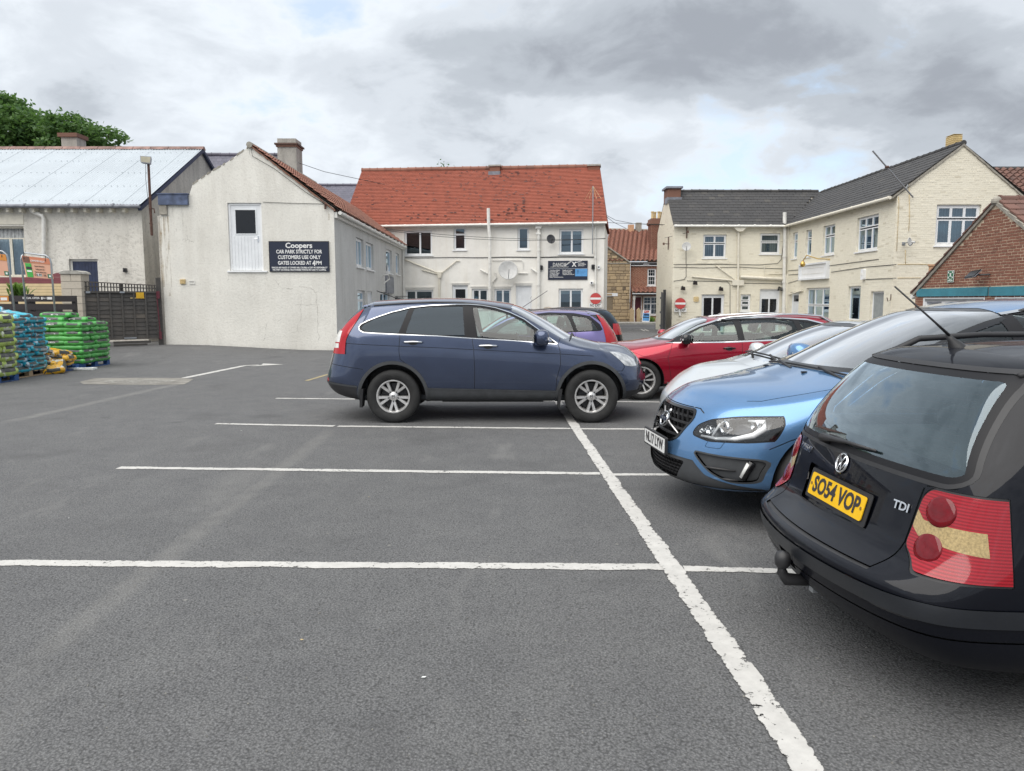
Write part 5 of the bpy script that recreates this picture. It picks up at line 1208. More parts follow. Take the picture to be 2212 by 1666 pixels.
for pts in (((1939, 571.5), (1975, 571), (2014, 571.5)), ((1939, 601), (1990, 600.5)), ((1956, 540), (1956, 571)), ((1941, 425), (1942, 440), (1940, 480), (1937, 543)), ((1964, 398), (1965, 470), (1963, 500))):
 cable([fc.P(*fc.px(u, v, .02), .02) for u, v in pts], .009, 'wire', 'x', parent=cream, mat='pot_cream')
dish(fa, 1483, 533, 9.4, 'dish_grey', 'grey satellite dish on the cream wall left of the upstairs window', (-.25, .22), .45)
dish(fc, 1964, 523, 9.3, 'dish_grey', 'grey satellite dish seen side-on on the near cream gable corner', (.85, .2), .40)
no_exit(fa, 1469.7, 656, 11.6, (1456, 666.8, 1483, 674), 'round red NO EXIT sign on the cream painted brick wall')
for (u, v, l) in ((1473.5, 622.5, 'left'), (1499.5, 611, 'middle'), (1555, 624, 'right'), (1682, 624, 'door')):
 lab = {'left': 'small dark spotlight above the cream wall no exit sign', 'middle': 'black flood lamp on the cream wall left of the long waste pipe', 'right': 'black lantern over the double door in the cream wall', 'door': 'black security light over the white door beside the soil pipes'}[l]
 a, z = fa.px(u, v); th = thing('wall_lamp', lab, 'lamp', fa.P(a, z, 0)); b = MB(); b.tube([fa.P(a, z + .1, 0), fa.P(a, z + .1, .15), fa.P(a + .03, z, .2)], .02, 6); b.build('bracket', 'black_plastic', th)
 b = MB(); b.prism([(-.11, -.08), (.11, -.1), (.09, .08), (-.08, .1)], .14, fa.frame(a, z - .02, .14)); b.build('lamp_head', 'black_plastic', th); b = MB(); b.box(-.07, .07, -.07, .05, .141, .15, fa.frame(a, z - .02, .14)); b.build('glass', 'lens', th)
a, z = fa.px(1690 - 0, 619);
wall_gadget(fa, 1503.5, 646.5, .26, .26, 'meter_cover', 'small pale square box right of the no exit sign on the cream wall', 'box', 'pot_cream', .05, 'pot_cream')
wall_gadget(fb_, 1868, 593, .22, .42, 'alarm_box', 'white alarm box on the cream side wall', 'alarm', 'upvc', .12, 'pipe_white')
a0 = fb_.px(1732, 585)[0]; a1 = fb_.px(1792, 585)[0]; z0 = bz(1762, 603); z1 = bz(1762, 569); th = thing('blank_sign', 'empty white sign box fixed to the cream side wall', 'sign', fb_.P((a0 + a1) / 2, z0, 0))
b = MB(); fb_.box(b, a0, a1, z0, z1, .02, .09); b.build('panel', 'upvc', th); b = MB(); bars(fb_, b, min(a0, a1) - .02, max(a0, a1) + .02, z0 - .02, z1 + .02, .08, .0, .16); b.build('frame', 'upvc_dull', th)
b = MB(); bars(fb_, b, min(a0, a1) + .35, max(a0, a1) - .45, z0 + .25, z1 - .2, .02, .091, .10); b.build('inner_rim', 'pipe_white', th)
a, z = fb_.px(1734, 569, .6); th = thing('brass_lamp', 'small brass swan-neck lamp over the blank white sign', 'lamp', fb_.P(a, z, .5)); b = MB(); b.tube([fb_.P(a + 1.6, z + .1, .02), fb_.P(a + 1.0, z + .15, .3), fb_.P(a + .3, z + .35, .55), fb_.P(a, z + .1, .6)], .025, 6); b.build('arm', 'brass', th)
b = MB(); b.lathe([(.02, .1), (.08, .06), (.12, -.05), (.09, -.14), (.01, -.17)], 14, Matrix.Translation(fb_.P(a, z, .6))); b.build('lamp_head', 'brass', th, smooth=True)
th = thing('leaning_pole', 'long leaning aerial pole fixed to the cream gable and braced to the dark roof', 'aerial', fc.P(fc.px(1972, 427)[0], 5, .1))
q0, q1 = fc.P(*fc.px(1972.8, 427, .15), .15), fc.P(*fc.px(1885, 326, .35), .35); b = MB(); b.tube([q0, q1], .028, 6); b.build('pole', 'steel', th); qm = fc.P(*fc.px(1916, 361, .28), .28); b = MB(); b.tube([qm, P3(1862, 405, 31.5)], .012, 4); b.build('brace', 'steel', th); b = MB(); b.tube([qm - Vector((.06, 0, 0)), qm + Vector((.06, 0, 0))], .05, 6); b.build('clamp', 'rust', th)
b = MB(); b.tube([fc.P(*fc.px(1961, 399, .0), 0), fc.P(*fc.px(1957, 408, .2), .2)], .02, 6); b.build('wall_bracket', 'steel', th)
for (u, v, nm) in ((1483, 502, 'the dark eaves of the far cream wall'), (1446, 527, 'the cream end wall by the passage')):
 f_ = fa if u > 1454 else fd; a, z = f_.px(u, v); th = thing('cable_bracket', 'rusty cable bracket with insulators under ' + nm, 'bracket', f_.P(a, z, 0)); b = MB(); b.tube([f_.P(a, z - .3, .06), f_.P(a, z + .35, .06)], .028, 6); b.tube([f_.P(a, z, 0), f_.P(a, z, .3)], .02, 6); b.tube([f_.P(a, z - .06, .3), f_.P(a, z + .06, .3)], .05, 8); b.build('iron', 'rust', th)
b = MB(); a, z = fc.px(1933, 650); a = fb_.px(1925, 648)[0]; z = 1.65; b.tube([fb_.P(a, z + .22, .02), fb_.P(a, z, .02), fb_.P(a, z - .04, .12), fb_.P(a, z + .1, .16)], .015, 6); b.build('hook', 'rust', cream)
th = thing('black_gate', 'tall black boarded gate standing open against the cream building', 'gate', (xa0 - .15, YA - .6, 0)); x = fa.px(1433, 680, .8)[0];
gY0, gY1 = YA - 1.0, YA + 1.7; gx0, gx1 = atY(1434, 680, gY0).x, atY(1427, 680, gY1).x; gt = atY(1434, 637, gY0).z
for k in range(9):
 t0, t1 = k / 9, (k + 1) / 9 - .008; b = MB(); p, q = Vector((gx0, gY0, .06)).lerp(Vector((gx1, gY1, .06)), t0), Vector((gx0, gY0, .06)).lerp(Vector((gx1, gY1, .06)), t1); o = Vector((.03, 0, 0)); h = Vector((0, 0, gt + .12 * t0)); b.hexa([p, q, q + o, p + o, p + h, q + h, q + o + h, p + o + h]); b.build('board', 'black_plastic', th)
b = MB()
for z in (.25, gt * .5, gt - .2):
 p, q = Vector((gx0 - .05, gY0, z)), Vector((gx1 - .05, gY1, z)); b.hexa([p, q, q + Vector((.05, 0, 0)), p + Vector((.05, 0, 0)), p + Vector((0, 0, .1)), q + Vector((0, 0, .1)), q + Vector((.05, 0, .1)), p + Vector((.05, 0, .1))])
b.build('rail', 'black_plastic', th); b = MB(); b.box(gx0 - .06, gx0 + .06, gY0 - .12, gY0, 0, gt + .25); b.build('post', 'black_plastic', th)
fr = thing('brown_roof_house', 'house with brown pantile roof beyond the cream gable at the right edge', 'building', (26, 38, 0)); r0, r1 = P3(2130, 364.5, 36), P3(2330, 364.5, 36); e0, e1 = Vector((r0.x + .2, 32.0, r0.z - 3.0)), Vector((r1.x, 32.0, r1.z - 3.0))
tile_roof(fr, e0, e1, r0, r1, .33, .30, 'tile_brown', th=.11, limit=120, kind='pantile', jitter=.02, gap=.0); b = MB(); b.tube([r0, r1], .1, 8); b.build('ridge', 'tile_dark', fr); b = MB(); b.box(e0.x, e1.x, 32.3, 39, 0, e0.z); b.build('wall', 'brick_red', fr)
# ================================================================== brick garage
XG = 12.3
YG = FPX * XG / (1977 - 1106) / math.cos(PITCH)
ff = Facade((XG, YG), (0.02, -1))
xg = XG
gar = thing('brick_garage', 'red brick garage gable with teal fascias and white doors', 'garage', (xg, YG, 0))
apg = ff.px(2153, 437); egz = ff.px(1977, 637)[1]; gw = 2 * apg[0]
d1 = ff.rect(1993, 641, 2126, 700); ztop = d1[3]; d1 = (d1[0], d1[1], .0, ztop); dx2 = ff.px(2148.5, 650)[0]; d2 = (dx2, dx2 + d1[1] - d1[0], 0, ztop); print('garage', XG, YG, apg, egz, d1, d2)
f1 = (0.12, d1[1] + .12, ztop + .01, ztop + .24); f2 = (d1[1] + .20, gw - .1, ztop + .01, ztop + .24)
oG = [(0, -.02), (gw, -.02), (gw, egz + .1), apg, (0, egz + .1)]
wall(ff, oG, [d1, d2], 'mortar', gar, reveal=.2)
mm = courses(ff, oG, [d1, d2, f1, f2], .225, .075, .011, .0115, lambda a, z: abs(a - 1.7) * .6 + abs(z - 2.6), .06, .004, 31)
put_pieces(gar, 'brick', 'brick_red', mm, 300, 'bricks', .06)
for f_ in (f1, f2): b = MB(); ff.box(b, f_[0], f_[1], f_[2], f_[3], .0, .045); b.build('fascia', 'teal_paint', gar)
for d_ in (d1, d2):
 b = MB(); bars(ff, b, d_[0], d_[1], d_[2], d_[3], .06, -.1, .0); dd = b.build('garage_door', 'upvc', gar); w = (d_[1] - d_[0] - .12) / 2
 for k in range(2):
  a = d_[0] + .06 + k * w; b = MB(); ff.box(b, a + .004, a + w - .004, d_[2] + .02, d_[3] - .12, -.09, -.05); lf = b.build('door_leaf', 'upvc', dd); b = MB(); c = a + w * (.32 if k == 0 else .68); ff.box(b, c - w * .26, c + w * .26, d_[3] - .2, d_[3] - .14, -.05, -.03); b.build('closer', 'lead', lf)
 b = MB(); ff.box(b, d_[0] + .07, d_[1] - .07, d_[3] - .115, d_[3] - .065, -.09, -.02); b.build('flashing', 'steel', dd)
b = MB(); n = 13
for (p, q) in (((-.12, egz - .02), apg), (apg, (gw + .1, egz - .02))):
 for k in range(n):
  t0, t1 = k / n, (k + 1) / n; a0, z0 = p[0] + (q[0] - p[0]) * t0, p[1] + (q[1] - p[1]) * t0; a1, z1 = p[0] + (q[0] - p[0]) * t1, p[1] + (q[1] - p[1]) * t1
  up = .03 if k % 1 == 0 else 0; s = .02 if q == apg else -.02
  b.hexa([ff.P(a0, z0 - .05, .05), ff.P(a1, z1 - .05, .05), ff.P(a1, z1 - .05, -.15), ff.P(a0, z0 - .05, -.15), ff.P(a0, z0 + .05 + s, .06), ff.P(a1, z1 + .05 - s, .06), ff.P(a1, z1 + .05 - s, -.15), ff.P(a0, z0 + .05 + s, -.15)])
b.build('verge', 'mortar_grey', gar)
LR = 7.0
tile_roof(gar, ff.P(gw + .15, egz + .02, .02), ff.P(gw + .15, egz + .02, -LR), ff.P(apg[0], apg[1] + .06, .02), ff.P(apg[0], apg[1] + .06, -LR), .30, .30, 'tile_brown', th=.055, limit=200, kind='roof_tile', jitter=.01, gap=.012)
b = MB(); b.face([ff.P(apg[0], apg[1] + .03, .04), ff.P(-.15, egz, .04), ff.P(-.15, egz, -LR), ff.P(apg[0], apg[1] + .03, -LR)]); b.build('left_slope', 'tile_brown', gar)
b = MB(); b.lathe([(.12, -.05), (.13, .0), (.12, .06), (.05, .12), (.001, .13)], 14, Matrix.Translation(ff.P(apg[0], apg[1] + .02, 0))); b.build('ridge_end', 'mortar_grey', gar)
ridge_tiles(gar, ff.P(apg[0], apg[1] + .06, -.05), ff.P(apg[0], apg[1] + .06, -LR), .45, .1, 'tile_brown')
for k in range(9):
 t0, t1 = k / 9, (k + 1) / 9; b = MB(); a0, z0 = -.15 + (apg[0] + .15) * t0, egz + (apg[1] - egz) * t0; a1, z1 = -.15 + (apg[0] + .15) * t1, egz + (apg[1] - egz) * t1
 b.hexa([ff.P(a0, z0 + .03, .09), ff.P(a1, z1 + .03, .09), ff.P(a1, z1 + .03, -.25), ff.P(a0, z0 + .03, -.25), ff.P(a0, z0 + .10, .09), ff.P(a1, z1 + .05, .09), ff.P(a1, z1 + .05, -.25), ff.P(a0, z0 + .10, -.25)]); b.build('verge_tile', 'tile_brown', gar)
b = MB(); ff.box(b, 0, gw, 0, egz, -6.9, -.25); b.build('core', 'brick_red', gar)
b = MB(); q0 = ff.P(-.12, egz - .06, .06); b.tube([q0, q0 + Vector((2, 0, 0))], .07, 10); b.build('gutter', 'pipe_white', gar)
b = MB(); p = P3(2018, 583, YG + 1.2); b.lathe([(.16, -1.2), (.16, .1), (.19, .12), (.19, .17)], 16, Matrix.Translation(p)); b.build('flue', 'pot_clay', gar)
a0, a1, z0, z1 = ff.rect(2049.8, 584.6, 2063.4, 610); th = thing('assembly_sign', 'small green and white emergency sign on the brick garage gable', 'sign', ff.P(a0, z0, 0)); b = MB(); ff.box(b, a0, a1, z0, z1, .035, .045); b.build('board', 'sign_white', th); b = MB(); ff.box(b, a0 + .012, a1 - .012, z0 + .012, z1 - .012, .046, .048); b.build('field', 'sign_green', th)
ac, W, H = (a0 + a1) / 2, a1 - a0, z1 - z0; b = MB()
m = ff.frame(ac, z0 + H * .62, .049)
for sx in (-1, 1):
 for sz in (-1, 1): b.prism([(sx * W * .38, sz * H * .30), (sx * W * .2, sz * H * .28), (sx * W * .28, sz * H * .2), (sx * W * .16, sz * H * .13), (sx * W * .2, sz * H * .10), (sx * W * .31, sz * H * .17), (sx * W * .37, sz * H * .13)], .002, m)
b.lathe([(.001, .002), (W * .09, .002), (W * .09, 0)], 12, m @ Matrix.Translation((0, H * .09, 0))); b.prism([(-W * .11, -H * .14), (W * .11, -H * .14), (W * .09, H * .04), (-W * .09, H * .04)], .002, m); b.build('pictogram', 'sign_white', th)
lettering(ff, th, 'Fire', ac, z0 + H * .25, .05, W * .4, bold=.001, d=.049); lettering(ff, th, 'assembly point', ac, z0 + H * .14, .05, W * .75, bold=.001, d=.049)
a, z = ff.px(2126, 592); th = thing('solar_light', 'solar powered wall light on a bracket on the brick garage gable', 'lamp', ff.P(a, z, 0)); m = ff.frame(a, z, .30) @ Matrix.Rotation(R(-50), 4, 'X') @ Matrix.Rotation(R(10), 4, 'Z')
b = MB(); b.box(-.17, .17, -.13, .13, 0, .02, m); b.build('panel', 'black_gloss', th); b = MB(); b.box(-.18, .18, -.14, .14, -.02, -.001, m); b.build('panel_frame', 'lead', th)
b = MB(); b.tube([ff.P(a + .26, z - .02, .02), ff.P(a + .12, z - .03, .2), ff.P(a, z, .29)], .025, 6); b.build('arm', 'black_plastic', th); b = MB(); b.box(-.1, .1, -.05, .05, -.08, -.03, m); b.build('lamp_head', 'black_plastic', th)
# ================================================================== corrugated-roof shed on the left
XS = -12.75
YS0 = None
for k in range(2000):
 Y = 20 + k * .01
 if abs(1106 + FPX * XS / (Y * math.cos(PITCH)) - 316) < .5: YS0 = Y
Ysf = YS0
lf_ = Facade((0, Ysf), (1, 0)); gzt = lf_.px(200, 447)[1]
shed = thing('corrugated_roof_shed', 'long pebble-dashed building with white corrugated metal roof', 'building', (-15, Ysf, 0))
sw = {'w': lf_.rect(-40, 489, 55, 600), 'd': lf_.rect(152.5, 560, 215, 690)}; sw['d'] = (sw['d'][0], sw['d'][1], 0.1, sw['d'][3])
wall(lf_, [(-24, 0), (XS, 0), (XS, gzt), (-24, gzt)], list(sw.values()), 'render_shed', shed, reveal=.18)
e_ = Facade((XS, Ysf), (0, 1)); e_.n = Vector((1, 0, 0)); apx = e_.px(433, 326); lo = e_.px(457, 372)
half = apx[0]
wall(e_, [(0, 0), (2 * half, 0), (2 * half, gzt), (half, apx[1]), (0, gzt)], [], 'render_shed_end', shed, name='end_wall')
window(lf_, sw['w'], shed, [(0, .33, 0, .8), (.33, .66, 0, .8), (.66, 1, 0, .8)], blind='net', mat='pipe_cream'); b = MB(); lf_.box(b, sw['w'][0], sw['w'][1] + .02, sw['w'][3] + .06, sw['w'][3] + .40, 0, .02); b.build('lintel', 'pipe_cream', shed)
dd = solid_door(lf_, sw['d'], shed, mat='navy_paint', boards=8, frame_mat='pipe_white', handle=False)
LX0 = -24.0; sh = .66; rise = apx[1] - gzt; ns = int((XS + .12 - LX0) / sh); run = half
E0z = gzt + .10; y0_ = Ysf - .30
for k in range(ns + 1):
 x1 = XS + .12 - k * sh; x0_ = x1 - sh - .035; V = []; F = []; nn = 26; zo = .006 * (k % 2)
 for i in range(nn + 1):
  x = x0_ + (x1 - x0_) * i / nn; h = .026 * math.cos(2 * math.pi * x / .11) + zo
  V.append((x, y0_, E0z - .11 * rise / run * 1.0 + h)); V.append((x, Ysf + half, apx[1] + .09 + h))
 for i in range(nn): F.append((2 * i, 2 * i + 2, 2 * i + 3, 2 * i + 1))
 me = bpy.data.meshes.new('roof_sheet'); me.from_pydata(V, [], F); me.materials.append(M['corrugated']); me.polygons.foreach_set('use_smooth', [True] * len(F)); link('roof_sheet', me, shed)
b = MB(); rr = random.Random(9)
for r in range(5):
 t = (.05, .28, .51, .73, .9)[r]
 for k in range(48): x = XS - .05 - k * .228; y = y0_ + (Ysf + half - y0_) * t; z = (E0z - .11 * rise / run) + (apx[1] + .09 - (E0z - .11 * rise / run)) * t + .022; b.box(x - .012, x + .012, y - .02, y + .01, z, z + .012)
b.build('roof_screws', 'steel', shed, kind='stuff')
b = MB(); b.face([(LX0, Ysf + half, apx[1] + .08), (XS + .1, Ysf + half, apx[1] + .08), (XS + .1, Ysf + 2 * half + .2, gzt), (LX0, Ysf + 2 * half + .2, gzt)]); b.build('rear_slope', 'corrugated_rust', shed)
b = MB();
for k in range(16): x = XS + .16 - k * .72; b.hexa([(x - .7, Ysf + half - .17, apx[1] + .04), (x, Ysf + half - .17, apx[1] + .04), (x, Ysf + half + .17, apx[1] + .04), (x - .7, Ysf + half + .17, apx[1] + .04), (x - .7, Ysf + half - .03, apx[1] + .17), (x, Ysf + half - .03, apx[1] + .17), (x, Ysf + half + .03, apx[1] + .17), (x - .7, Ysf + half + .03, apx[1] + .17)])
b.build('ridge_cap', 'corrugated_rust', shed)
b = MB()
for (p, q) in (((Ysf - .28, gzt - .02), (Ysf + half, apx[1] + .08)), ((Ysf + half, apx[1] + .08), (Ysf + 2 * half + .2, gzt - .02))):
 b.hexa([(XS + .02, p[0], p[1] - .14), (XS + .14, p[0], p[1] - .14), (XS + .14, q[0], q[1] - .14), (XS + .02, q[0], q[1] - .14), (XS + .02, p[0], p[1]), (XS + .14, p[0], p[1]), (XS + .14, q[0], q[1]), (XS + .02, q[0], q[1])])
b.build('barge_board', 'navy_paint', shed)
b = MB(); gy = Ysf - .36; b.tube([(LX0, gy, gzt + .01), (XS + .12, gy, gzt - .03)], .065, 10)
for k in range(8): x = XS - .8 - k * 1.5; b.tube([(x, gy, gzt), (x + .06, gy, gzt)], .075, 10)
b.build('gutter', 'lead', shed)
for k in range(26):
 x = XS - .45 - k * .44; b = MB(); b.box(x - .09, x, Ysf - .26, Ysf + .02, gzt - .20, gzt - .06); b.build('rafter_end', 'pipe_cream', shed)
pipe(lf_, [(66, 449, .3), (68, 456), (92, 467), (94.5, 474), (94.5, 560), (94.5, 690)], .065, shed, 'pipe_white', 'downpipe', d=.12)
c0, c1 = P3(143, 310, Ysf + half + 6), P3(176, 310, Ysf + half + 6); ctp = P3(150, 300, Ysf + half + 6).z; thc = thing('brick_chimney', 'weathered brick chimney rising behind the corrugated roof before the oak', 'chimney', (c0.x, Ysf + half + 6, 0)); b = MB(); b.box(c0.x, c1.x, Ysf + half + 5.6, Ysf + half + 6.4, 0, ctp); b.build('stack', 'render_stack', thc); b = MB(); b.box(c0.x - .12, c1.x + .08, Ysf + half + 5.5, Ysf + half + 6.5, ctp, ctp + .18); b.build('chimney_cap', 'brick_dark', thc)
a, z = lf_.px(240, 509); b = MB(); lf_.box(b, a - .07, a + .07, z - .07, z + .07, 0, .08);
wall_gadget(lf_, 271.5, 584, .11, .14, 'junction_box', 'small dark box on the pebble-dashed wall right of the navy door', 'box', 'black_plastic', .08)
p0 = Vector((XS + .35, Ysf - .25, 0)); pt_, pb_ = atY(320.7, 355, p0.y), atY(328, 509, p0.y); th = thing('flood_lamp_post', 'rusty post with a square floodlight on the corner of the shed', 'lamp', pb_)
b = MB(); b.tube([pb_, pt_], .045, 8); b.build('post', 'rust', th); b = MB(); b.tube([pb_ + Vector((-.05, .0, .4)), pb_ + Vector((-.1, .3, .4))], .02, 6); b.tube([pb_ + Vector((.02, 0, .9)), pb_ + Vector((.12, .0, .9)), pb_ + Vector((.14, 0, .75))], .02, 6); b.build('bracket', 'rust', th)
b = MB(); m = Matrix.Translation(pt_ + Vector((-.03, -.1, .12))) @ Matrix.Rotation(R(-20), 4, 'X') @ Matrix.Rotation(R(8), 4, 'Z'); b.hexa([m @ Vector(p) for p in ((-.16, -.02, -.10), (.16, -.02, -.13), (.14, .12, -.10), (-.13, .12, -.08), (-.19, -.04, .12), (.17, -.04, .12), (.14, .12, .10), (-.13, .12, .10))]); b.build('lamp_head', 'lead', th)
b = MB(); b.face([m @ Vector(p) for p in ((-.14, -.024, -.085), (.14, -.024, -.11), (.15, -.043, .10), (-.165, -.043, .10))]); b.build('lamp_glass', 'lamp_dirty', th)
b = MB(); b.tube([pt_ + Vector((-.08, -.02, .05)), pt_ + Vector((-.12, 0, -.5)), pt_ + Vector((-.02, 0, -2.2))], .008, 4); b.build('cable', 'black_plastic', th)
# ================================================================== fence, pillar, boards at the left
pil = thing('block_pillar', 'pale concrete block gate pillar with rounded cap', 'pillar', (atY(158, 640, 23.2).x, 23.4, 0))
Yp = 23.1; x0, x1 = atY(133.5, 640, Yp).x, atY(177, 640, Yp).x; tz = atY(150, 592, Yp).z; bh = .225
for k in range(int(tz / bh) + 1):
 z = tz - (k + 1) * bh
 if z < -.05: break
 segs = [(x0, (x0 + x1) / 2 - .006), ((x0 + x1) / 2 + .006, x1)] if k % 2 == 0 else [(x0, x1)]
 for (p, q) in segs: b = MB(); b.box(p, q, Yp, Yp + .45, z + .006, z + bh - .006); b.build('block', 'block_pale', pil)
b = MB(); b.box(x0 + .02, x1 - .02, Yp + .02, Yp + .43, 0, tz - .02); b.build('mortar_core', 'mortar_grey', pil)
b = MB(); b.prism([(x0 - .03, 0), (x1 + .05, 0), (x1 + .02, .06), (x1 - .12, .105), (x0 + .12, .10), (x0, .05)], .52, Matrix(((1, 0, 0, 0), (0, 0, -1, Yp + .48), (0, 1, 0, tz), (0, 0, 0, 1)))); b.build('cap', 'concrete', pil)
gx0, gx1 = atY(186, 680, 23.3), atY(341.5, 680, 24.6); g0, g1 = Vector((gx0.x, 23.3, 0)), Vector((gx1.x, 24.55, 0)); gd = (g1 - g0); gl = gd.length; gt_ = gd.normalized()
gff = Facade((g0.x, g0.y), (gt_.x, gt_.y)); ztop = gff.px(200, 633)[1]; zlow = gff.px(300, 731)[1]; ztr0 = gff.px(188.5, 609)[1]; ztr1 = gff.px(340, 617)[1]
gt2 = thing('lapped_gate', 'dark weathered lap-board gates with trellis along the top', 'gate', g0)
rr = random.Random(6); npan = 6
for p_ in range(npan):
 a0, a1 = gl * p_ / npan, gl * (p_ + 1) / npan; nb = 11
 for k in range(nb):
  z0 = zlow + (ztop - zlow) * k / nb; z1 = z0 + (ztop - zlow) / nb + .012; b = MB(); w1, w2 = rr.uniform(-.012, .012), rr.uniform(-.012, .012)
  b.hexa([gff.P(a0 + .02, z0 + w1, .028), gff.P(a1 - .02, z0 + w2, .028), gff.P(a1 - .02, z0 + w2, .010), gff.P(a0 + .02, z0 + w1, .010), gff.P(a0 + .02, z1, .010), gff.P(a1 - .02, z1, .010), gff.P(a1 - .02, z1, .0), gff.P(a0 + .02, z1, 0)]); b.build('board', 'wood_grey', gt2)
for p_ in range(npan + 1):
 a = gl * p_ / npan; b = MB(); gff.box(b, a - .025, a + .025, zlow, ztop + .02, .0, .05 + .001 * p_); b.build('batten', 'wood_grey', gt2)
b = MB(); gff.box(b, -.05, gl + .05, ztop, ztop + .06, .0, .06); b.build('top_rail', 'wood_grey', gt2); b = MB(); gff.box(b, 0, gl, zlow - .03, zlow, .0, .045); b.build('bottom_rail', 'wood_grey', gt2)
for k in range(24):
 a = gl * (k + .5) / 24; zt = ztr0 + (ztr1 - ztr0) * a / gl; b = MB(); gff.box(b, a - .016, a + .016, ztop + .06, zt, .02, .035); b.build('trellis_slat', 'wood_grey', gt2)
for k in range(2):
 f_ = (.5, 1.0)[k]; b = MB(); za, zb3 = ztop + .06 + (ztr0 - ztop - .06) * f_, ztop + .06 + (ztr1 - ztop - .06) * f_; b.hexa([gff.P(0, za - .016, .05), gff.P(gl, zb3 - .016, .05), gff.P(gl, zb3 - .016, .036), gff.P(0, za - .016, .036), gff.P(0, za + .016, .05), gff.P(gl, zb3 + .016, .05), gff.P(gl, zb3 + .016, .036), gff.P(0, za + .016, .036)]); b.build('trellis_rail', 'wood_grey', gt2)
for (a, nm) in ((-.10, 'post'), (gl * .5, 'post'), (gl + .08, 'post')):
 h = ztr0 + .25 if a < 0 else ztr1 + .03 if a < gl else ztr1 + .25; w = .07 if a < 0 or a > gl else .05; b = MB(); gff.box(b, a - w, a + w, .0 if a != gl * .5 else ztop, h, -.08, -.001); b.build('post', 'wood_grey', gt2)
b = MB(); a = gff.px(303, 645)[0]; z = gff.px(303, 640)[1]; gff.box(b, a - .13, a + .10, z - .07, z + .12, .055, .065); nb_ = b.build('notice', 'yellow_box', gt2)
b = MB(); gff.box(b, gl * .74 - .25, gl * .74 + .2, ztop - .17, ztop - .14, .03, .036); b.build('painted_daylight', 'pot_cream', gt2)  # solid pale bar on the boards, painted stand-in for daylight through a gap
b = MB(); a = gff.px(281, 733)[0]; gff.box(b, a - .18, a + .18, zlow - .0, zlow + .04, .05, .07); gff.box(b, gl * .5 - .06, gl * .5 + .08, ztop + .0, ztop + .05, .062, .08); gff.box(b, .02, .14, ztop - .01, ztop + .05, .062, .075); b.build('bolt', 'steel', gt2)
kb = thing('gate_kickboard', 'low grey boards and rubble strip under the lap-board gates', 'boards', gff.P(1.5, 0, 0))
for k in range(3): b = MB(); gff.box(b, gl * .35, gl * (.88 - .05 * k), zlow - .08 - .09 * k - .075, zlow - .08 - .09 * k, -.02 + .01 * k, .03 + .01 * k); b.build('board', 'wood_grey', kb)
mp = thing('maroon_post', 'slim maroon hinge post at the right end of the lap-board gates', 'post', g1); b = MB(); p = g1 + Vector((.10, -.06, 0)); b.tube([p + Vector((0, 0, zlow - .05)), p + Vector((-.06, 0, ztop + .05))], .018, 6); b.build('rod', 'maroon_paint', mp)
for z in (zlow + .08, ztop - .05): b = MB(); b.tube([p + Vector((0, -.0, z - .12)), p + Vector((0, 0, z + .12))], .045, 8); b.build('hinge', 'maroon_paint', mp)
Yb = 23.6; bf = Facade((0, Yb), (1, 0)); xb0, xb1 = bf.px(-60, 620)[0], bf.px(136, 620)[0]; zt = bf.px(0, 599)[1]; zm = bf.px(0, 613)[1]; zl = .3
bfn = thing('painted_board_fence', 'maroon and cream horizontal board fence beside the block pillar', 'fence', (xb0 + 2, Yb, 0)); n = 5
for k in range(2): b = MB(); h = (zt - zm) / 2; bf.box(b, xb0, xb1, zm + k * h + .004, zm + (k + 1) * h, 0, .02); b.build('board', 'maroon_board', bfn)
b = MB(); X1 = xb1; pts = [(xb1, zt + .004), (xb1, bf.px(130, 588)[1]), (bf.px(120, 591)[0], bf.px(120, 590.5)[1]), (bf.px(104, 597)[0], bf.px(104, 597)[1]), (bf.px(85, 599)[0], zt + .004)]; b.prism([(p[0], p[1]) for p in pts], .02, Matrix(((1, 0, 0, 0), (0, 0, -1, Yb), (0, 1, 0, 0), (0, 0, 0, 1)))); b.build('board', 'maroon_board', bfn)
for k in range(9): b = MB(); h = .09; bf.box(b, xb0, xb1, zm - (k + 1) * h + .006, zm - k * h, 0, .02); b.build('board', 'cream_board', bfn)
b = MB(); bf.box(b, xb0, xb1, 0, zt, -.03, -.001); b.build('backing', 'wood_plank_dark', bfn)
Yd = 21.2; pf = Facade((0, Yd), (1, 0)); xd0, xd1 = pf.px(-50, 660)[0], pf.px(164.5, 660)[0]
dk = thing('dark_plank_fence', 'fence of wide dark planks with a painted special offer notice', 'fence', (xd0 + 2, Yd, 0))
for (v0, v1) in ((639, 652), (657, 669.5), (673.5, 688), (691.5, 706)):
 z1, z0 = pf.px(60, v0)[1], pf.px(60, v1)[1]; b = MB(); pf.box(b, xd0, xd1, z0, z1, 0, .04); b.build('plank', 'wood_plank_dark', dk)
for x in (xd1 - .12, xd1 - 1.3, xd1 - 2.5): b = MB(); pf.box(b, x, x + .1, 0, pf.px(60, 639)[1], -.1, -.001); b.build('post', 'wood_plank_dark', dk)
ax, az = pf.px(86.5, 644.3); lettering(pf, dk, 'SPECIAL OFFER', pf.px(69, 644)[0], pf.px(69, 644.3)[1], .075, .48, bold=.001, d=.043)
b = MB(); a0, a1, z0, z1 = pf.rect(90.8, 641.8, 94.2, 647.2); pf.box(b, a0, a1, z0, z1, .041, .044); a0, a1, z0, z1 = pf.rect(104, 641.8, 114.5, 647.2); pf.box(b, a0, a1, z0, z1, .041, .044); b.build('price_label', 'sign_white', dk)
lettering(pf, dk, 'for £', pf.px(99, 644)[0], pf.px(99, 644.3)[1], .07, .10, bold=.001, d=.043)
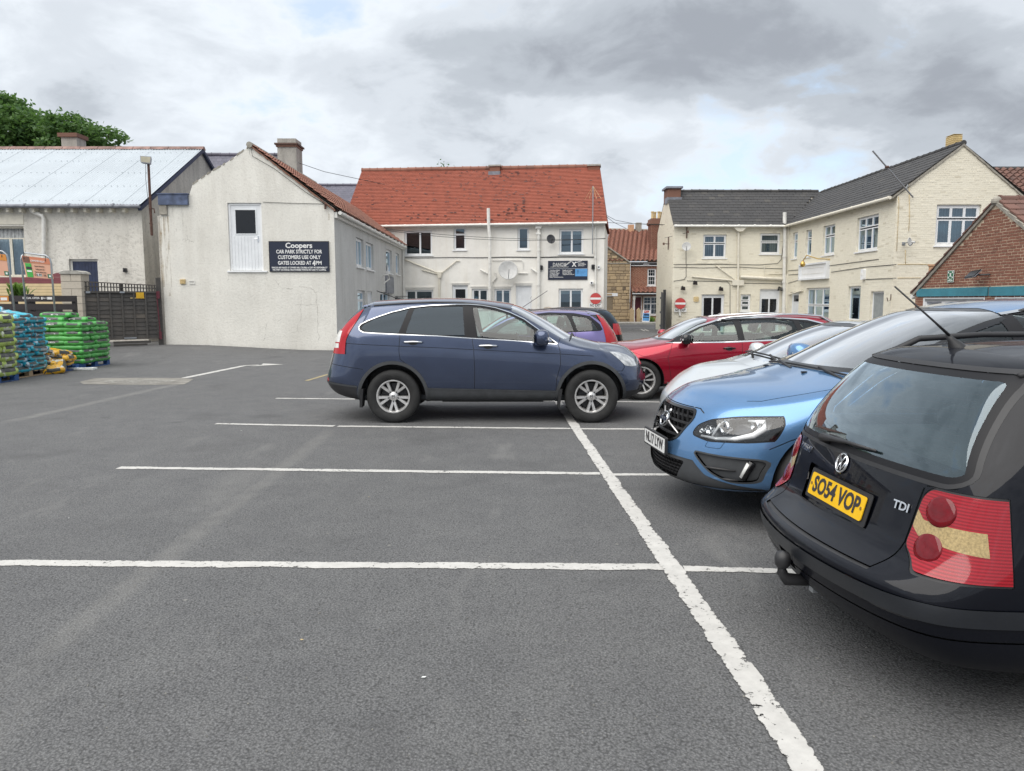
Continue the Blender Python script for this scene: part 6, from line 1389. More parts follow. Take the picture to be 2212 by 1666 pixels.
a0, a1, z0, z1 = pf.rect(-45, 639.5, 21, 651.5); b = MB(); pf.box(b, a0, a1, z0, z1, .041, .05); nt = b.build('offer_notice', 'sign_orange_deep', dk); a0, a1, z0, z1 = pf.rect(4, 643, 18, 649); b = MB(); pf.box(b, a0, a1, z0, z1, .051, .054); b.build('price_label', 'sign_white', nt); lettering(pf, dk, '2 for £', pf.px(-4, 646)[0], pf.px(-4, 646)[1], .075, .2, 'print_dark', .001, .053)
for (u, v, w, lb) in ((31, 641, .2, 'left'), (62, 641, .25, 'right')):
 p = atY(u, v, 22.2); th = thing('potted_plant', ('fern-leaved plant in a dark pot behind the plank fence' if lb == 'left' else 'grey pot beside the fern behind the plank fence'), 'plant', (p.x, p.y, p.z - .3)); b = MB(); b.lathe([(w * .4, -.3), (w * .5, .02), (w * .55, .03), (w * .55, .07), (w * .4, .07)], 14, Matrix.Translation(p)); b.build('pot', 'trim_grey', th, smooth=True)
 if lb == 'left': o = tuft((p.x + .12, p.y, p.z + .02), .32, .42, 120, 'foliage', 'x', 'x', 'leaf_bright', th); del o['label']; del o['category']
def price_frame(pl, label, first):
 (u0, u1, vt, vb, ul, vl, ur, vr) = pl; Y = 19.75; th = thing('price_sign', label, 'sign', (atY(u1, vb, Y).x, Y, 0))
 tl, tr = atY(u0, vt, Y), atY(u1, vt + 7, Y); Lb, Rb = atY(ul, vl, Y), atY(ur, vr, Y)
 dl = (tl - Lb).normalized(); drr = (tr - Rb).normalized(); kl = Lb - dl * (Lb.z / dl.z); kr = Rb - drr * (Rb.z / drr.z); r = .024
 b = MB(); c = .12; b.tube([kl, tl - dl * c * 1.5, tl - dl * c * .6 + Vector((.03, 0, 0)), tl + Vector((c, 0, .0)), tr - Vector((c, 0, -.01)), tr - drr * c * .6 - Vector((.02, 0, 0)), tr - drr * c * 1.5, kr], r, 8); b.build('tube_frame', 'steel', th, smooth=True)
 b = MB(); x0, x1 = (tl + (Lb - tl) * .0).x, tr.x; zb_ = atY(u1, vb, Y).z; zt_ = tl.z - .07
 xl0, xl1 = tl.x + .04, tl.x + .11; xr0, xr1 = tr.x - .03, tr.x + .05
 def pp(s, t, d): # s across, t up
  l = Vector((xl1 + (xl0 - xl1) * t, Y - d, zb_ + .03 * 0 + (zt_ - zb_) * t)); r_ = Vector((xr1 + (xr0 - xr1) * t, Y - d, zb_ - .05 + (zt_ - .05 - zb_ + .02) * t)); return l.lerp(r_, s)
 def quad(nm, mat, s0, s1, t0, t1, d, par=th):
  q = MB(); q.hexa([pp(s0, t0, d), pp(s1, t0, d), pp(s1, t0, d - .006), pp(s0, t0, d - .006), pp(s0, t1, d), pp(s1, t1, d), pp(s1, t1, d - .006), pp(s0, t1, d - .006)]); return q.build(nm, mat, par)
 pn = quad('panel', 'sign_peach', 0, 1, 0, .99, .01)
 quad('header', 'sign_orange' if first else 'sign_orange_deep', 0, 1, .70, .985, .018, pn)
 def txt(s, x, t, size, w, mat='sign_white'):
  me = text_mesh(s, size, mat, .001, .001); xs = [v.co.x for v in me.vertices]; me.transform(Matrix.Diagonal((w / (max(xs) - min(xs)), 1, 1, 1))); o = pp(x, t, .027); dx = pp(x + .1, t, .027) - o; me.transform(frame(o, dx, (0, 0, 1))); link('lettering', me, th)
 if first:
  quad('photo_print', 'brick_dark', .02, .26, .70, .97, .022, pn); txt('COMPOSTED MULCH', .55, .80, .065, .36)
  quad('bag_picture', 'leaf_green_print', .06, .28, .02, .66, .018, pn); quad('bag_band', 'print_dark', .08, .28, .38, .50, .022, pn); quad('bag_note', 'paper', .09, .26, .26, .33, .022, pn)
  for k in range(3): txt(('Improves Soil Structure', 'Enriches your Soil', 'Perfect for a Pet-Free Garden')[k], .58, .56 - k * .14, .04, (.26, .22, .30)[k], 'print_dark')
  txt('£', .37, .16, .09, .03, 'print_dark'); quad('price_label', 'paper', .41, .60, .09, .22, .018, pn); txt('6.99', .505, .155, .08, .13, 'print_dark'); txt('50L', .72, .14, .07, .08, 'print_dark')
 quad('leaf_badge', 'sign_green', .81, .98, .03, .22, .018, pn); quad('leaf_mark', 'paper', .86, .93, .08, .17, .022, pn)
 for s in (.08, .86): q = MB(); p = pp(s, .99, .01); q.tube([p, p + Vector((0, 0, .09))], .008, 5); q.tube([p + Vector((0, 0, .0)), p + Vector((0, -.02, -.08))], .008, 5); q.build('hook', 'black_plastic', th)
price_frame((44, 109, 546, 599, 58.6, 683, 119, 677), 'metal frame price sign reading COMPOSTED MULCH on an orange header', True)
price_frame((-50, 15, 537, 593, -22, 690, 32.2, 678), 'metal frame price sign cut off by the left edge, orange header', False)
cable([P3(645, 352, 38.5), P3(700, 371, 40), P3(770, 386, 43), P3(838, 400, 43.2), P3(1000, 437, 42.4)], .014, 'overhead_wire', 'overhead wire from the gable house chimney towards the red tiled roof')
for k, (v0, v1, v2) in enumerate(((494, 517, 516), (497, 525, 515))):
 pts = []
 for i in range(13): t = i / 12; u = 827 + (1308 - 827) * t; v = (1 - t) ** 2 * v0 + 2 * t * (1 - t) * (v1 + 6) + t * t * v2; pts.append(P3(u, v, 36 + t * 2.0))
 cable(pts, .011, 'overhead_wire', ('upper' if k == 0 else 'lower') + ' of the two wires sagging across the white house front')
for k, pl in enumerate((((1305.5, 463), (1330, 476), (1370, 483.5), (1420, 486), (1446, 487)), ((1305.5, 481), (1360, 483), (1420, 485), (1453, 486)), ((1306, 465), (1325, 480), (1353, 494)))):
 cable([P3(u, v, 40 + i * .5) for i, (u, v) in enumerate(pl)], .012, 'overhead_wire', ('upper wire crossing the gap between white and cream buildings', 'level wire crossing the gap between white and cream buildings', 'steep wire dropping to the pantile cottage roof')[k])
cable([P3(1436, 514, 39.5), P3(1460, 509, 39.2), P3(1483, 503, 38.9)], .010, 'overhead_wire', 'short wire between the two rusty brackets on the cream corner')
def tree(name, label, base, trunk_h, crowns, leaves, size, mat='leaf', seed=1, limbs=8):
 th = thing(name, label, 'tree', base); rr = random.Random(seed); bs = Vector(base); b = MB(); cs = [Vector(c[:3]) for c in crowns]
 top = bs + Vector((0, 0, trunk_h)); b.tube([bs, bs + Vector((.1, 0, trunk_h * .5)), top], .4, 10, True, [.5, .38, .3])
 for c in cs: m_ = top.lerp(c, .5) + Vector((rr.uniform(-.5, .5), 0, .3)); b.tube([top - Vector((0, 0, .5)), m_, c], .1, 6, True, [.22, .12, .04])
 b.build('trunk', 'bark', th)
 V = []; F = []
 for (cx, cy, cz, rx, ry, rz_, n) in crowns:
  clumps = []
  for k in range(int(n / 42) + 3):
   while True:
    p = Vector((rr.uniform(-1, 1), rr.uniform(-1, 1), rr.uniform(-1, 1)))
    if .25 < p.length < 1: break
   p = p.normalized() * (p.length ** .4); clumps.append(Vector((cx + p.x * rx, cy + p.y * ry, cz + p.z * rz_)))
  for k in range(n):
   c = rr.choice(clumps); q = c + Vector((rr.gauss(0, .30), rr.gauss(0, .30), rr.gauss(0, .17))); s = size * rr.uniform(.6, 1.3); u_ = Vector((rr.gauss(0, 1), rr.gauss(0, 1), rr.gauss(0, .5))).normalized(); w_ = u_.cross(Vector((rr.gauss(0, 1), rr.gauss(0, 1), rr.gauss(0, 1)))).normalized()
   bi = len(V); V += [tuple(q - u_ * s), tuple(q + w_ * s * .5), tuple(q + u_ * s), tuple(q - w_ * s * .5)]; F.append((bi, bi + 1, bi + 2, bi + 3))
 me = bpy.data.meshes.new('crown'); me.from_pydata(V, [], F); me.materials.append(M[mat]); link('crown', me, th)
Yt_ = 52.0
def ce(u, v, ru, rv, n, dy=0): p = atY(u, v, Yt_ + dy); k = Yt_ / FPX; return (p.x, p.y, p.z, ru * k, 2.2, rv * k, n)
tree('oak_tree', 'spreading green oak whose crown rises over the corrugated roof', (atY(90, 400, Yt_).x, Yt_, 0), 5.5, [ce(20, 275, 55, 38, 3800), ce(95, 300, 45, 28, 2500, 1), ce(150, 285, 42, 30, 2900), ce(200, 308, 26, 18, 1150), ce(215, 284, 18, 7, 420), ce(238, 290, 8, 5, 120), ce(15, 322, 60, 22, 2800), ce(150, 325, 60, 16, 2200)], 3000, .17, seed=4)
tree('oak_tree', 'upper left tree whose high branches reach into the frame edge', (atY(-90, 400, 56).x, 56, 0), 6, [ce(-30, 225, 40, 30, 3000, 4), ce(22, 226, 26, 11, 900, 4), ce(48, 250, 24, 13, 900, 4), ce(-60, 290, 60, 50, 5200, 4)], 3000, .17, seed=8)
tree('bare_treetop', 'thin treetop poking above the red roof ridge', (atY(968, 420, 62).x, 62, 0), 8, [(atY(962, 362, 62).x, 62, atY(962, 362, 62).z - .25, .35, .3, .5, 110), (atY(975, 362, 62).x, 62, atY(975, 362, 62).z - .35, .35, .3, .35, 90)], 0, .09, seed=5)
# ================================================================== pallets and bags
def pallet(x0, x1, y0, y1, mat, label, group=None):
 th = thing('pallet', label, 'pallet', ((x0 + x1) / 2, (y0 + y1) / 2, gz(x1, y0)), group=group); z0 = gz(x1, y0)
 for k in range(3):
  x = x0 + (x1 - x0 - .1) * k / 2; b = MB(); b.box(x, x + .1, y0, y1, z0 + .002, z0 + .024); b.build('runner', mat, th)
  for j in range(3): y = y0 + (y1 - y0 - .14) * j / 2; b = MB(); b.box(x, x + .1, y + .002, y + .138, z0 + .024, z0 + .105); b.build('block', mat, th)
 for k in range(7): y = y0 + (y1 - y0 - .1) * k / 6; b = MB(); b.box(x0, x1, y, y + .1, z0 + .105, z0 + .127); b.build('deck_board', mat, th)
 for k in range(2):
  x = (x1 - .004) if k else x0;
 return z0 + .13
BAGM = {}
def bag_mesh(mat, L, W, T, seed, label=True):
 key = (mat, L, W, seed, label)
 if key in BAGM: return BAGM[key]
 rr = random.Random(seed); nx, ny = 16, 11; V = []; F = []; MI = []
 ph = [rr.uniform(0, 6.28) for _ in range(8)]
 def hgt(u, v): return max(0.0, (1 - abs(u) ** 9)) ** .27 * max(0.0, (1 - abs(v) ** 8)) ** .27
 def P(i, j, s):
  u = -1 + 2 * i / nx; v = -1 + 2 * j / ny; u = math.copysign(1 - (1 - abs(u)) ** 1.6, u); v = math.copysign(1 - (1 - abs(v)) ** 1.5, v)
  h = hgt(u, v); wr = .008 * math.sin(9 * u + ph[0]) * math.sin(7 * v + ph[1]) + .006 * math.sin(17 * u + 5 * v + ph[2]) + .005 * math.sin(23 * v + 3 * u + ph[3])
  inx = 1 - .035 * math.sin(5 * v + ph[4]) * abs(u); iny = 1 - .05 * abs(v) * (1 - abs(u)) * math.sin(4 * u + ph[5])
  return (u * L / 2 * inx, v * W / 2 * iny, s * h * T / 2 + wr * h * s + .004 * math.sin(2.2 * u + ph[6]) + .003 * math.sin(2.5 * v + ph[7]))
 idx = {}
 for s in (1, -1):
  for i in range(nx + 1):
   for j in range(ny + 1):
    edge = i in (0, nx) or j in (0, ny); k = (i, j, 0 if edge else s)
    if k not in idx: idx[k] = len(V); V.append(P(i, j, s))
 def g(i, j, s): return idx[(i, j, 0 if (i in (0, nx) or j in (0, ny)) else s)]
 for s in (1, -1):
  for i in range(nx):
   for j in range(ny):
    q = (g(i, j, s), g(i + 1, j, s), g(i + 1, j + 1, s), g(i, j + 1, s)); F.append(q if s > 0 else q[::-1])
    lab = label and (j in (0, 1) or j in (ny - 1, ny - 2)) and 3 <= i < nx - 4 and s > 0
    endl = label and i in (0, 1, nx - 1, nx - 2) and 3 <= j < ny - 3 and s > 0
    MI.append(1 if (lab or endl) else 0)
 me = bpy.data.meshes.new('bag'); me.from_pydata(V, [], F); me.materials.append(M[mat]); me.materials.append(M['bag_print']); me.polygons.foreach_set('material_index', MI); me.polygons.foreach_set('use_smooth', [True] * len(F)); me.update(); BAGM[key] = me; return me
ORD = ['lowest', 'second', 'third', 'fourth', 'fifth', 'sixth', 'seventh', 'eighth', 'ninth', 'tenth', 'eleventh', 'twelfth']
def put_bag(me, x, y, z, rz, label, cat, group, tx=0, ty=0):
 o = link('bag', me, None, label=label, cat=cat, group=group); o.location = (x, y, z); o.rotation_euler = (tx, ty, rz); return o
txt_a = text_mesh('COMPOSTED MULCH', .05, 'sign_white', .001, .001); txt_a.transform(Matrix.Diagonal((.75, 1, 1, 1))); txt_b = text_mesh('MULCH', .05, 'sign_white', .001, .001)
def bag_text(o, L, W, me, endw=False):
 if endw: m = Matrix.Translation((L / 2 - .006, 0, .014)) @ Matrix(((0, 0, 1, 0), (1, 0, 0, 0), (0, 1, 0, 0), (0, 0, 0, 1))) @ Matrix.Rotation(R(-12), 4, 'X')
 else: m = Matrix.Translation((0, -W / 2 - .002, .012)) @ Matrix.Rotation(R(78), 4, 'X')
 t = bpy.data.objects.new('lettering', me); COL.objects.link(t); t.parent = o; t.matrix_basis = m
def stack(x0, x1, y0, y1, zb, layers, T, mat, colour, group, seed, text=False, jit=.012, tl=0.0, where=''):
 """layers of bags in alternating bond; x1 and y0 sides face the car park"""
 rr = random.Random(seed); W = x1 - x0; Dp = y1 - y0; nr = 3 if Dp > 1.05 else 2
 for l in range(layers):
  z = zb + T * (l + .5)
  wd = ORD[l] if l < layers - 1 else 'top'
  a, bq = W * .64, W * .36
  cells = []
  if l % 2 == 0:
   for k in range(nr): cells.append((x0 + a / 2, y0 + Dp * (k + .5) / nr, a, Dp / nr, 0, ('front', 'middle', 'back')[k if nr == 3 else k * 2] + ' long bag'))
   for k in range(2): cells.append((x0 + a + bq / 2, y0 + Dp * (k + .5) / 2, Dp / 2, bq, 90, ('front', 'back')[k] + ' right-hand end bag'))
  else:
   for k in range(nr): cells.append((x1 - a / 2, y0 + Dp * (k + .5) / nr, a, Dp / nr, 0, ('front', 'middle', 'back')[k if nr == 3 else k * 2] + ' long bag'))
   for k in range(2): cells.append((x0 + bq / 2, y0 + Dp * (k + .5) / 2, Dp / 2, bq, 90, ('front', 'back')[k] + ' left-hand end bag'))
  for (cx, cy, L, Wd, rz, wh) in cells:
   if 'left-hand' in wh and l < layers - 1 and 'back' in wh: continue
   if wh.startswith('middle') and l < layers - 1 and l % 2 == 0: continue
   me = bag_mesh(mat, round(L * 1.03, 2), round(Wd * 1.04, 2), T * 1.16, rr.randint(1, 3), not text or l % 2 == 0)
   o = put_bag(me, cx + rr.uniform(-jit, jit), cy + rr.uniform(-jit, jit), z + rr.uniform(-.004, .004), R(rz + rr.uniform(-2, 2)), '%s %s in the %s layer of the %s' % (colour, wh, wd, where), 'bag', group, rr.uniform(-tl, tl), rr.uniform(-tl, tl))
   if text and l % 2 == 0 and wh.startswith('front') and rz == 0: bag_text(o, L, Wd, txt_a)
   if text and wh == 'front right-hand end bag': bag_text(o, L * 0 + 0, Wd, txt_b)
Xr = -10.32
zg = pallet(Xr - 1.22, Xr - .03, 18.02, 19.25, 'pallet_blue', 'blue wooden pallet under the bright green mulch stack')
stack(Xr - 1.2, Xr, 18.0, 19.22, zg, 9, .108, 'bag_green', 'bright green', 'green mulch bags', 3, text=True, where='green stack')
for (x, y, k, rz, l) in ((Xr - 1.0, 18.5, 0, 4, 'loose green bag lying on top at the left of the green stack'), (Xr - .55, 18.8, 0, -3, 'loose green bag lying on top in the middle of the green stack'), (Xr - .95, 18.75, 1, 2, 'uppermost green bag crowning the green stack')):
 o = put_bag(bag_mesh('bag_green', .76, .42, .13, 2), x, y, zg + 9 * .108 + .06 + k * .11, R(rz), l, 'bag', 'green mulch bags'); bag_text(o, .76, .42, txt_b)
zy = pallet(Xr - 1.2, Xr - .02, 16.75, 17.85, 'pallet_blue', 'blue wooden pallet under the slumped yellow bags')
rr = random.Random(12)
for (dx, dy, k, rz, ty, lb) in ((-.95, 17.0, 0, 20, 4, 'yellow bag at the bottom left of the slumped pile'), (-.38, 17.05, 0, 8, 6, 'yellow bag slipping off the front corner of the blue pallet'), (-.40, 17.52, 0, -12, 2, 'yellow bag at the bottom right back of the pile'),
        (-.9, 17.55, 0, 30, 0, 'lower black and yellow bag at the back left of the pile'), (-.62, 17.0, 1, -10, 8, 'yellow bag in the middle of the slumped pile'), (-.30, 17.42, 1, 5, 4, 'bright yellow bag on the right of the middle layer'), (-.95, 17.3, 1, 60, -5, 'crumpled black and yellow bag at the left of the middle layer'),
        (-.75, 17.05, 2, 22, -7, 'yellow bag third up at the front of the pile'), (-.40, 17.5, 2, -20, 5, 'dark grey and yellow bag third up at the back'), (-.85, 17.35, 3, 14, 6, 'topmost yellow bag of the slumped pile')):
 put_bag(bag_mesh('bag_yellow', .74, .44, .16, rr.randint(1, 4)), Xr + dx, dy, zy + .07 + k * .115, R(rz), lb, 'bag', 'yellow bags', R(rr.uniform(-5, 5)), R(ty))
o = put_bag(bag_mesh('bag_yellow', .74, .44, .16, 2), Xr - .05, 16.95, .14, R(-62), 'yellow bag hanging over the near edge of the blue pallet', 'bag', 'yellow bags', R(8), R(14))
b = MB(); rr = random.Random(3); g = gnd(148, 799)
for k in range(10): x = g.x - .5 + k * .11; b.box(x, x + .14, g.y - .08 + rr.uniform(-.05, .05), g.y + .08 + rr.uniform(-.05, .05), .004, .02 + rr.random() * .035)
o = b.build('plastic_film', 'paper', None); o['label'] = 'torn strip of white plastic film on the asphalt beside the blue pallet'; o['category'] = 'plastic film'
zb_ = pallet(Xr - 1.25, Xr - .06, 15.5, 16.72, 'pallet_wood', 'bare wooden pallet under the turquoise bag stack')
stack(Xr - 1.22, Xr - .04, 15.5, 16.7, zb_, 11, .103, 'bag_blue', 'turquoise', 'turquoise bags', 5, jit=.045, tl=.05, where='turquoise stack')
for (x, y, z, rz, ty, l) in ((Xr - .95, 16.0, 11.6, 15, 4, 'loose turquoise bag sloping on top at the left of the turquoise stack'), (Xr - .45, 16.2, 11.5, -10, 9, 'loose turquoise bag sagging over the right top of the turquoise stack'), (Xr - 1.1, 16.3, 12.5, 30, 0, 'uppermost turquoise bag on the turquoise stack')):
 put_bag(bag_mesh('bag_blue', .72, .46, .15, 3), x, y, zb_ + z * .103, R(rz), l, 'bag', 'turquoise bags', 0, R(ty))
zl_ = pallet(Xr - 1.1, Xr + .17, 14.15, 15.36, 'pallet_blue', 'blue pallet under the lime bags at the left edge')
stack(Xr - 1.05, Xr + .17, 14.15, 15.35, zl_, 8, .15, 'bag_lime', 'lime green', 'lime bags', 8, jit=.02, where='lime stack')
# ================================================================== cars
def lerp_tab(tab, x):
 if x <= tab[0][0]: return tab[0][1]
 for (x0, y0), (x1, y1) in zip(tab, tab[1:]):
  if x <= x1: return y0 + (y1 - y0) * (x - x0) / (x1 - x0)
 return tab[-1][1]
class Shell:
 """car body as a box-topology cage smoothed by subdivision, then cut into panels, glass and lamps.
 Local frame: x forward, y left, z up, origin on the ground at mid wheelbase."""
 def __init__(s, xs, Wt, Zt, top, xf, xr, bf, br, cw=(.80, .80), cd=(.10, .34), bow=None, lev=3, crown=.04, cols=(-1, -.55, 0, .55, 1), creases=(), rcrease=()):
  K = len(Wt); fr = cols; n0 = len(xs); st = ['r0', 'r1'] + list(xs) + ['f1', 'f0']; N = len(st); J = len(fr)
  bm = bmesh.new(); vd = {}
  def px_(i, k):
   if st[i] == 'r0': return xr[k] + cd[0]
   if st[i] == 'r1': return xr[k] + cd[1]
   if st[i] == 'f1': return xf[k] - cd[1]
   if st[i] == 'f0': return xf[k] - cd[0]
   return st[i]
  def pos(i, j, k):
   x = px_(i, k); w = lerp_tab(Wt[k], x); z = lerp_tab(Zt[k], x); f = fr[j]
   if st[i] == 'f0': w *= cw[1]
   elif st[i] == 'f1': w *= .975
   elif st[i] == 'r0': w *= cw[0]
   elif st[i] == 'r1': w *= .985
   g = 1 - f * f
   if k == K - 1:
    zt = lerp_tab(top, x); z = z + (zt - z) * (g ** .8 if g > 0 else 0);
    if bow: x += lerp_tab(bow, x) * g
   if st[i] == 'f0': x += cd[0] + (bf[k]) * g - .0; x -= 0 if k < K - 1 else (lerp_tab(bow, x) * g if bow else 0)
   if st[i] == 'r0': x -= cd[0] + (br[k]) * g; x -= 0 if k < K - 1 else (lerp_tab(bow, x) * g if bow else 0)
   return Vector((x, w * f, z))
  def V(i, j, k):
   key = (i, j, k)
   if key not in vd: vd[key] = bm.verts.new(pos(i, j, k))
   return vd[key]
  for i in range(N - 1):
   for k in range(K - 1):
    for j in (0, J - 1): bm.faces.new([V(i, j, k), V(i + 1, j, k), V(i + 1, j, k + 1), V(i, j, k + 1)])
   for j in range(J - 1):
    for k in (0, K - 1): bm.faces.new([V(i, j, k), V(i + 1, j, k), V(i + 1, j + 1, k), V(i, j + 1, k)])
  for i in (0, N - 1):
   for j in range(J - 1):
    for k in range(K - 1): bm.faces.new([V(i, j, k), V(i, j + 1, k), V(i, j + 1, k + 1), V(i, j, k + 1)])
  bmesh.ops.recalc_face_normals(bm, faces=bm.faces)
  cl = bm.edges.layers.float.new('crease_edge')
  for (k, i0, i1, cv) in creases:
   for i in range(N - 1):
    xm = (px_(i, k) + px_(i + 1, k)) / 2
    if i0 <= xm <= i1:
     for j in (0, J - 1):
      e = bm.edges.get((vd[(i, j, k)], vd[(i + 1, j, k)]))
      if e: e[cl] = cv
  for (k, cv) in rcrease:
   for j in range(J - 1):
    e = bm.edges.get((vd[(0, j, k)], vd[(0, j + 1, k)]))
    if e: e[cl] = cv
  me = bpy.data.meshes.new('cage'); bm.to_mesh(me); bm.free()
  ob = bpy.data.objects.new('cage', me); COL.objects.link(ob); md = ob.modifiers.new('s', 'SUBSURF'); md.levels = lev; md.render_levels = lev; md.boundary_smooth = 'ALL'
  dg = bpy.context.evaluated_depsgraph_get(); me2 = bpy.data.meshes.new_from_object(ob.evaluated_get(dg)); bpy.data.objects.remove(ob)
  s.bm = bmesh.new(); s.bm.from_mesh(me2); s.reg = s.bm.faces.layers.int.new('reg'); s.names = ['body']
  s.bm.normal_update(); s.vn = [v.normal.copy() for v in s.bm.verts]; s.bm.faces.ensure_lookup_table()
  t = s.bm.copy(); bmesh.ops.triangulate(t, faces=t.faces); t.verts.ensure_lookup_table(); s.tv = [v.co.copy() for v in t.verts]; s.tf = [[v.index for v in f.verts] for f in t.faces]; t.verts.index_update()
  s.tn = [v.normal.copy() for v in t.verts]; s.bvh = BVHTree.FromPolygons(s.tv, s.tf); t.free()
 def normal_at(s, p):
  loc, n, fi, d = s.bvh.find_nearest(p)
  if loc is None: return Vector((0, 0, 1))
  a, b, c = s.tf[fi]; A, B, C = s.tv[a], s.tv[b], s.tv[c]; v0, v1, v2 = B - A, C - A, loc - A
  d00, d01, d11, d20, d21 = v0.dot(v0), v0.dot(v1), v1.dot(v1), v2.dot(v0), v2.dot(v1); den = d00 * d11 - d01 * d01
  if abs(den) < 1e-14: return n
  v = (d11 * d20 - d01 * d21) / den; w = (d00 * d21 - d01 * d20) / den
  r = s.tn[a] * (1 - v - w) + s.tn[b] * v + s.tn[c] * w
  return r.normalized() if r.length > 1e-6 else n
 def cut(s, poly, axis, name, cond=None, only=None):
  """poly in the two axes other than `axis`; cond(face centre, normal) picks the side of the body"""
  bm = s.bm; ax = {'x': (1, 2), 'y': (0, 2), 'z': (0, 1)}[axis]; ai = 'xyz'.index(axis)
  x0, x1 = min(p[0] for p in poly), max(p[0] for p in poly); y0, y1 = min(p[1] for p in poly), max(p[1] for p in poly)
  if name not in s.names: s.names.append(name)
  rid = s.names.index(name); rl = s.bm.faces.layers.int['reg']; onl = [s.names.index(o) for o in only] if only else None
  def near(f):
   a = [v.co[ax[0]] for v in f.verts]; b = [v.co[ax[1]] for v in f.verts]
   return not (max(a) < x0 or min(a) > x1 or max(b) < y0 or min(b) > y1)
  cand = [f for f in bm.faces if (onl is None or f[rl] in onl) and near(f) and (cond is None or cond(f.calc_center_median(), f.normal))]
  n = len(poly)
  for i in range(n):
   p, q = poly[i], poly[(i + 1) % n]; e = (q[0] - p[0], q[1] - p[1])
   if abs(e[0]) + abs(e[1]) < 1e-6: continue
   co = Vector((0, 0, 0)); no = Vector((0, 0, 0)); co[ax[0]], co[ax[1]] = p; no[ax[0]], no[ax[1]] = e[1], -e[0]; no.normalize()
   m0, m1 = min(p[0], q[0]) - 1e-4, max(p[0], q[0]) + 1e-4; k0, k1 = min(p[1], q[1]) - 1e-4, max(p[1], q[1]) + 1e-4
   sub = []; rest = []
   for f in cand:
    if not f.is_valid: continue
    a = [v.co[ax[0]] for v in f.verts]; b = [v.co[ax[1]] for v in f.verts]
    if max(a) < m0 or min(a) > m1 or max(b) < k0 or min(b) > k1: rest.append(f); continue
    ds = [(v.co - co).dot(no) for v in f.verts]
    if max(ds) <= 1e-6 or min(ds) >= -1e-6: rest.append(f)
    else: sub.append(f)
   if not sub: continue
   ed = set(); ve = set()
   for f in sub: ed.update(f.edges); ve.update(f.verts)
   r = bmesh.ops.bisect_plane(bm, geom=sub + list(ed) + list(ve), dist=1e-6, plane_co=co, plane_no=no)
   newf = [g for g in r['geom'] if isinstance(g, bmesh.types.BMFace) and g.is_valid]
   cand = [f for f in rest if f.is_valid] + newf
  hit = 0
  for f in set(cand):
   if not f.is_valid: continue
   c = f.calc_center_median()
   if inpoly(c[ax[0]], c[ax[1]], poly): f[rl] = rid; hit += 1
  return hit
 def seam(s, pts, axis, w=.006, cond=None, name='panel_gap', only=('body',)):
  for p, q in zip(pts, pts[1:]):
   d = Vector((q[0] - p[0], q[1] - p[1]));
   if d.length < 1e-5: continue
   d.normalize(); n = Vector((-d.y, d.x)) * w / 2; e = d * w * .4
   s.cut([(p[0] + n.x - e.x, p[1] + n.y - e.y), (q[0] + n.x + e.x, q[1] + n.y + e.y), (q[0] - n.x + e.x, q[1] - n.y + e.y), (p[0] - n.x - e.x, p[1] - n.y - e.y)], axis, name, cond, only)
 def hit(s, axis, a, b, side=1):
  """point on the shell: ray along -side*axis through coordinates (a, b)"""
  ai = 'xyz'.index(axis); o = Vector((0, 0, 0)); i1, i2 = [i for i in range(3) if i != ai]; o[i1], o[i2] = a, b; o[ai] = 5 * side; d = Vector((0, 0, 0)); d[ai] = -side
  loc, n, fi, dist = s.bvh.ray_cast(o, d)
  if loc is None: return Vector(o) * 0 + Vector([a if k == i1 else b if k == i2 else 0 for k in range(3)]), Vector((1, 0, 0))
  return loc, s.normal_at(loc)
 def split(s, parent, spec, drop=('hole',)):
  """spec: region -> (object name, material, inward offset, thickness)"""
  bmesh.ops.triangulate(s.bm, faces=[f for f in s.bm.faces if len(f.verts) > 4]); rl = s.bm.faces.layers.int['reg']; groups = {}
  for f in s.bm.faces: groups.setdefault(s.names[f[rl]], []).append(f)
  objs = {}
  for nm, fs in groups.items():
   if nm in drop: continue
   on, mat, off = spec[nm][:3]; comps = [fs]
   if len(spec[nm]) > 3 and spec[nm][3] == 'each':   # one object per connected patch
    left = set(fs); comps = []
    while left:
     st = [left.pop()]; comp = [st[0]]
     while st:
      f = st.pop()
      for e in f.edges:
       for g in e.link_faces:
        if g in left: left.remove(g); comp.append(g); st.append(g)
     comps.append(comp)
   for comp in comps:
    if len(comp) < 1: continue
    vi = {}; V = []; Nn = []; F = []
    for f in comp:
     idx = []
     for v in f.verts:
      if v.index not in vi or True:
       key = tuple(round(c, 6) for c in v.co)
       if key not in vi: n = s.normal_at(v.co); vi[key] = len(V); V.append(tuple(v.co - n * off)); Nn.append(tuple(n))
       idx.append(vi[key])
     idx2 = [a for k, a in enumerate(idx) if a != idx[k - 1]]
     if len(idx2) >= 3: F.append(tuple(idx2))
    if not F: continue
    me = bpy.data.meshes.new(on); me.from_pydata(V, [], F); me.materials.append(M[mat]); me.polygons.foreach_set('use_smooth', [True] * len(me.polygons)); me.validate()
    if len(me.vertices) == len(Nn): me.normals_split_custom_set_from_vertices(Nn)
    o = link(on, me, parent, local=True); objs.setdefault(nm, []).append(o)
  s.bm.free(); return objs
def circ(cx, cz, r, n=40, a0=0, a1=360): return [(cx + r * math.cos(R(a0 + (a1 - a0) * k / n)), cz + r * math.sin(R(a0 + (a1 - a0) * k / n))) for k in range(n + (0 if a1 - a0 == 360 else 1))]
def side(minz=0, thr=.25): return lambda c, n: abs(n.y) > thr and c.z > minz
def sideb(c, n): return abs(c.y) > .45
def front(thr=.2): return lambda c, n: n.x > thr
def rear(thr=.2): return lambda c, n: n.x < -thr
def mk(par, nm, mat, b, smooth=False): return link(nm, b.mesh(nm, mat, smooth), par, local=True)
WHEELM = {}
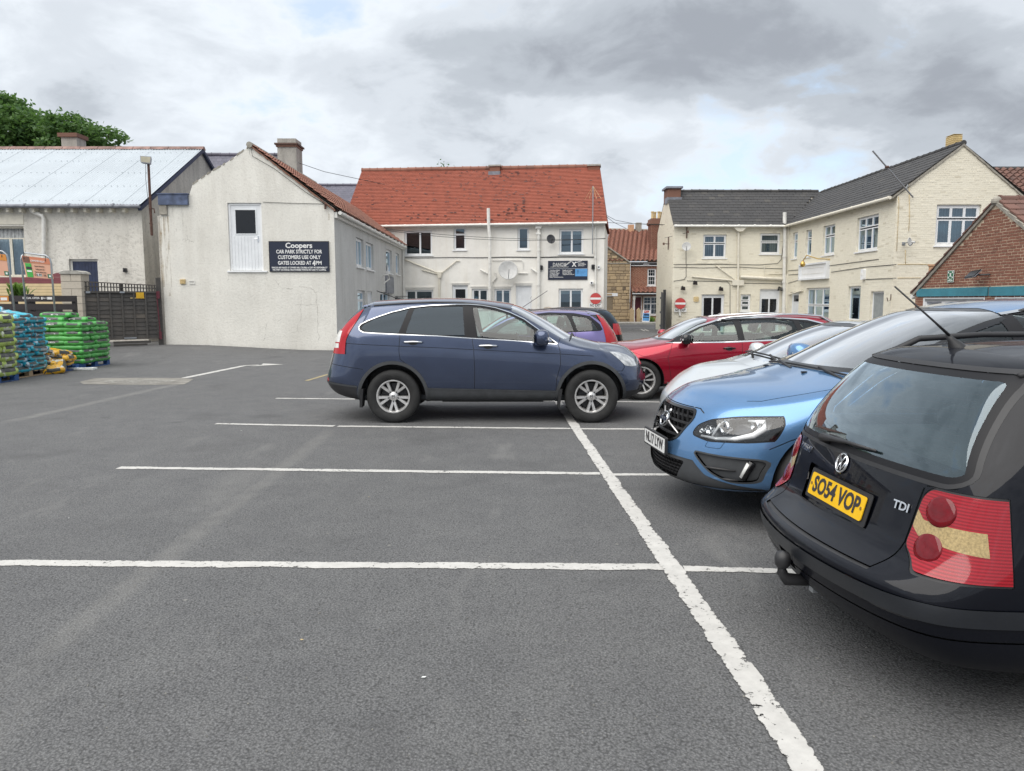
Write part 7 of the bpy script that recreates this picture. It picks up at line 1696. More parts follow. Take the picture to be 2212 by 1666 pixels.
def wheel(par, x, y, Rt, width, rim, style, spoke_mat='alloy', turn=0.0):
 """a wheel part with tyre and rim sub-parts; y < 0 is the right-hand side"""
 key = (Rt, width, rim, style)
 if key not in WHEELM:
  t = MB(); h = width / 2; sw = rim + .004
  prof = [(sw, -h * .78), (sw + .012, -h * .92), ((sw + Rt) / 2, -h * 1.04), (Rt - .028, -h * .97), (Rt - .008, -h * .84), (Rt, -h * .62), (Rt, h * .62), (Rt - .008, h * .84), (Rt - .028, h * .97), ((sw + Rt) / 2, h * 1.04), (sw + .012, h * .92), (sw, h * .78)]
  t.lathe(prof, 56)
  if style != 'plain':
   for k in range(0):   # shoulder tread blocks
    a = 2 * math.pi * k / 44; m = Matrix.Rotation(a, 4, 'Z')
    for sgn in (-1, 1): t.box(Rt - .03, Rt - .0005, -.007, .008, sgn * h * .70 if sgn > 0 else -h * 1.0, h * 1.0 if sgn > 0 else -h * .70, m)
  tm = t.mesh('tyre', 'rubber', True)
  for p in tm.polygons: p.use_smooth = len(p.vertices) == 4 and p.index < 11 * 56
  r = MB(); r.lathe([(rim + .004, h * .80), (rim + .002, h * .86), (rim - .012, h * .86), (rim - .022, h * .72), (rim - .028, h * .2), (rim - .04, -h * .6), (rim, -h * .75)], 56)
  def bar(a, w0, w1, r0, r1, z0, z1, th, skew=0):
   m = Matrix.Rotation(a, 4, 'Z')
   c = [(r0, -w0, z0 - th), (r1, -w1 + skew, z1 - th), (r1, w1 + skew, z1 - th), (r0, w0, z0 - th), (r0, -w0 * .7, z0), (r1, -w1 * .75 + skew, z1), (r1, w1 * .75 + skew, z1), (r0, w0 * .7, z0)]
   r.hexa([m @ Vector(p) for p in c])
  zf = h * .70
  if style in ('double5', 'plain', 'five'):
   for k in range(5):
    a = 2 * math.pi * k / 5 + math.pi / 2 * -1
    if style == 'double5':
     for sg in (-1, 1): bar(a, .020, .024, .045, rim - .014, zf - .012, zf, .03, sg * .050)
    else: bar(a, .036, .030, .04, rim - .014, zf - .015, zf, .03)
  else:
   for k in range(10): bar(2 * math.pi * k / 10, .014, .018, .05, rim - .014, zf - .02, zf, .03, .012 if k % 2 else -.012)
  r.lathe([(.001, zf + .004), (.028, zf + .004), (.034, zf), (.058, zf - .008), (.066, zf - .04)], 24)
  rm = r.mesh('rim', 'alloy')
  c = MB(); c.lathe([(.001, -h * .1), (rim - .05, -h * .1), (rim - .05, -h * .14)], 32); c.lathe([(.0, -h * .05), (.12, -h * .05), (.12, -h * .1)], 24)
  cm = c.mesh('brake_disc', 'alloy_dark')
  n = MB()
  for k in range(5): a = 2 * math.pi * (k + .5) / 5 + math.pi / 2; n.lathe([(.001, zf + .004), (.010, zf + .004), (.010, zf - .02)], 6, Matrix.Translation((.068 * math.cos(a), .068 * math.sin(a), 0)))
  if style == 'double5':
   for sx in (-1, 1): n.box(sx * .014 - .0035, sx * .014 + .0035, -.016, .016, zf + .004, zf + .007)
   n.box(-.012, .012, -.0035, .0035, zf + .004, zf + .0065)
  nm = n.mesh('wheel_nuts', 'trim_grey'); WHEELM[key] = (tm, rm, cm, nm)
 tm, rm, cm, nm = WHEELM[key]
 b = MB(); b.lathe([(.001, 0), (.06, 0), (.06, -.02)], 12); w = link('wheel', b.mesh('wheel', 'alloy_dark'), par, local=True)
 sgn = 1 if y > 0 else -1
 w.matrix_basis = Matrix.Translation((x, y, Rt)) @ Matrix.Rotation(R(turn), 4, 'Z') @ Matrix.Rotation(R(-90 * sgn), 4, 'X')
 if sgn < 0: w.matrix_basis = Matrix.Translation((x, y, Rt)) @ Matrix.Rotation(R(90), 4, 'X')
 for nm_, me in (('tyre', tm), ('rim', rm), ('brake_disc', cm), ('wheel_nuts', nm)): link(nm_, me, w, local=True, kind='stuff' if nm_ == 'wheel_nuts' else None)
 return w
def liners(par, sh, P, flare=None):
 b = MB()
 for x in P['axles']:
  rA = P['arch']; zc = P['Rt']
  for sg in (-1, 1):
   ring = []
   for k in range(33):
    a = R(-14 + 208 * k / 32); px_, pz_ = x + rA * math.cos(a), zc + P.get('archz', 0) + rA * math.sin(a)
    loc, n = sh.hit('y', px_, max(pz_, P['zb'] + .03), sg); ring.append((loc, Vector((px_, sg * (P['w'] - .42), pz_))))
   for (p, q), (p2, q2) in zip(ring, ring[1:]): b.face([p, p2, q2, q])
   b.face([q for (p, q) in ring])
 mk(par, 'wheel_arch_liner', 'black_plastic', b)
def interior(par, P, seat='seat_cloth'):
 w = P['w'] * .80; fl = .36; xs = P['seatx']; hz = P['hip']
 b = MB(); b.box(P['xr'] + .5, P['xc'] - .1, -w, w, fl - .06, fl); b.box(P['xr'] + .62, P['xr'] + .66, -w * .9, w * .9, fl, P['bz1'] - .20); b.box(P['xc'] - .12, P['xc'] - .08, -w, w, fl, P['bz0'] - .1); mk(par, 'cabin_floor', 'room_dark', b)
 def seat_at(x, y, wd, nm, head=True):
  b = MB(); m = Matrix.Translation((x, y, hz)); b.prism(rrect(-wd, wd, -.25, .27, .07), .13, m @ Matrix.Rotation(R(0), 4, 'Y') @ Matrix(((0, 1, 0, 0), (1, 0, 0, 0), (0, 0, 1, -.13), (0, 0, 0, 1))))
  bk = m @ Matrix.Translation((-.24, 0, -.02)) @ Matrix.Rotation(R(-18), 4, 'Y')
  b.prism(rrect(-wd, wd, 0, .62, .10), .12, bk @ Matrix(((0, 0, 1, -.06), (1, 0, 0, 0), (0, 1, 0, 0), (0, 0, 0, 1))))
  s_ = mk(par, nm, seat, b, False)
  if head:
   for yy in ((0,) if wd < .4 else (-.38, .38)):
    h = MB(); h.prism(rrect(-.13, .13, .66, .84, .06), .09, bk @ Matrix(((0, 0, 1, -.05), (1, 0, 0, yy), (0, 1, 0, 0), (0, 0, 0, 1)))); h.tube([bk @ Vector((0, yy - .06, .6)), bk @ Vector((0, yy - .06, .7))], .007, 5); h.tube([bk @ Vector((0, yy + .06, .6)), bk @ Vector((0, yy + .06, .7))], .007, 5)
    link('headrest', h.mesh('headrest', seat), s_, local=True)
 seat_at(xs, .37, .24, 'seat'); seat_at(xs, -.37, .24, 'seat'); seat_at(xs - .70, 0, .56, 'rear_seat', P['xr'] < -2.2)
 b = MB(); dz = P['bz0'] - .02; xd = P['xc']; b.prism([(-.62, -.32), (-.62, -.10), (-.52, .0), (-.1, .02), (.12, -.06), (.12, -.32)], 2 * w * .96, Matrix(((1, 0, 0, xd - .0), (0, 0, -1, w * .96), (0, 1, 0, dz), (0, 0, 0, 1)))); mk(par, 'dashboard', 'trim_grey', b)
 b = MB(); m = Matrix.Translation((xd - .72, -.37, dz - .03)) @ Matrix.Rotation(R(66), 4, 'Y'); pts = [m @ Vector((.185 * math.cos(2 * math.pi * k / 24), .185 * math.sin(2 * math.pi * k / 24), 0)) for k in range(25)]; b.tube(pts, .014, 6); b.box(-.17, .17, -.025, .025, -.012, .012, m); b.tube([m @ Vector((0, 0, 0)), m @ Vector((0, 0, .25))], .03, 6); mk(par, 'steering_wheel', 'black_plastic', b, False)
 b = MB(); rz_ = P['h'] - .26; b.prism(rrect(-.12, .12, -.035, .035, .03), .03, Matrix(((0, 0, 1, P['xs'] - .02), (1, 0, 0, 0), (0, 1, 0, rz_), (0, 0, 0, 1)))); b.tube([(P['xs'] + .0, 0, rz_ + .03), (P['xs'] + .02, 0, rz_ + .09)], .01, 5); mk(par, 'interior_mirror', 'black_plastic', b)
def door_mirror(par, x, y, z, sg, mat, s=1.0, cap='black_plastic', nx=1):
 b = MB(); m = Matrix.Translation((x, y, z)) @ Matrix.Diagonal((1, sg, 1, 1))
 prof = [(0.0, (.06, .05, .05)), (.03, (.085, .09, .078)), (.10, (.09, .105, .088)), (.17, (.08, .10, .080)), (.205, (.055, .075, .055)), (.215, (.02, .03, .02))]
 rings = []
 for (yy, (hx, hz_, hz2)) in prof:
  base = len(b.v)
  for k in range(16):
   t = 2 * math.pi * k / 16; c, s_ = math.cos(t), math.sin(t); c = math.copysign(abs(c) ** .7, c); s_ = math.copysign(abs(s_) ** .7, s_)
   b.v.append(tuple(m @ Vector((c * hx * s + .02 * yy / .2, yy * s, s_ * (hz_ if s_ > 0 else hz2) * s))))
  rings.append(base)
 for r0, r1 in zip(rings, rings[1:]):
  for k in range(16): b.f.append((r0 + k, r0 + (k + 1) % 16, r1 + (k + 1) % 16, r1 + k)); b.mi.append(0)
 b.f.append(tuple(rings[-1] + k for k in range(16))); b.mi.append(0)
 o = link('door_mirror', b.mesh('door_mirror', mat, True), par, local=True)
 c = MB(); c.hexa([m @ Vector(p) for p in ((-.02, -.07, -.09), (.05, -.07, -.09), (.04, .04, -.06), (-.02, .04, -.06), (-.02, -.07, -.05), (.05, -.07, -.05), (.04, .04, -.02), (-.02, .04, -.02))]); link('mirror_foot', c.mesh('mirror_foot', cap), o, local=True)
 g = MB(); g.face([m @ Vector(p) for p in ((-.088 * s, .02, -.06 * s), (-.088 * s, .19 * s, -.055 * s), (-.088 * s, .19 * s, .07 * s), (-.088 * s, .02, .085 * s))]); link('mirror_glass', g.mesh('mirror_glass', 'chrome'), o, local=True)
 i = MB(); i.box(.05 * s, .094 * s, .03 * s, .2 * s, -.012 * s, .018 * s, m); link('indicator', i.mesh('indicator', 'lamp_clear'), o, local=True)
 return o
def handle(par, sh, x, z, sg, mat, L=.20, cup=True):
 p, n = sh.hit('y', x, z, sg); b = MB(); o = .034 * sg
 pts = [p + Vector((-L / 2, .002 * sg, 0)), p + Vector((-L * .40, o * .9, .004)), p + Vector((0, o, .008)), p + Vector((L * .40, o * .9, .004)), p + Vector((L / 2, .002 * sg, 0))]
 b.tube(pts, .012, 8, True, [.009, .013, .012, .013, .009]); h = link('door_handle', b.mesh('door_handle', mat, True), par, local=True)
 if cup:
  c = MB(); V = []
  for k in range(20):
   t = 2 * math.pi * k / 20; q, nn = sh.hit('y', x + .062 * math.cos(t), z - .006 + .034 * math.sin(t), sg); V.append(q + nn * .0015)
  c.face(V); link('handle_recess', c.mesh('handle_recess', 'black_gloss'), h, local=True)
def plate(par, m, text, mat, w=.52, h=.111):
 b = MB(); b.prism(rrect(-w / 2, w / 2, -h / 2, h / 2, .012), .004, m); o = link('number_plate', b.mesh('number_plate', mat), par, local=True)
 me = text_mesh(text, .112, 'print_dark', .0008, .0035); xs = [v.co.x for v in me.vertices]; me.transform(Matrix.Diagonal((w * .86 / (max(xs) - min(xs)), .98, 1, 1))); me.transform(m @ Matrix.Translation((0, 0, .0052))); link('lettering', me, o, local=True)
 s_ = MB()
 for sx in (-1, 1): s_.lathe([(.001, .007), (.008, .007), (.008, .004)], 10, m @ Matrix.Translation((sx * w * .46, 0, 0)))
 link('plate_screw', s_.mesh('plate_screw', 'brass' if 'yellow' in mat else 'paper'), o, local=True); return o
def on_surface(sh, axis, a, b_, sd, off=.004, up=(0, 0, 1)):
 p, n = sh.hit(axis, a, b_, sd); u = Vector(up); x = u.cross(n).normalized(); return frame(p + n * off, x, n.cross(x))
def projected(sh, poly, axis, sd, off): return [(lambda h: h[0] + h[1] * off)(sh.hit(axis, p[0], p[1], sd)) for p in poly]
def offset_strip(par, sh, pts, axis, sd, r, mat, name, off=.0, n=6, parts=14):
 P = []
 for p, q in zip(pts, pts[1:]):
  for k in range(parts): t = k / parts; h, nn = sh.hit(axis, p[0] + (q[0] - p[0]) * t, p[1] + (q[1] - p[1]) * t, sd); P.append(h + nn * off)
 h, nn = sh.hit(axis, pts[-1][0], pts[-1][1], sd); P.append(h + nn * off); b = MB(); b.tube(P, r, n); return mk(par, name, mat, b, True)
def wiper(par, sh, a, b_, axis, sd, piv, mat='black_plastic'):
 P = [];
 for k in range(9): t = k / 8; h, n = sh.hit(axis, a[0] + (b_[0] - a[0]) * t, a[1] + (b_[1] - a[1]) * t, sd); P.append(h + n * .018)
 b = MB(); b.tube(P, .006, 5); Q = []
 h, n = sh.hit(axis, piv[0], piv[1], sd); b.tube([h - n * .01, h + n * .045], .022, 10); mid = P[4] + n * .018; b.tube([h + n * .045, h.lerp(mid, .5) + n * .05, mid], .010, 6, True, [.017, .012, .007]); return mk(par, 'wiper', mat, b)
def make_tables(P):
 w = P['w']; xf, xr, zb = P['xf'], P['xr'], P['zb']; xc, xs, xe = P['xc'], P['xs'], P['xe']; wr = P['wr']; h = P['h']
 bz0, bz1 = P['bz0'], P['bz1']; hz0, hz1 = P['hz0'], P['hz1']; zre = P['zre']
 Wt = [[(xr, w * .84), (xr + .6, w * .93), (xf - .7, w * .93), (xf, w * .84)], [(xr, w * .96), (xr + .6, w * .985), (xf - .7, w * .985), (xf, w * .95)],
          [(xr, w * .97), (xr + .7, w), (xf - .8, w), (xf, w * .97)], [(xr, w * .955), (xr + .7, w * .992), (xf - .8, w * .985), (xf, w * .94)],
          [(xr, w * .91), (xr + .8, w * .950), (xc, w * .945), (xf - .7, w * .90), (xf, w * .84)]]
 zr_ = zb + P.get('rlift', .10); zf_ = zb + P.get('flift', .02); z1 = zb + .14; z2 = zb + .14 + .42 * (bz0 - zb - .14)
 Zt = [[(xr, zr_), (xr + .6, zb), (xf - .6, zb), (xf, zf_)], [(xr, zr_ + .14), (xr + .6, z1), (xf - .6, z1), (xf, zf_ + .12)],
          [(xr, z2 + .06), (0, z2), (xf, z2 - .04)], [(xr, bz1 * .86), (0, (bz0 * .5 + bz1 * .5) * .85), (xf - .5, hz0 * .86), (xf, hz0 * .82)],
          [(xr, bz1), (xr + .9, bz1), (xc - .2, bz0), (xc + .35, (bz0 + hz0) / 2 - .01), (xf - .25, hz0 - .035), (xf, hz0 - .05)]]
 W6 = [(xr, wr * .86), (xe, wr * .92), ((xe + xs) / 2, wr), (xs, wr * .97), (xc, w * .80), (xf - .6, w * .68), (xf, w * .60)]
 dr = P.get('drop', .045)
 Z6 = [(xr, zre - dr), (xe, zre - dr), (xe + .5, h - dr - .008), ((xe + xs) / 2, h - dr), (xs + .25, h - dr - .03), (xs, h - dr - .07), (xc, hz1 - .02), (xf - .6, (hz0 * .65 + hz1 * .35) - .0), (xf - .25, hz0 - .0), (xf, hz0 - .03)]
 Z6 = sorted(Z6); top = [(x, z + P.get('crown', .045) * (1.0 if x < xs + .1 else .85)) for x, z in Z6]
 def belt_mid(x): return lerp_tab(Zt[4], x)
 xsl = sorted(set([round(x, 4) for x in P['stations']]))
 W5 = []; Z5 = []
 for x in [xr] + xsl + [xf]:
  a, b_ = lerp_tab(Wt[4], x), lerp_tab(W6, x); za, zb_ = lerp_tab(Zt[4], x), lerp_tab(Z6, x); cab = 1 if xr - .1 <= x < xc + .05 else .3
  W5.append((x, a + (b_ - a) * .50 + .022 * cab)); Z5.append((x, za + (zb_ - za) * .56))
 for t in P.get('over', []): t(Wt, Zt, W6, Z6, W5, Z5, top)
 return Wt + [W5, W6], Zt + [Z5, Z6], top, xsl
def poly_smooth(pts, n=4):
 """closed Catmull-Rom through pts"""
 out = []; m = len(pts)
 for i in range(m):
  p0, p1, p2, p3 = [Vector(pts[(i + k) % m]) for k in (-1, 0, 1, 2)]
  for k in range(n):
   t = k / n; out.append(tuple(.5 * ((2 * p1) + (-p0 + p2) * t + (2 * p0 - 5 * p1 + 4 * p2 - p3) * t * t + (-p0 + 3 * p1 - 3 * p2 + p3) * t ** 3)))
 return out
def rounded(pts, r, n=3):
 """polygon with filleted corners"""
 out = []; m = len(pts)
 for i in range(m):
  a, b_, c = Vector(pts[i - 1]), Vector(pts[i]), Vector(pts[(i + 1) % m]); u, v = (a - b_), (c - b_); rr_ = min(r, u.length * .45, v.length * .45); p, q = b_ + u.normalized() * rr_, b_ + v.normalized() * rr_
  for k in range(n + 1): t = k / n; out.append(tuple(p * (1 - t) ** 2 + b_ * 2 * t * (1 - t) + q * t * t))
 return out
def grow(poly, d):
 """offset a polygon outwards by d"""
 m = len(poly); area = sum(poly[i][0] * poly[(i + 1) % m][1] - poly[(i + 1) % m][0] * poly[i][1] for i in range(m)); s_ = 1 if area > 0 else -1; out = []
 for i in range(m):
  a, b_, c = Vector(poly[i - 1]), Vector(poly[i]), Vector(poly[(i + 1) % m]); u, v = (b_ - a), (c - b_)
  if u.length < 1e-7 or v.length < 1e-7: out.append(tuple(b_)); continue
  u.normalize(); v.normalize(); n1, n2 = Vector((u.y, -u.x)) * s_, Vector((v.y, -v.x)) * s_; n_ = (n1 + n2)
  if n_.length < 1e-6: n_ = n1
  n_.normalize(); k = 1 / max(.5, n_.dot(n1)); out.append(tuple(b_ + n_ * d * k))
 return out
def build_shell(P):
 Wt, Zt, top, xs = make_tables(P)
 bow = [(P['xr'], P.get('bowr', .0)), (P['xe'], P.get('bowr', 0)), (P['xe'] + .35, 0), (P['xs'] - .3, .0), (P['xs'], .07), (P['xc'], .12), (P['xc'] + .4, .04), (P['xf'], 0)]
 sh = Shell(xs, Wt, Zt, top, P['pf'], P['pr'], P['bf'], P['br'], cw=P.get('cw', (.80, .80)), cd=P.get('cd', (.10, .34)), bow=bow, lev=P.get('lev', 3), creases=P.get('creases', ()), rcrease=P.get('rcrease', ()))
 return sh
def std_stations(P): return [P['xr'] + .62, P['axles'][0] + .02, P['axles'][0] + .55, -.45, 0.0, P['xs'] - .35, P['xs'], P['xs'] + .14, (P['xs'] + P['xc']) / 2, P['xc'] - .12, P['xc'] + .03, P['xc'] + .25, P['axles'][1] + .03]
# ------------------------------------------------------------------ slate blue SUV, side on
CRX, CRY = -.265, 10.80
def cr(xc, yc, inset=0.0):
 """photo crop pixel -> (local x, z) at the near side plane plus inset"""
 u = (1200 + xc / 1.4747) / 1.8445; v = (1100 + yc / 1.4747) / 1.8445; p = atY(u, v, 9.91 + inset); return (p.x - CRX, p.z)
def suv():
 th = thing('parked_car', 'slate blue SUV parked side-on with chrome window surround and silver alloy wheels', 'car', (CRX, CRY, 0), 0)
 P = dict(w=.905, xf=2.2, xr=-2.36, zb=.27, Rt=.355, axles=(-1.32, 1.325), arch=.435, archz=.0, xc=1.12, xs=.20, xe=-1.72, wr=.66, h=1.675, bz0=1.055, bz1=1.20, hz0=.90, hz1=1.07, zre=1.615, rlift=.13, flift=.02, seatx=-.05, hip=.68, lev=3, bowr=-.04)
 P['stations'] = [-1.74, -1.32, -.8, -.3, 0.0, .2, .34, .62, .88, 1.04, 1.2, 1.5]
 P['pr'] = [-2.12, -2.24, -2.23, -2.13, -2.10, -1.92, -1.74]; P['br'] = [.12, .12, .12, .10, .08, .08, .06]
 P['pf'] = [1.86, 1.95, 1.97, 1.90, 1.80, 1.74, 1.68]; P['bf'] = [.20, .24, .25, .24, .24, .22, .20]; P['cw'] = (.84, .80); P['cd'] = (.07, .30)
 def over(Wt, Zt, W6, Z6, W5, Z5, top):
  Z6[:] = [(-2.1, 1.56), (-1.74, 1.575), (-1.1, 1.625), (-.3, 1.615), (.2, 1.535), (.34, 1.485), (.62, 1.315), (.88, 1.155), (1.04, 1.075), (1.2, 1.03), (1.5, .985), (1.8, .90), (2.1, .84)]
  top[:] = [(-2.1, 1.60), (-1.74, 1.625), (-1.1, 1.675), (-.3, 1.67), (.2, 1.60), (.34, 1.555), (.62, 1.40), (.88, 1.225), (1.04, 1.13), (1.2, 1.09), (1.5, 1.035), (1.8, .955), (2.1, .90)]
  Zt[4][:] = [(-2.3, 1.20), (-1.6, 1.20), (-.6, 1.15), (.4, 1.08), (.9, 1.03), (1.2, 1.0), (1.5, .955), (1.8, .87), (2.1, .80)]
  for i, (x, z) in enumerate(Z5): a, b_ = lerp_tab(Zt[4], x), lerp_tab(Z6, x); Z5[i] = (x, a + (b_ - a) * .55)
  Zt[3][:] = [(-2.3, .97), (-1.0, .985), (.8, .90), (1.6, .80), (2.1, .72)]
  Zt[2][:] = [(-2.3, .62), (0, .60), (2.1, .56)]
 P['over'] = [over]; P['creases'] = ((3, -2.4, 1.2, .35), (4, -2.0, .9, .35))
 sh = build_shell(P)
 S = side()
 outer_c = [(338, 300), (352, 282), (393, 261), (444, 241), (524, 214), (642, 184), (760, 171), (900, 165), (980, 165), (1060, 171), (1140, 185), (1230, 214), (1310, 252), (1400, 316), (1470, 368), (1508, 398), (1500, 403), (1440, 398), (1365, 391), (1200, 379), (1005, 368), (800, 354), (580, 345), (440, 338), (370, 333), (345, 320)]
 def conv(pts): return [cr(a, b_, .045 + .19 * min(1, max(0, (400 - b_) / 230.0))) for a, b_ in pts]
 outer = conv(outer_c); sh.cut(outer, 'y', 'chrome', S); inner = grow(outer, -.010); sh.cut(inner, 'y', 'frame_black', S)
 def win(pts, nm): sh.cut(rounded(conv(pts), .02), 'y', nm, S)
 win([(352, 303), (372, 282), (450, 243), (540, 213), (634, 192), (576, 334), (440, 329), (378, 322)], 'glass_rear')
 win([(666, 188), (760, 181), (950, 176), (962, 355), (800, 345), (616, 335)], 'glass_rear')
 win([(1008, 181), (1060, 183), (1130, 196), (1215, 225), (1300, 265), (1372, 312), (1366, 382), (1200, 370), (1038, 358)], 'glass_front')
 win([(1388, 325), (1480, 385), (1384, 382)], 'body2')
 def seam(pts, ins=0.0): sh.seam([cr(a, b_, ins) for a, b_ in pts], 'y', .007, S)
 seam([(1004, 372), (1014, 440), (1020, 560), (1017, 722)]); seam([(1510, 402), (1522, 440), (1524, 520), (1500, 610), (1494, 722)]); seam([(578, 348), (574, 440), (582, 490), (650, 540), (705, 600), (735, 670), (740, 722)])
 seam([(255, 398), (500, 410), (800, 422), (1100, 438), (1510, 458), (1720, 472)]); seam([(1510, 402), (1560, 300)]); seam([(1625, 378), (1700, 395), (1830, 430), (1890, 455)]); seam([(1885, 460), (1905, 540), (1888, 560), (1850, 560)], .05)
 seam([(170, 520), (255, 530), (370, 545)], .08); seam([(258, 460), (258, 396)], .02)
 lowc = [cr(a, b_) for a, b_ in ((722, 663), (1500, 681), (1500, 700), (1470, 760), (740, 760), (728, 720))]; sh.cut(lowc, 'y', 'cladding', lambda c, n: abs(c.y) > .4)
 sh.cut([cr(a, b_) for a, b_ in ((725, 657), (1500, 674), (1500, 682), (725, 665))], 'y', 'moulding', S)
 sh.cut([cr(a, b_, .1) for a, b_ in ((60, 628), (120, 630), (335, 650), (335, 800), (60, 800))], 'y', 'lower_bumper', lambda c, n: c.x < -1.6)
 sh.cut([cr(a, b_, .08) for a, b_ in ((60, 619), (120, 621), (336, 643), (336, 652), (60, 629))], 'y', 'moulding', lambda c, n: c.x < -1.6)
 sh.cut([cr(a, b_, .1) for a, b_ in ((1870, 678), (2100, 672), (2100, 790), (1860, 790))], 'y', 'lower_bumper', lambda c, n: c.x > 1.3)
 sh.cut([cr(a, b_, .3) for a, b_ in ((1985, 640), (2100, 636), (2100, 668), (1975, 672))], 'y', 'intake', lambda c, n: c.x > 1.5)
 for x in P['axles']:
  sh.cut(circ(x, .355, P['arch'] + .045, 44), 'y', 'arch_trim', lambda c, n: abs(c.y) > .5)
  sh.cut(circ(x, .355, P['arch'], 44), 'y', 'hole', lambda c, n: abs(c.y) > .46)
 sh.cut([cr(a, b_, ii) for a, b_, ii in ((372, 165, .28), (366, 190, .26), (330, 262, .2), (280, 340, .1), (262, 372, .06), (257, 400, .05), (256, 460, .05), (180, 455, .2), (182, 410, .2), (186, 330, .25), (215, 300, .3), (260, 245, .35), (330, 175, .4))], 'y', 'tail_lamp', lambda c, n: c.x < -1.5 and abs(c.y) > .45)
 sh.cut([cr(a, b_, ii) for a, b_, ii in ((205, 325, .2), (236, 325, .14), (222, 390, .12), (186, 390, .2))], 'y', 'tail_clear', lambda c, n: c.x < -1.5, only=['tail_lamp'])
 sh.cut([cr(a, b_, ii) for a, b_, ii in ((182, 398, .2), (218, 398, .12), (218, 424, .12), (182, 424, .2))], 'y', 'tail_clear', lambda c, n: c.x < -1.5, only=['tail_lamp'])
 sh.cut([cr(a, b_, .12) for a, b_ in ((116, 600), (152, 603), (152, 624), (116, 620))], 'y', 'reflector', lambda c, n: c.x < -1.7 and n.y < 0)
 sh.cut(rounded([cr(a, b_, ii) for a, b_, ii in ((1816, 449, .06), (1870, 452, .12), (1925, 468, .22), (1958, 490, .32), (1968, 525, .38), (1940, 532, .2), (1905, 527, .1), (1880, 500, .06), (1850, 475, .05))], .015), 'y', 'head_lamp', lambda c, n: c.x > 1.4)
 sh.cut([(-.60, 1.62), (-.70, 1.10), (-.66, 1.06), (.66, 1.06), (.70, 1.10), (.60, 1.62)], 'x', 'glass_screen', lambda c, n: n.x > .25 and .26 < c.x < 1.16 and c.z > 1.12 and abs(c.y) < .74)
 sh.cut([(-.62, 1.24), (.62, 1.24), (.54, 1.56), (-.54, 1.56)], 'x', 'glass_rear', lambda c, n: n.x < -.25)
 sh.cut([(-.45, .74), (.45, .74), (.42, .62), (-.42, .62)], 'x', 'intake', front(.5)); sh.cut([(-.40, .54), (.40, .54), (.44, .36), (-.44, .36)], 'x', 'intake', front(.4))
 liners(th, sh, P)
 for sg in (-1, 1):
  for (xc_, yc_) in ((657, 390), (1098, 412)): x, z = cr(xc_, yc_); handle(th, sh, x, z, sg, 'chrome', .26)
 mx, mz = cr(1408, 366, -.1);
 for sg in (-1, 1): door_mirror(th, mx - .0, sg * .90, mz - .005, sg, 'black_plastic' if False else 'paint_slate_blue', 1.12)
 hx, hz_ = cr(1895, 492, .1)
 for sg in (-1, 1):
  b = MB(); p, n = sh.hit('y', hx - .06, hz_, sg); b.lathe([(.001, .02), (.04, .015), (.055, 0)], 16, Matrix.Translation(p - n * .03) @ n.to_track_quat('Z', 'Y').to_matrix().to_4x4()); mk(th, 'projector', 'chrome', b, True)
 b = MB(); # roof rails hugging the roof, rear spoiler, roof fin
 for sg in (-1, 1):
  pts = [sh.hit('z', x, sg * .60, 1)[0] + Vector((0, 0, .004)) for x in (-1.6, -1.2, -.8, -.4, 0, .25)]; b.tube(pts, .012, 6)
 mk(th, 'roof_strip', 'black_plastic', b)
 b = MB(); z = 1.59; b.hexa([(-1.77, -.48, z - .045), (-1.60, -.50, z - .03), (-1.60, .50, z - .03), (-1.77, .48, z - .045), (-1.765, -.47, z - .025), (-1.60, -.48, z + .0), (-1.60, .48, z + .0), (-1.765, .47, z - .025)]); mk(th, 'rear_spoiler', 'paint_slate_blue', b)
 for i_, x in enumerate(P['axles']):   # mud flaps
  for sg in (-1, 1):
   b = MB(); xm = x - .44; b.hexa([(xm - .01, sg * .70, .21), (xm + .02, sg * .70, .21), (xm + .02, sg * .885, .21), (xm - .01, sg * .885, .21), (xm + .0, sg * .70, .46), (xm + .05, sg * .70, .46), (xm + .05, sg * .915, .46), (xm + .0, sg * .915, .46)]); mk(th, 'mud_flap', 'black_plastic', b)
 spec = {'body': ('body', 'paint_slate_blue', 0), 'body2': ('quarter_trim', 'paint_slate_blue', .0), 'chrome': ('window_surround', 'chrome', -.004), 'frame_black': ('window_frame', 'pillar_black', .004), 'glass_rear': ('rear_window', 'glass_tint', .008, 'each'), 'glass_front': ('front_window', 'glass_green', .008, 'each'),
   'panel_gap': ('panel_gap', 'black_plastic', .008), 'cladding': ('sill_cladding', 'trim_grey', -.002), 'moulding': ('bumper_moulding', 'trim_grey', -.006), 'lower_bumper': ('lower_bumper', 'black_plastic', .0), 'intake': ('front_intake', 'black_plastic', .02), 'arch_trim': ('arch_trim', 'trim_grey', -.006, 'each'),
   'tail_lamp': ('tail_lamp', 'lamp_red', -.006, 'each'), 'tail_clear': ('tail_lamp_lens', 'lamp_clear', -.007, 'each'), 'reflector': ('reflector', 'lamp_red', -.002), 'head_lamp': ('headlight', 'lens_mottled', -.002, 'each'), 'glass_screen': ('windscreen', 'glass_screen', .004)}
 sh.split(th, spec)
 for x in P['axles']:
  for sg in (-1, 1): wheel(th, x, sg * .785, .357, .225, .222, 'double5')
 interior(th, P); b = MB(); b.box(-.7, .7, -.5, .5, .235, .30); mk(th, 'underbody', 'black_plastic', b)
 wiper(th, sh, (1.02, -.55), (.98, .1), 'z', 1, (1.08, .05)) if False else None
 b = MB();
 for yy in (-.62, -.45, -.25, .0): pts = [sh.hit('z', 1.12 - abs(yy) * .1 + k * .02, yy + .12 * k, 1)[0] + Vector((0, 0, .02)) for k in range(4)]; b.tube(pts, .008, 5)
 mk(th, 'wiper', 'black_plastic', b)
 b = MB();
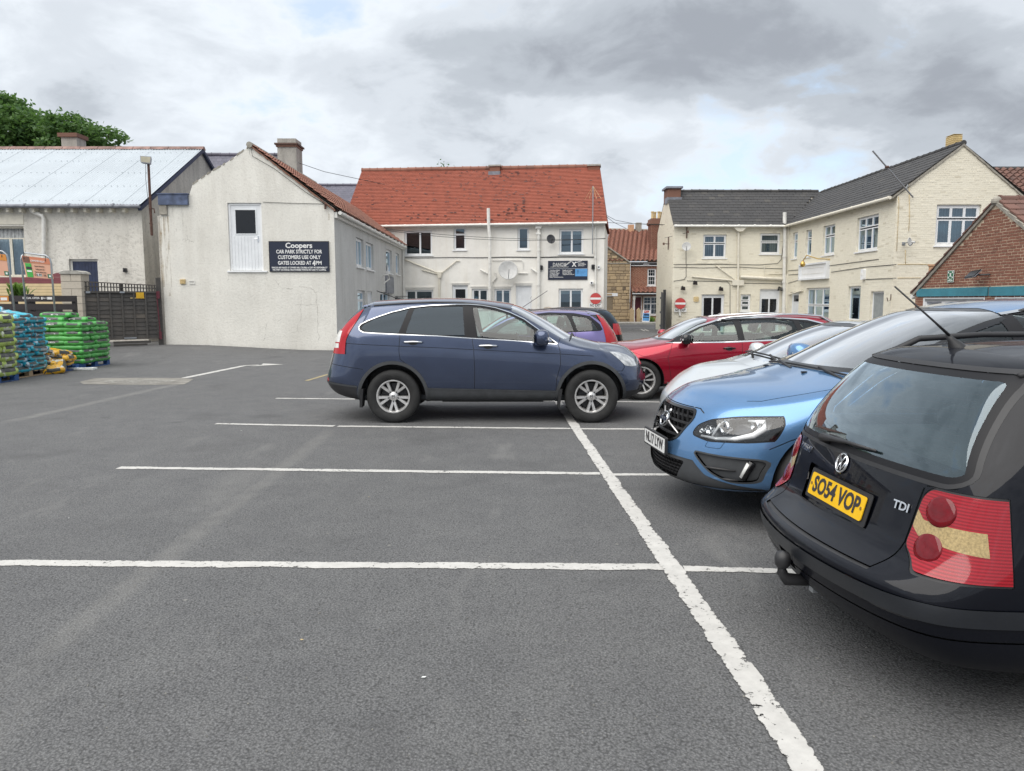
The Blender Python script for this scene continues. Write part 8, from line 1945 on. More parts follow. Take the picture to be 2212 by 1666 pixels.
 for k in range(8): a = k / 7; b.face([(-.30 + .02 * math.sin(k * 2), -.45 + a * .16, 1.46 - .3 * abs(a - .5)), (-.30 + .02 * math.sin(k * 2 + 1), -.43 + a * .16, 1.46 - .3 * abs(a + .14 - .5)), (-.16 + .03 * math.sin(k * 3), -.42 + a * .16, 1.06), (-.2, -.45 + a * .16, 1.06)])
 mk(th, 'hanging_coat', 'curtain', b)
 return th
t_ = NT('lens_mottled'); t_.base(t_.ramp(t_.noise(14, 3, .5), [(.35, (.30, .31, .32)), (.6, (.66, .67, .67))])); t_.set(roughness=.08, metallic=.35); t_.p.inputs['Coat Weight'].default_value = 1; M['lens_mottled'] = t_.m  # mottled grey gloss for the headlight covers
suv()
# ------------------------------------------------------------------ generic cars seen partly
def generic(name, label, P, paint_, loc, rz, sidewin, pillars=(), lamp_f=None, lamp_r=None, chrome=False, seams=(), screen=None, rscreen=None, wheelstyle='plain', rim=.20, tyre=None, extra=None, glassm='glass_green', seat='seat_cloth', handles=(), mirror=None, rglass='glass_green'):
 th = thing(name, label, 'car', loc, rz); sh = build_shell(P); S = side()
 if chrome: sh.cut(grow(sidewin, .022), 'y', 'chrome', S)
 sh.cut(sidewin, 'y', 'frame_black', S)
 for w_ in pillars: sh.cut(rounded(w_, .02), 'y', 'glass', S)
 for s_ in seams: sh.seam(s_, 'y', .006, S)
 sh.cut([(P['xr'] + .5, 0), (P['xf'] - .5, 0), (P['xf'] - .5, P['zb'] + .07), (P['xr'] + .5, P['zb'] + .07)], 'y', 'sill', lambda c, n: abs(c.y) > .5 and c.z < P['zb'] + .09)
 for x in P['axles']: sh.cut(circ(x, P['Rt'], P['arch'], 40), 'y', 'hole', lambda c, n: abs(c.y) > .44)
 if screen: sh.cut(grow(screen, .03), 'x', 'screen_edge', lambda c, n: n.x > .2 and P['xs'] - .02 < c.x < P['xc'] + .2 and c.z > P['hz1'] - .02); sh.cut(screen, 'x', 'glass_screen', lambda c, n: n.x > .2 and P['xs'] - .02 < c.x < P['xc'] + .2)
 if rscreen: sh.cut(rscreen, 'x', 'glass_back', lambda c, n: n.x < -.15 and c.z > P['bz1'] - .1)
 if lamp_f: sh.cut(lamp_f, 'y', 'head_lamp', lambda c, n: c.x > P['axles'][1] and abs(c.y) > .35)
 if lamp_r: sh.cut(lamp_r, 'y', 'tail_lamp', lambda c, n: c.x < P['axles'][0] and abs(c.y) > .42)
 if extra: extra(th, sh, P)
 liners(th, sh, P)
 for (x, z) in handles:
  for sg in (-1, 1): handle(th, sh, x, z, sg, paint_, .20, True)
 if mirror:
  for sg in (-1, 1): door_mirror(th, mirror[0], sg * (P['w'] * .97), mirror[1], sg, mirror[2], .95)
 spec = {'body': ('body', paint_, 0), 'chrome': ('window_surround', 'chrome', -.004), 'frame_black': ('window_frame', 'pillar_black', .003), 'glass': ('side_window', glassm, .007, 'each'), 'panel_gap': ('panel_gap', 'black_plastic', .007), 'sill': ('sill', 'black_plastic', 0), 'glass_screen': ('windscreen', 'glass_screen', .004), 'screen_edge': ('windscreen_surround', 'black_gloss', .002),
   'glass_back': ('rear_window', rglass, .006), 'head_lamp': ('headlight', 'lens_mottled', -.002, 'each'), 'tail_lamp': ('tail_lamp', 'lamp_red', -.004, 'each'), 'trim': ('trim', 'black_plastic', -.002), 'grille': ('grille', 'black_plastic', .02), 'trim_chrome': ('sill_trim', 'chrome', -.004)}
 if extra and 'spec' in P: spec.update(P['spec'])
 sh.split(th, spec)
 for x in P['axles']:
  for sg in (-1, 1): wheel(th, x, sg * (P['w'] - .125), tyre or P['Rt'], .205, rim, wheelstyle)
 interior(th, P, seat)
 if 'post' in P: P['post'](th, sh, P)
 return th
P = dict(w=.905, xf=2.28, xr=-2.42, zb=.20, Rt=.325, axles=(-1.42, 1.42), arch=.37, xc=.92, xs=.05, xe=-2.0, wr=.60, h=1.43, bz0=.93, bz1=1.0, hz0=.80, hz1=.98, zre=1.33, seatx=-.30, hip=.48, lev=3, creases=((3, -2.2, 1.6, .3), (4, -2.0, .7, .3)))
P['stations'] = std_stations(P); P['pr'] = [-2.22, -2.32, -2.32, -2.22, -2.12, -1.95, -1.82]; P['br'] = [.1, .1, .1, .1, .1, .1, .08]; P['pf'] = [1.98, 2.06, 2.05, 1.98, 1.88, 1.80, 1.74]; P['bf'] = [.2, .24, .24, .22, .2, .2, .18]
def ex_red(th, sh, P):
 sh.cut([(-1.0, .27), (1.0, .27), (1.0, .295), (-1.0, .295)], 'y', 'trim_chrome', side()); sh.seam([(1.1, .5), (1.2, .65), (1.6, .80), (2.0, .82)], 'y', .004, side(), 'panel_gap')
def post_red(th, sh, P):
 for sg in (-1, 1):
  pts = [sh.hit('z', x, sg * .55, 1)[0] + Vector((0, 0, .04 if -1.7 < x < .0 else .0)) for x in (-1.85, -1.6, -1.2, -.8, -.4, -.1, .12)]; b = MB(); b.tube(pts, .02, 6); mk(th, 'roof_rail', 'chrome', b, True)
P['post'] = post_red
sw_ = [(1.0, .945), (.75, 1.06), (.45, 1.20), (.15, 1.29), (-.2, 1.33), (-.8, 1.34), (-1.35, 1.305), (-1.72, 1.21), (-1.82, 1.12), (-1.6, 1.06), (-1.0, 1.01), (0, .965)]
pl_ = [[(.78, .975), (.62, 1.09), (.38, 1.205), (.1, 1.28), (-.12, 1.305), (-.16, .985)], [(-.26, .99), (-.24, 1.31), (-.8, 1.315), (-1.1, 1.30), (-1.18, 1.03)], [(-1.26, 1.035), (-1.2, 1.295), (-1.5, 1.24), (-1.68, 1.18), (-1.74, 1.12), (-1.6, 1.075)]]
generic('parked_car', 'dark red estate car with chrome roof rails facing left beyond the silver car', P, 'paint_red', (3.55, 13.12, 0), R(180), sw_, pl_, chrome=True, seams=[[(-.21, .97), (-.22, .6), (-.2, .28)], [(.92, .93), (1.0, .7), (.95, .4), (.92, .28)], [(-1.22, 1.02), (-1.15, .7), (-1.05, .55)]], screen=[(-.55, 1.35), (-.66, 1.0), (.66, 1.0), (.55, 1.35)], wheelstyle='ten', rim=.225, extra=ex_red, handles=((.0, .855), (-1.0, .88)), mirror=(.72, 1.0, 'paint_red'),
  lamp_f=[(1.75, .62), (2.0, .60), (2.3, .58), (2.3, .70), (2.05, .76), (1.8, .74)], lamp_r=[(-1.9, .9), (-1.9, .72), (-2.4, .72), (-2.4, .92)], seat='seat_pale')
P = dict(w=.90, xf=2.15, xr=-2.25, zb=.22, Rt=.32, axles=(-1.33, 1.33), arch=.37, xc=1.02, xs=-.02, xe=-1.6, wr=.60, h=1.47, bz0=.95, bz1=1.0, hz0=.80, hz1=1.02, zre=1.36, seatx=-.30, hip=.48, lev=3, creases=((4, -1.9, .8, .3),), crown=.05)
P['stations'] = std_stations(P); P['pr'] = [-2.05, -2.15, -2.14, -2.05, -1.98, -1.85, -1.72]; P['br'] = [.1] * 7; P['pf'] = [1.84, 1.92, 1.92, 1.85, 1.74, 1.66, 1.58]; P['bf'] = [.22, .26, .26, .24, .22, .2, .2]
def post_silver(th, sh, P):
 b = MB()
 for (y0, y1) in ((.62, -.05), (.05, -.60)):
  pts = [sh.hit('z', 1.04 + .10 * (1 - (y / .7) ** 2) - .02, y, 1)[0] + Vector((0, 0, .014)) for y in [y0 + (y1 - y0) * k / 8 for k in range(9)]]; b.tube(pts, .010, 5); b.tube([pts[0] + Vector((.06, 0, -.02)), pts[3] + Vector((0, 0, .008))], .014, 5)
 mk(th, 'wiper', 'black_plastic', b)
P['post'] = post_silver
generic('parked_car', 'silver car facing left between the red estate and the bright blue SUV', P, 'paint_silver', (3.80, 8.22, 0), R(180), [(1.05, .955), (.75, 1.08), (.4, 1.24), (.1, 1.33), (-.3, 1.38), (-.9, 1.375), (-1.4, 1.28), (-1.75, 1.1), (-1.6, 1.03), (-.8, 1.0), (0, .97)],
  [[(.8, .985), (.6, 1.12), (.3, 1.255), (.05, 1.32), (-.2, 1.345), (-.24, .995)], [(-.34, 1.0), (-.32, 1.35), (-.9, 1.34), (-1.25, 1.27), (-1.4, 1.07), (-1.1, 1.03)]], screen=[(-.57, 1.36), (-.70, 1.0), (.70, 1.0), (.57, 1.36)], seams=[[(-.29, .97), (-.28, .5), (-.25, .3)], [(1.05, .93), (1.1, .7), (1.0, .35)]], mirror=(.78, 1.02, 'paint_silver'),
  lamp_f=[(1.55, .66), (1.75, .64), (2.2, .56), (2.2, .66), (1.95, .73), (1.65, .745)])
P = dict(w=.86, xf=1.95, xr=-2.0, zb=.22, Rt=.31, axles=(-1.22, 1.25), arch=.36, xc=.90, xs=.0, xe=-1.58, wr=.60, h=1.475, bz0=.90, bz1=1.02, hz0=.74, hz1=.93, zre=1.37, seatx=-.30, hip=.52, lev=2)
P['stations'] = std_stations(P); P['pr'] = [-1.80, -1.90, -1.89, -1.82, -1.76, -1.62, -1.50]; P['br'] = [.1] * 7; P['pf'] = [1.66, 1.74, 1.74, 1.68, 1.58, 1.5, 1.42]; P['bf'] = [.2] * 7
def post_purple(th, sh, P):
 p = sh.hit('z', .12, 0, 1)[0]; b = MB(); b.tube([p, p + Vector((-.03, 0, .03))], .02, 6); b.tube([p + Vector((-.02, 0, .02)), p + Vector((-.62, 0, .42))], .006, 5); mk(th, 'aerial', 'trim_grey', b)
P['post'] = post_purple
generic('parked_car', 'light purple hatchback facing left behind the slate blue SUV with tall red tail lamp', P, 'paint_purple', (.22, 15.35, 0), R(180), [(.88, .94), (.6, 1.10), (.3, 1.25), (.0, 1.34), (-.5, 1.40), (-1.0, 1.385), (-1.3, 1.33), (-1.5, 1.17), (-1.55, 1.07), (-1.5, 1.045), (-1.0, 1.02), (0, .96)],
  [[(.55, .99), (.4, 1.12), (.15, 1.25), (-.05, 1.31), (-.08, .98)], [(-.24, .99), (-.2, 1.345), (-.6, 1.36), (-.85, 1.355), (-.98, 1.04)], [(-1.05, 1.045), (-.95, 1.34), (-1.22, 1.31), (-1.38, 1.2), (-1.46, 1.09), (-1.42, 1.06)]],
  seams=[[(-1.0, 1.02), (-1.02, .8), (-.85, .6), (-.8, .3)], [(-.16, .96), (-.15, .3)]], rscreen=[(-.55, 1.35), (-.62, 1.06), (.62, 1.06), (.55, 1.35)], screen=[(-.55, 1.36), (-.66, .95), (.66, .95), (.55, 1.36)],
  lamp_r=[(-1.44, 1.36), (-1.52, 1.36), (-1.66, 1.20), (-1.80, .98), (-1.88, .80), (-1.86, .72), (-1.62, .72), (-1.60, .90), (-1.56, 1.10), (-1.50, 1.25)])
P = dict(w=.88, xf=2.1, xr=-2.05, zb=.24, Rt=.33, axles=(-1.3, 1.3), arch=.38, xc=.95, xs=.05, xe=-1.6, wr=.60, h=1.50, bz0=.98, bz1=1.08, hz0=.85, hz1=1.0, zre=1.42, seatx=-.30, hip=.52, lev=2)
P['stations'] = std_stations(P); P['pr'] = [-1.85, -1.95, -1.94, -1.88, -1.84, -1.72, -1.6]; P['br'] = [.1] * 7; P['pf'] = [1.8, 1.88, 1.88, 1.82, 1.72, 1.64, 1.56]; P['bf'] = [.2] * 7
generic('parked_car', 'black car mostly hidden behind the light purple hatchback', P, 'paint_black', (.62, 18.0, 0), R(180), [(.95, 1.01), (.6, 1.16), (.2, 1.34), (-.2, 1.40), (-.9, 1.41), (-1.4, 1.34), (-1.6, 1.16), (-1.5, 1.1), (0, 1.03)],
  [[(.65, 1.05), (.3, 1.25), (-.05, 1.34), (-.1, 1.06)], [(-.2, 1.06), (-.18, 1.36), (-.85, 1.37), (-.95, 1.09)]], rscreen=[(-.55, 1.40), (-.62, 1.12), (.62, 1.12), (.55, 1.40)], rglass='glass_tint', lamp_r=[(-1.7, 1.1), (-1.7, .85), (-2.1, .85), (-2.1, 1.1)])
# ------------------------------------------------------------------ bright blue SUV, three-quarter front
def blue_suv():
 th = thing('parked_car', 'bright blue SUV with black grille and a silver slash badge facing the car park', 'car', (3.42, 6.17, 0), R(186.5))
 P = dict(w=.945, xf=2.30, xr=-2.34, zb=.26, Rt=.355, axles=(-1.44, 1.315), arch=.40, xc=.98, xs=.05, xe=-1.85, wr=.66, h=1.68, bz0=1.08, bz1=1.15, hz0=.86, hz1=1.07, zre=1.55, seatx=-.22, hip=.62, lev=3, flift=-.13, creases=((4, -2.0, .8, .3),), crown=.06)
 P['stations'] = std_stations(P); P['pr'] = [-2.12, -2.22, -2.22, -2.12, -2.04, -1.9, -1.8]; P['br'] = [.1] * 7
 P['pf'] = [1.99, 2.04, 2.02, 1.99, 1.92, 1.86, 1.80]; P['bf'] = [.30, .28, .27, .24, .22, .20, .18]; P['cw'] = (.82, .82); P['cd'] = (.11, .40)
 def over(Wt, Zt, W6, Z6, W5, Z5, top):
  Zt[0][-1] = (2.3, .15); Zt[1][-1] = (2.3, .235); Zt[2][:] = [(-2.3, .62), (0, .60), (1.6, .58), (2.3, .52)]; Zt[3][:] = [(-2.3, .95), (0, .92), (1.5, .79), (2.3, .67)]
  Zt[4][:] = [(-2.3, 1.15), (-1.4, 1.15), (.78, 1.07), (1.3, .96), (1.85, .835), (2.3, .77)]
  Z6[:] = [(-2.3, 1.50), (-1.85, 1.51), (-1.3, 1.585), (-.7, 1.60), (-.12, 1.545), (.3, 1.40), (.98, 1.065), (1.3, 1.01), (1.75, .92), (2.05, .84), (2.3, .79)]
  top[:] = [(x, z + (.06 if x < 1 else .05)) for x, z in Z6]
  for i, (x, z) in enumerate(Z5): a, b_ = lerp_tab(Zt[4], x), lerp_tab(Z6, x); Z5[i] = (x, a + (b_ - a) * .55)
 P['over'] = [over]; sh = build_shell(P); S = side(); F_ = front(.15)
 sw = [(1.02, 1.12), (.75, 1.25), (.4, 1.42), (.05, 1.49), (-.4, 1.56), (-1.1, 1.575), (-1.6, 1.50), (-1.85, 1.36), (-1.9, 1.25), (-1.2, 1.17), (0, 1.12)]
 sh.cut(grow(sw, .014), 'y', 'chrome', S); sh.cut(sw, 'y', 'frame_black', S)
 for w_ in ([(.70, 1.15), (.55, 1.29), (.25, 1.40), (-.1, 1.48), (-.14, 1.15)], [(-.24, 1.16), (-.22, 1.53), (-1.0, 1.54), (-1.12, 1.20)], [(-1.2, 1.21), (-1.1, 1.53), (-1.55, 1.46), (-1.75, 1.33), (-1.78, 1.27)]): sh.cut(rounded(w_, .02), 'y', 'glass', S)
 for s_ in ([(-.19, 1.12), (-.2, .7), (-.18, .35)], [(1.0, 1.05), (1.05, .8), (.95, .35)], [(-1.15, 1.17), (-1.1, .85), (-1.0, .7)]): sh.seam(s_, 'y', .006, S)
 sh.cut([(-1.9, 0), (1.1, 0), (1.1, .34), (-1.9, .34)], 'y', 'cladding', lambda c, n: abs(c.y) > .6 and -1.8 < c.x < 1.6)
 for x in P['axles']:
  sh.cut(circ(x, .355, P['arch'], 40), 'y', 'hole', lambda c, n: abs(c.y) > .46)
 cs = lambda c, n: n.x > .15 and -.15 < c.x < 1.22 and c.z > 1.09
 sh.cut([(-.64, 1.57), (-.77, 1.10), (.77, 1.10), (.64, 1.57)], 'x', 'screen_edge', cs); sh.cut([(-.60, 1.55), (-.73, 1.13), (.73, 1.13), (.60, 1.55)], 'x', 'glass_screen', cs)
 gr = rounded([(-.35, .80), (.35, .80), (.385, .75), (.29, .60), (.20, .565), (-.20, .565), (-.29, .60), (-.385, .75)], .035)
 sh.cut(grow(gr, .018), 'x', 'grille_rim', F_); sh.cut(gr, 'x', 'hole', F_)
 lg = rounded([(-.42, .435), (.42, .435), (.32, .29), (-.32, .29)], .03)
 hs = [(-.50, .46), (.50, .46), (.60, .37), (.80, .305), (.80, .285), (.36, .265), (-.36, .265), (-.80, .285), (-.80, .305), (-.60, .37)]; sh.cut(hs, 'x', 'lower_trim', front(.05)); sh.cut(lg, 'x', 'hole2', front(.05))
 for sg in (-1, 1):
  si = rounded([(sg * .50, .525), (sg * .86, .515), (sg * .82, .36), (sg * .74, .345), (sg * .64, .40)], .03)
  sh.cut(grow(si, .012), 'x', 'intake_rim', front(.02)); sh.cut(si, 'x', 'side_intake', front(.02))
  ws = rounded([(sg * .60, .635), (sg * .70, .635), (sg * .68, .575), (sg * .58, .575)], .015); sh.seam(ws + [ws[0]], 'x', .003, front(.05))
 hl = rounded([(1.42, .955), (1.55, .965), (1.75, .945), (1.95, .90), (2.10, .845), (2.16, .77), (2.12, .70), (1.95, .70), (1.80, .72), (1.62, .79)], .03)
 hlf = rounded([(.45, .65), (.47, .71), (.55, .76), (.70, .80), (.97, .835), (.97, .70), (.80, .645), (.60, .625)], .03)
 for sg in (-1, 1):
  pf = [(sg * a, b_) for a, b_ in hlf]
  sh.cut(grow(pf, .012), 'x', 'lamp_rim', lambda c, n: n.x > .02 and c.x > 1.42); sh.cut(pf, 'x', 'lamp_tmp', lambda c, n: n.x > .02 and c.x > 1.42)
 mk_ = rounded([(1.71, .66), (1.63, .79), (1.67, .90), (2.5, .95), (2.5, .5), (1.80, .60)], .06); rl = sh.bm.faces.layers.int['reg']
 sh.cut(mk_, 'y', 'head_lamp', lambda c, n: abs(c.y) > .3, only=['lamp_tmp']); sh.cut(grow(mk_, .012), 'y', 'lamp_rim2', lambda c, n: abs(c.y) > .3, only=['lamp_tmp', 'lamp_rim'])
 for f in sh.bm.faces:
  nm_ = sh.names[f[rl]]
  if nm_ in ('lamp_tmp', 'lamp_rim'): f[rl] = 0
  elif nm_ == 'lamp_rim2': f[rl] = sh.names.index('lamp_rim')
 sh.seam([(1.80, -.60), (1.72, -.66), (1.3, -.76), (1.0, -.80)], 'z', .006, lambda c, n: n.z > .2 and c.z > .8); sh.seam([(1.80, .60), (1.72, .66), (1.3, .76), (1.0, .80)], 'z', .006, lambda c, n: n.z > .2 and c.z > .8)
 sh.seam([(-.45, .80), (-.38, .825), (.38, .825), (.45, .80)], 'x', .006, front(.2)); sh.seam([(1.42, .74), (1.62, .66), (1.74, .60)], 'y', .006, S)
 liners(th, sh, P)
 def H(y, z): return sh.hit('x', y, z, 1)
 b = MB();
 for k in range(4):
  z = .60 + k * .05; wdt = .27 + (z - .6) * .55; pts = [H(y, z)[0] - Vector((.028, 0, 0)) for y in [(-1 + 2 * i / 14) * wdt for i in range(15)]]
  for p, q in zip(pts, pts[1:]): b.hexa([p + Vector((-.02, 0, -.011)), q + Vector((-.02, 0, -.011)), q + Vector((.0, 0, -.006)), p + Vector((.0, 0, -.006)), p + Vector((-.02, 0, .009)), q + Vector((-.02, 0, .009)), q + Vector((.0, 0, .006)), p + Vector((.0, 0, .006))])
 g_ = mk(th, 'grille', 'black_plastic', b)
 b = MB()
 for k in range(9): y = -.28 + k * .07; p = H(y, .70)[0].x - .045; zt = .795; zl = .58 + (max(0, abs(y) - .22)) * 1.2; b.box(p - .012, p, y - .004, y + .004, zl, zt)
 link('grille_bar', b.mesh('grille_bar', 'black_plastic'), g_, local=True)
 b = MB(); xb = H(0, .7)[0].x - .12; b.box(xb - .02, xb, -.34, .34, .24, .79); link('grille_back', b.mesh('grille_back', 'black_gloss'), g_, local=True)
 b = MB(); pts = [H(y, z)[0] - Vector((.012, 0, 0)) for y, z in ((.27 , .62), (.1, .673), (-.1, .733), (-.27, .78))]; b.tube(pts, .007, 6); link('slash_bar', b.mesh('slash_bar', 'alloy', True), g_, local=True)
 m = on_surface(sh, 'x', 0.0, .695, 1, .004); b = MB()
 for k in range(28): pass
 b.lathe([(.050, .0), (.052, .008), (.060, .010), (.063, .003), (.063, -.02)], 36, m); b.tube([m @ Vector((.045, .045, .01)), m @ Vector((.085, .085, .01))], .007, 5); b.prism([(.055, .09), (.09, .09), (.09, .055)], .012, m); badge = mk(th, 'badge', 'chrome', b, True)
 b = MB(); b.box(-.062, .062, -.015, .015, .006, .014, m); link('badge_band', b.mesh('badge_band', 'sign_navy'), badge, local=True); me = text_mesh('VOLVO', .022, 'chrome', .0008, .001); me.transform(m @ Matrix.Translation((0, 0, .0155))); link('lettering', me, badge, local=True)
 pm = on_surface(sh, 'x', 0, .515, 1, .018); pm = frame(pm.translation + Vector((.012, 0, -.0)), (0, 1, 0), (0, 0, 1)); b = MB(); b.prism(rrect(-.275, .275, -.068, .068, .01), .02, Matrix.Translation((-.018, 0, 0)) @ pm); mk(th, 'plate_holder', 'black_plastic', b); plate(th, pm, 'NL17 LYW', 'plate_white')
 b = MB();
 for r in range(7):
  for c in range(-9, 10):
   y = c * .046 + (.023 if r % 2 else 0); z = .275 + r * .026
   if not inpoly(y, z, lg): continue
   p = H(y, z)[0].x - .03; hx = [(y + .0245 * math.cos(R(60 * k + 30)), z + .0165 * math.sin(R(60 * k + 30))) for k in range(6)]
   for k in range(3): (y0, z0), (y1, z1) = hx[k], hx[k + 1]; b.hexa([(p - .02, y0, z0 - .003), (p, y0, z0 - .003), (p, y1, z1 - .003), (p - .02, y1, z1 - .003), (p - .02, y0, z0 + .003), (p, y0, z0 + .003), (p, y1, z1 + .003), (p - .02, y1, z1 + .003)])
 mk(th, 'lower_grille', 'black_plastic', b)
 for sg in (-1, 1):
  hp = lambda y, z: sh.hit('x', sg * y, z, 1)
  bowl = MB(); cc = [(.455, .65), (.48, .715), (.56, .752), (.70, .788), (.82, .805), (.835, .70), (.78, .655), (.60, .635)]
  pb = [hp(y, z)[0] - hp(y, z)[1] * .075 for y, z in cc]; bowl.face(pb);
  po = [hp(y, z)[0] - hp(y, z)[1] * .004 for y, z in cc]
  for k in range(len(cc)): k2 = (k + 1) % len(cc); bowl.face([po[k], po[k2], pb[k2], pb[k]])
  hb = mk(th, 'headlight_housing', 'lamp_inner', bowl)
  for (y, z, r, mt, ins) in ((.555, .705, .036, 'chrome', .04), (.655, .735, .052, 'chrome', .04), (.655, .735, .036, 'black_gloss', .027), (.78, .77, .045, 'chrome', .045), (.50, .69, .02, 'chrome', .035)):
   p, n = hp(y, z); mm_ = Matrix.Translation(p - n * ins) @ Vector((1, sg * .15, 0)).to_track_quat('Z', 'Y').to_matrix().to_4x4(); rb = MB()
   if mt == 'chrome': rb.lathe([(r * .55, .0), (r * .7, .010), (r * .88, .020), (r, .022), (r * 1.06, .012), (r * 1.08, -.02)], 24, mm_)
   else: rb.lathe([(.001, .024), (r * .5, .021), (r * .85, .010), (r, -.005)], 24, mm_)
   link('reflector' if mt == 'chrome' else 'projector', rb.mesh('reflector', mt if mt == 'chrome' else 'lens_dark', True), hb, local=True)
  st = MB(); pts = [hp(y, z)[0] - hp(y, z)[1] * .012 for y, z in ((.52, .648), (.64, .645), (.74, .658), (.80, .69), (.82, .74), (.80, .785), (.74, .79))]; st.tube(pts, .011, 6, True, [.008, .013, .018, .024, .028, .022, .008]); link('light_strip', st.mesh('light_strip', 'upvc', True), hb, local=True)
  st = MB(); pts = [hp(y, z)[0] - hp(y, z)[1] * .02 for y, z in ((.53, .745), (.60, .78), (.72, .81))]; st.tube(pts, .006, 6); link('light_strip', st.mesh('light_strip', 'chrome', True), hb, local=True)
  st = MB(); p0, p1 = hp(.595, .66), hp(.605, .76); st.tube([p0[0] - p0[1] * .03, p1[0] - p1[1] * .03], .010, 6); link('light_strip', st.mesh('light_strip', 'upvc', True), hb, local=True)
  st = MB(); p0, p1 = hp(.775, .385), hp(.805, .49); st.tube([p0[0] - Vector((.01, 0, 0)), p1[0] - Vector((.01, 0, 0))], .02, 8); dl = mk(th, 'running_light', 'lamp_clear', st, True)
  st = MB(); p0, p1 = hp(.772, .375), hp(.81, .502); st.tube([p0[0] - Vector((.02, 0, 0)), p1[0] - Vector((.02, 0, 0))], .028, 8); link('light_bezel', st.mesh('light_bezel', 'black_gloss', True), dl, local=True)
  st = MB()
  for z in (.43, .36):
   y0 = .56 if z > .4 else .64; pts = [hp(y, z)[0] - Vector((.006, 0, 0)) for y in (y0, y0 + .08, .76)]; st.tube(pts, .010, 6, True, [.004, .010, .006])
  mk(th, 'intake_fin', 'black_plastic', st, True)
 for sg in (-1, 1):
  pts = [sh.hit('z', x, sg * .585, 1)[0] + Vector((0, 0, .022 if -1.5 < x < -.35 else -.004)) for x in (-1.75, -1.45, -1.1, -.75, -.45, -.3)]; b = MB(); b.tube(pts, .015, 6); mk(th, 'roof_rail', 'black_plastic', b, True)
  door_mirror(th, .56, sg * .92, 1.12, sg, 'paint_blue', 1.05)
 for x in (-.0, -.98):
  for sg in (-1, 1): handle(th, sh, x - .02, .98, sg, 'paint_blue', .22)
 b = MB(); # washer jets and wipers
 for y in (-.35, .30): p = sh.hit('z', 1.22, y, 1)[0]; b.box(p.x - .02, p.x + .02, y - .012, y + .012, p.z, p.z + .012)
 mk(th, 'washer_jet', 'black_plastic', b)
 b = MB()
 for (y0, y1) in ((.66, .02), (.05, -.62)):
  pts = [sh.hit('z', 1.02 + .13 * (1 - (y / .75) ** 2), y, 1)[0] + Vector((0, 0, .012)) for y in [y0 + (y1 - y0) * k / 8 for k in range(9)]]; b.tube(pts, .009, 5); b.tube([pts[0] + Vector((.05, 0, -.03)), pts[4] + Vector((0, 0, .012))], .012, 5)
 mk(th, 'wiper', 'black_plastic', b)
 b = MB(); p = (.86, .42, 1.12); b.face([(.70, .30, 1.125), (.80, .32, 1.118), (.78, .55, 1.118), (.68, .52, 1.125)]); mk(th, 'paper_ticket', 'paper', b)
 sh.split(th, {'body': ('body', 'paint_blue', 0), 'chrome': ('window_surround', 'chrome', -.004), 'frame_black': ('window_frame', 'pillar_black', .003), 'glass': ('side_window', 'glass_green', .007, 'each'), 'panel_gap': ('panel_gap', 'black_plastic', .008), 'cladding': ('sill_cladding', 'trim_grey', 0), 'screen_edge': ('windscreen_surround', 'black_gloss', .002), 'glass_screen': ('windscreen', 'glass_screen', .004),
                  'grille_rim': ('grille_surround', 'black_gloss', -.004), 'lower_trim': ('lower_trim', 'trim_grey', .004), 'hole2': ('lower_grille_back', 'black_gloss', .055), 'intake_rim': ('intake_rim', 'trim_grey', .0, 'each'), 'side_intake': ('side_intake', 'trim_grey', .022, 'each'), 'lamp_rim': ('headlight_rim', 'black_gloss', .002, 'each'), 'head_lamp': ('headlight', 'lens', .001, 'each')})
 for x in P['axles']:
  for sg in (-1, 1): wheel(th, x, sg * .81, .36, .235, .23, 'five')
 interior(th, P)
 b = MB(); b.box(-1.6, 1.6, -.6, .6, .22, .29); mk(th, 'underbody', 'black_plastic', b)
simple('lamp_inner', (.10, .10, .105), .25, .5, vary=.3, scale=20); simple('lens_dark', (.03, .035, .045), .03)
blue_suv()
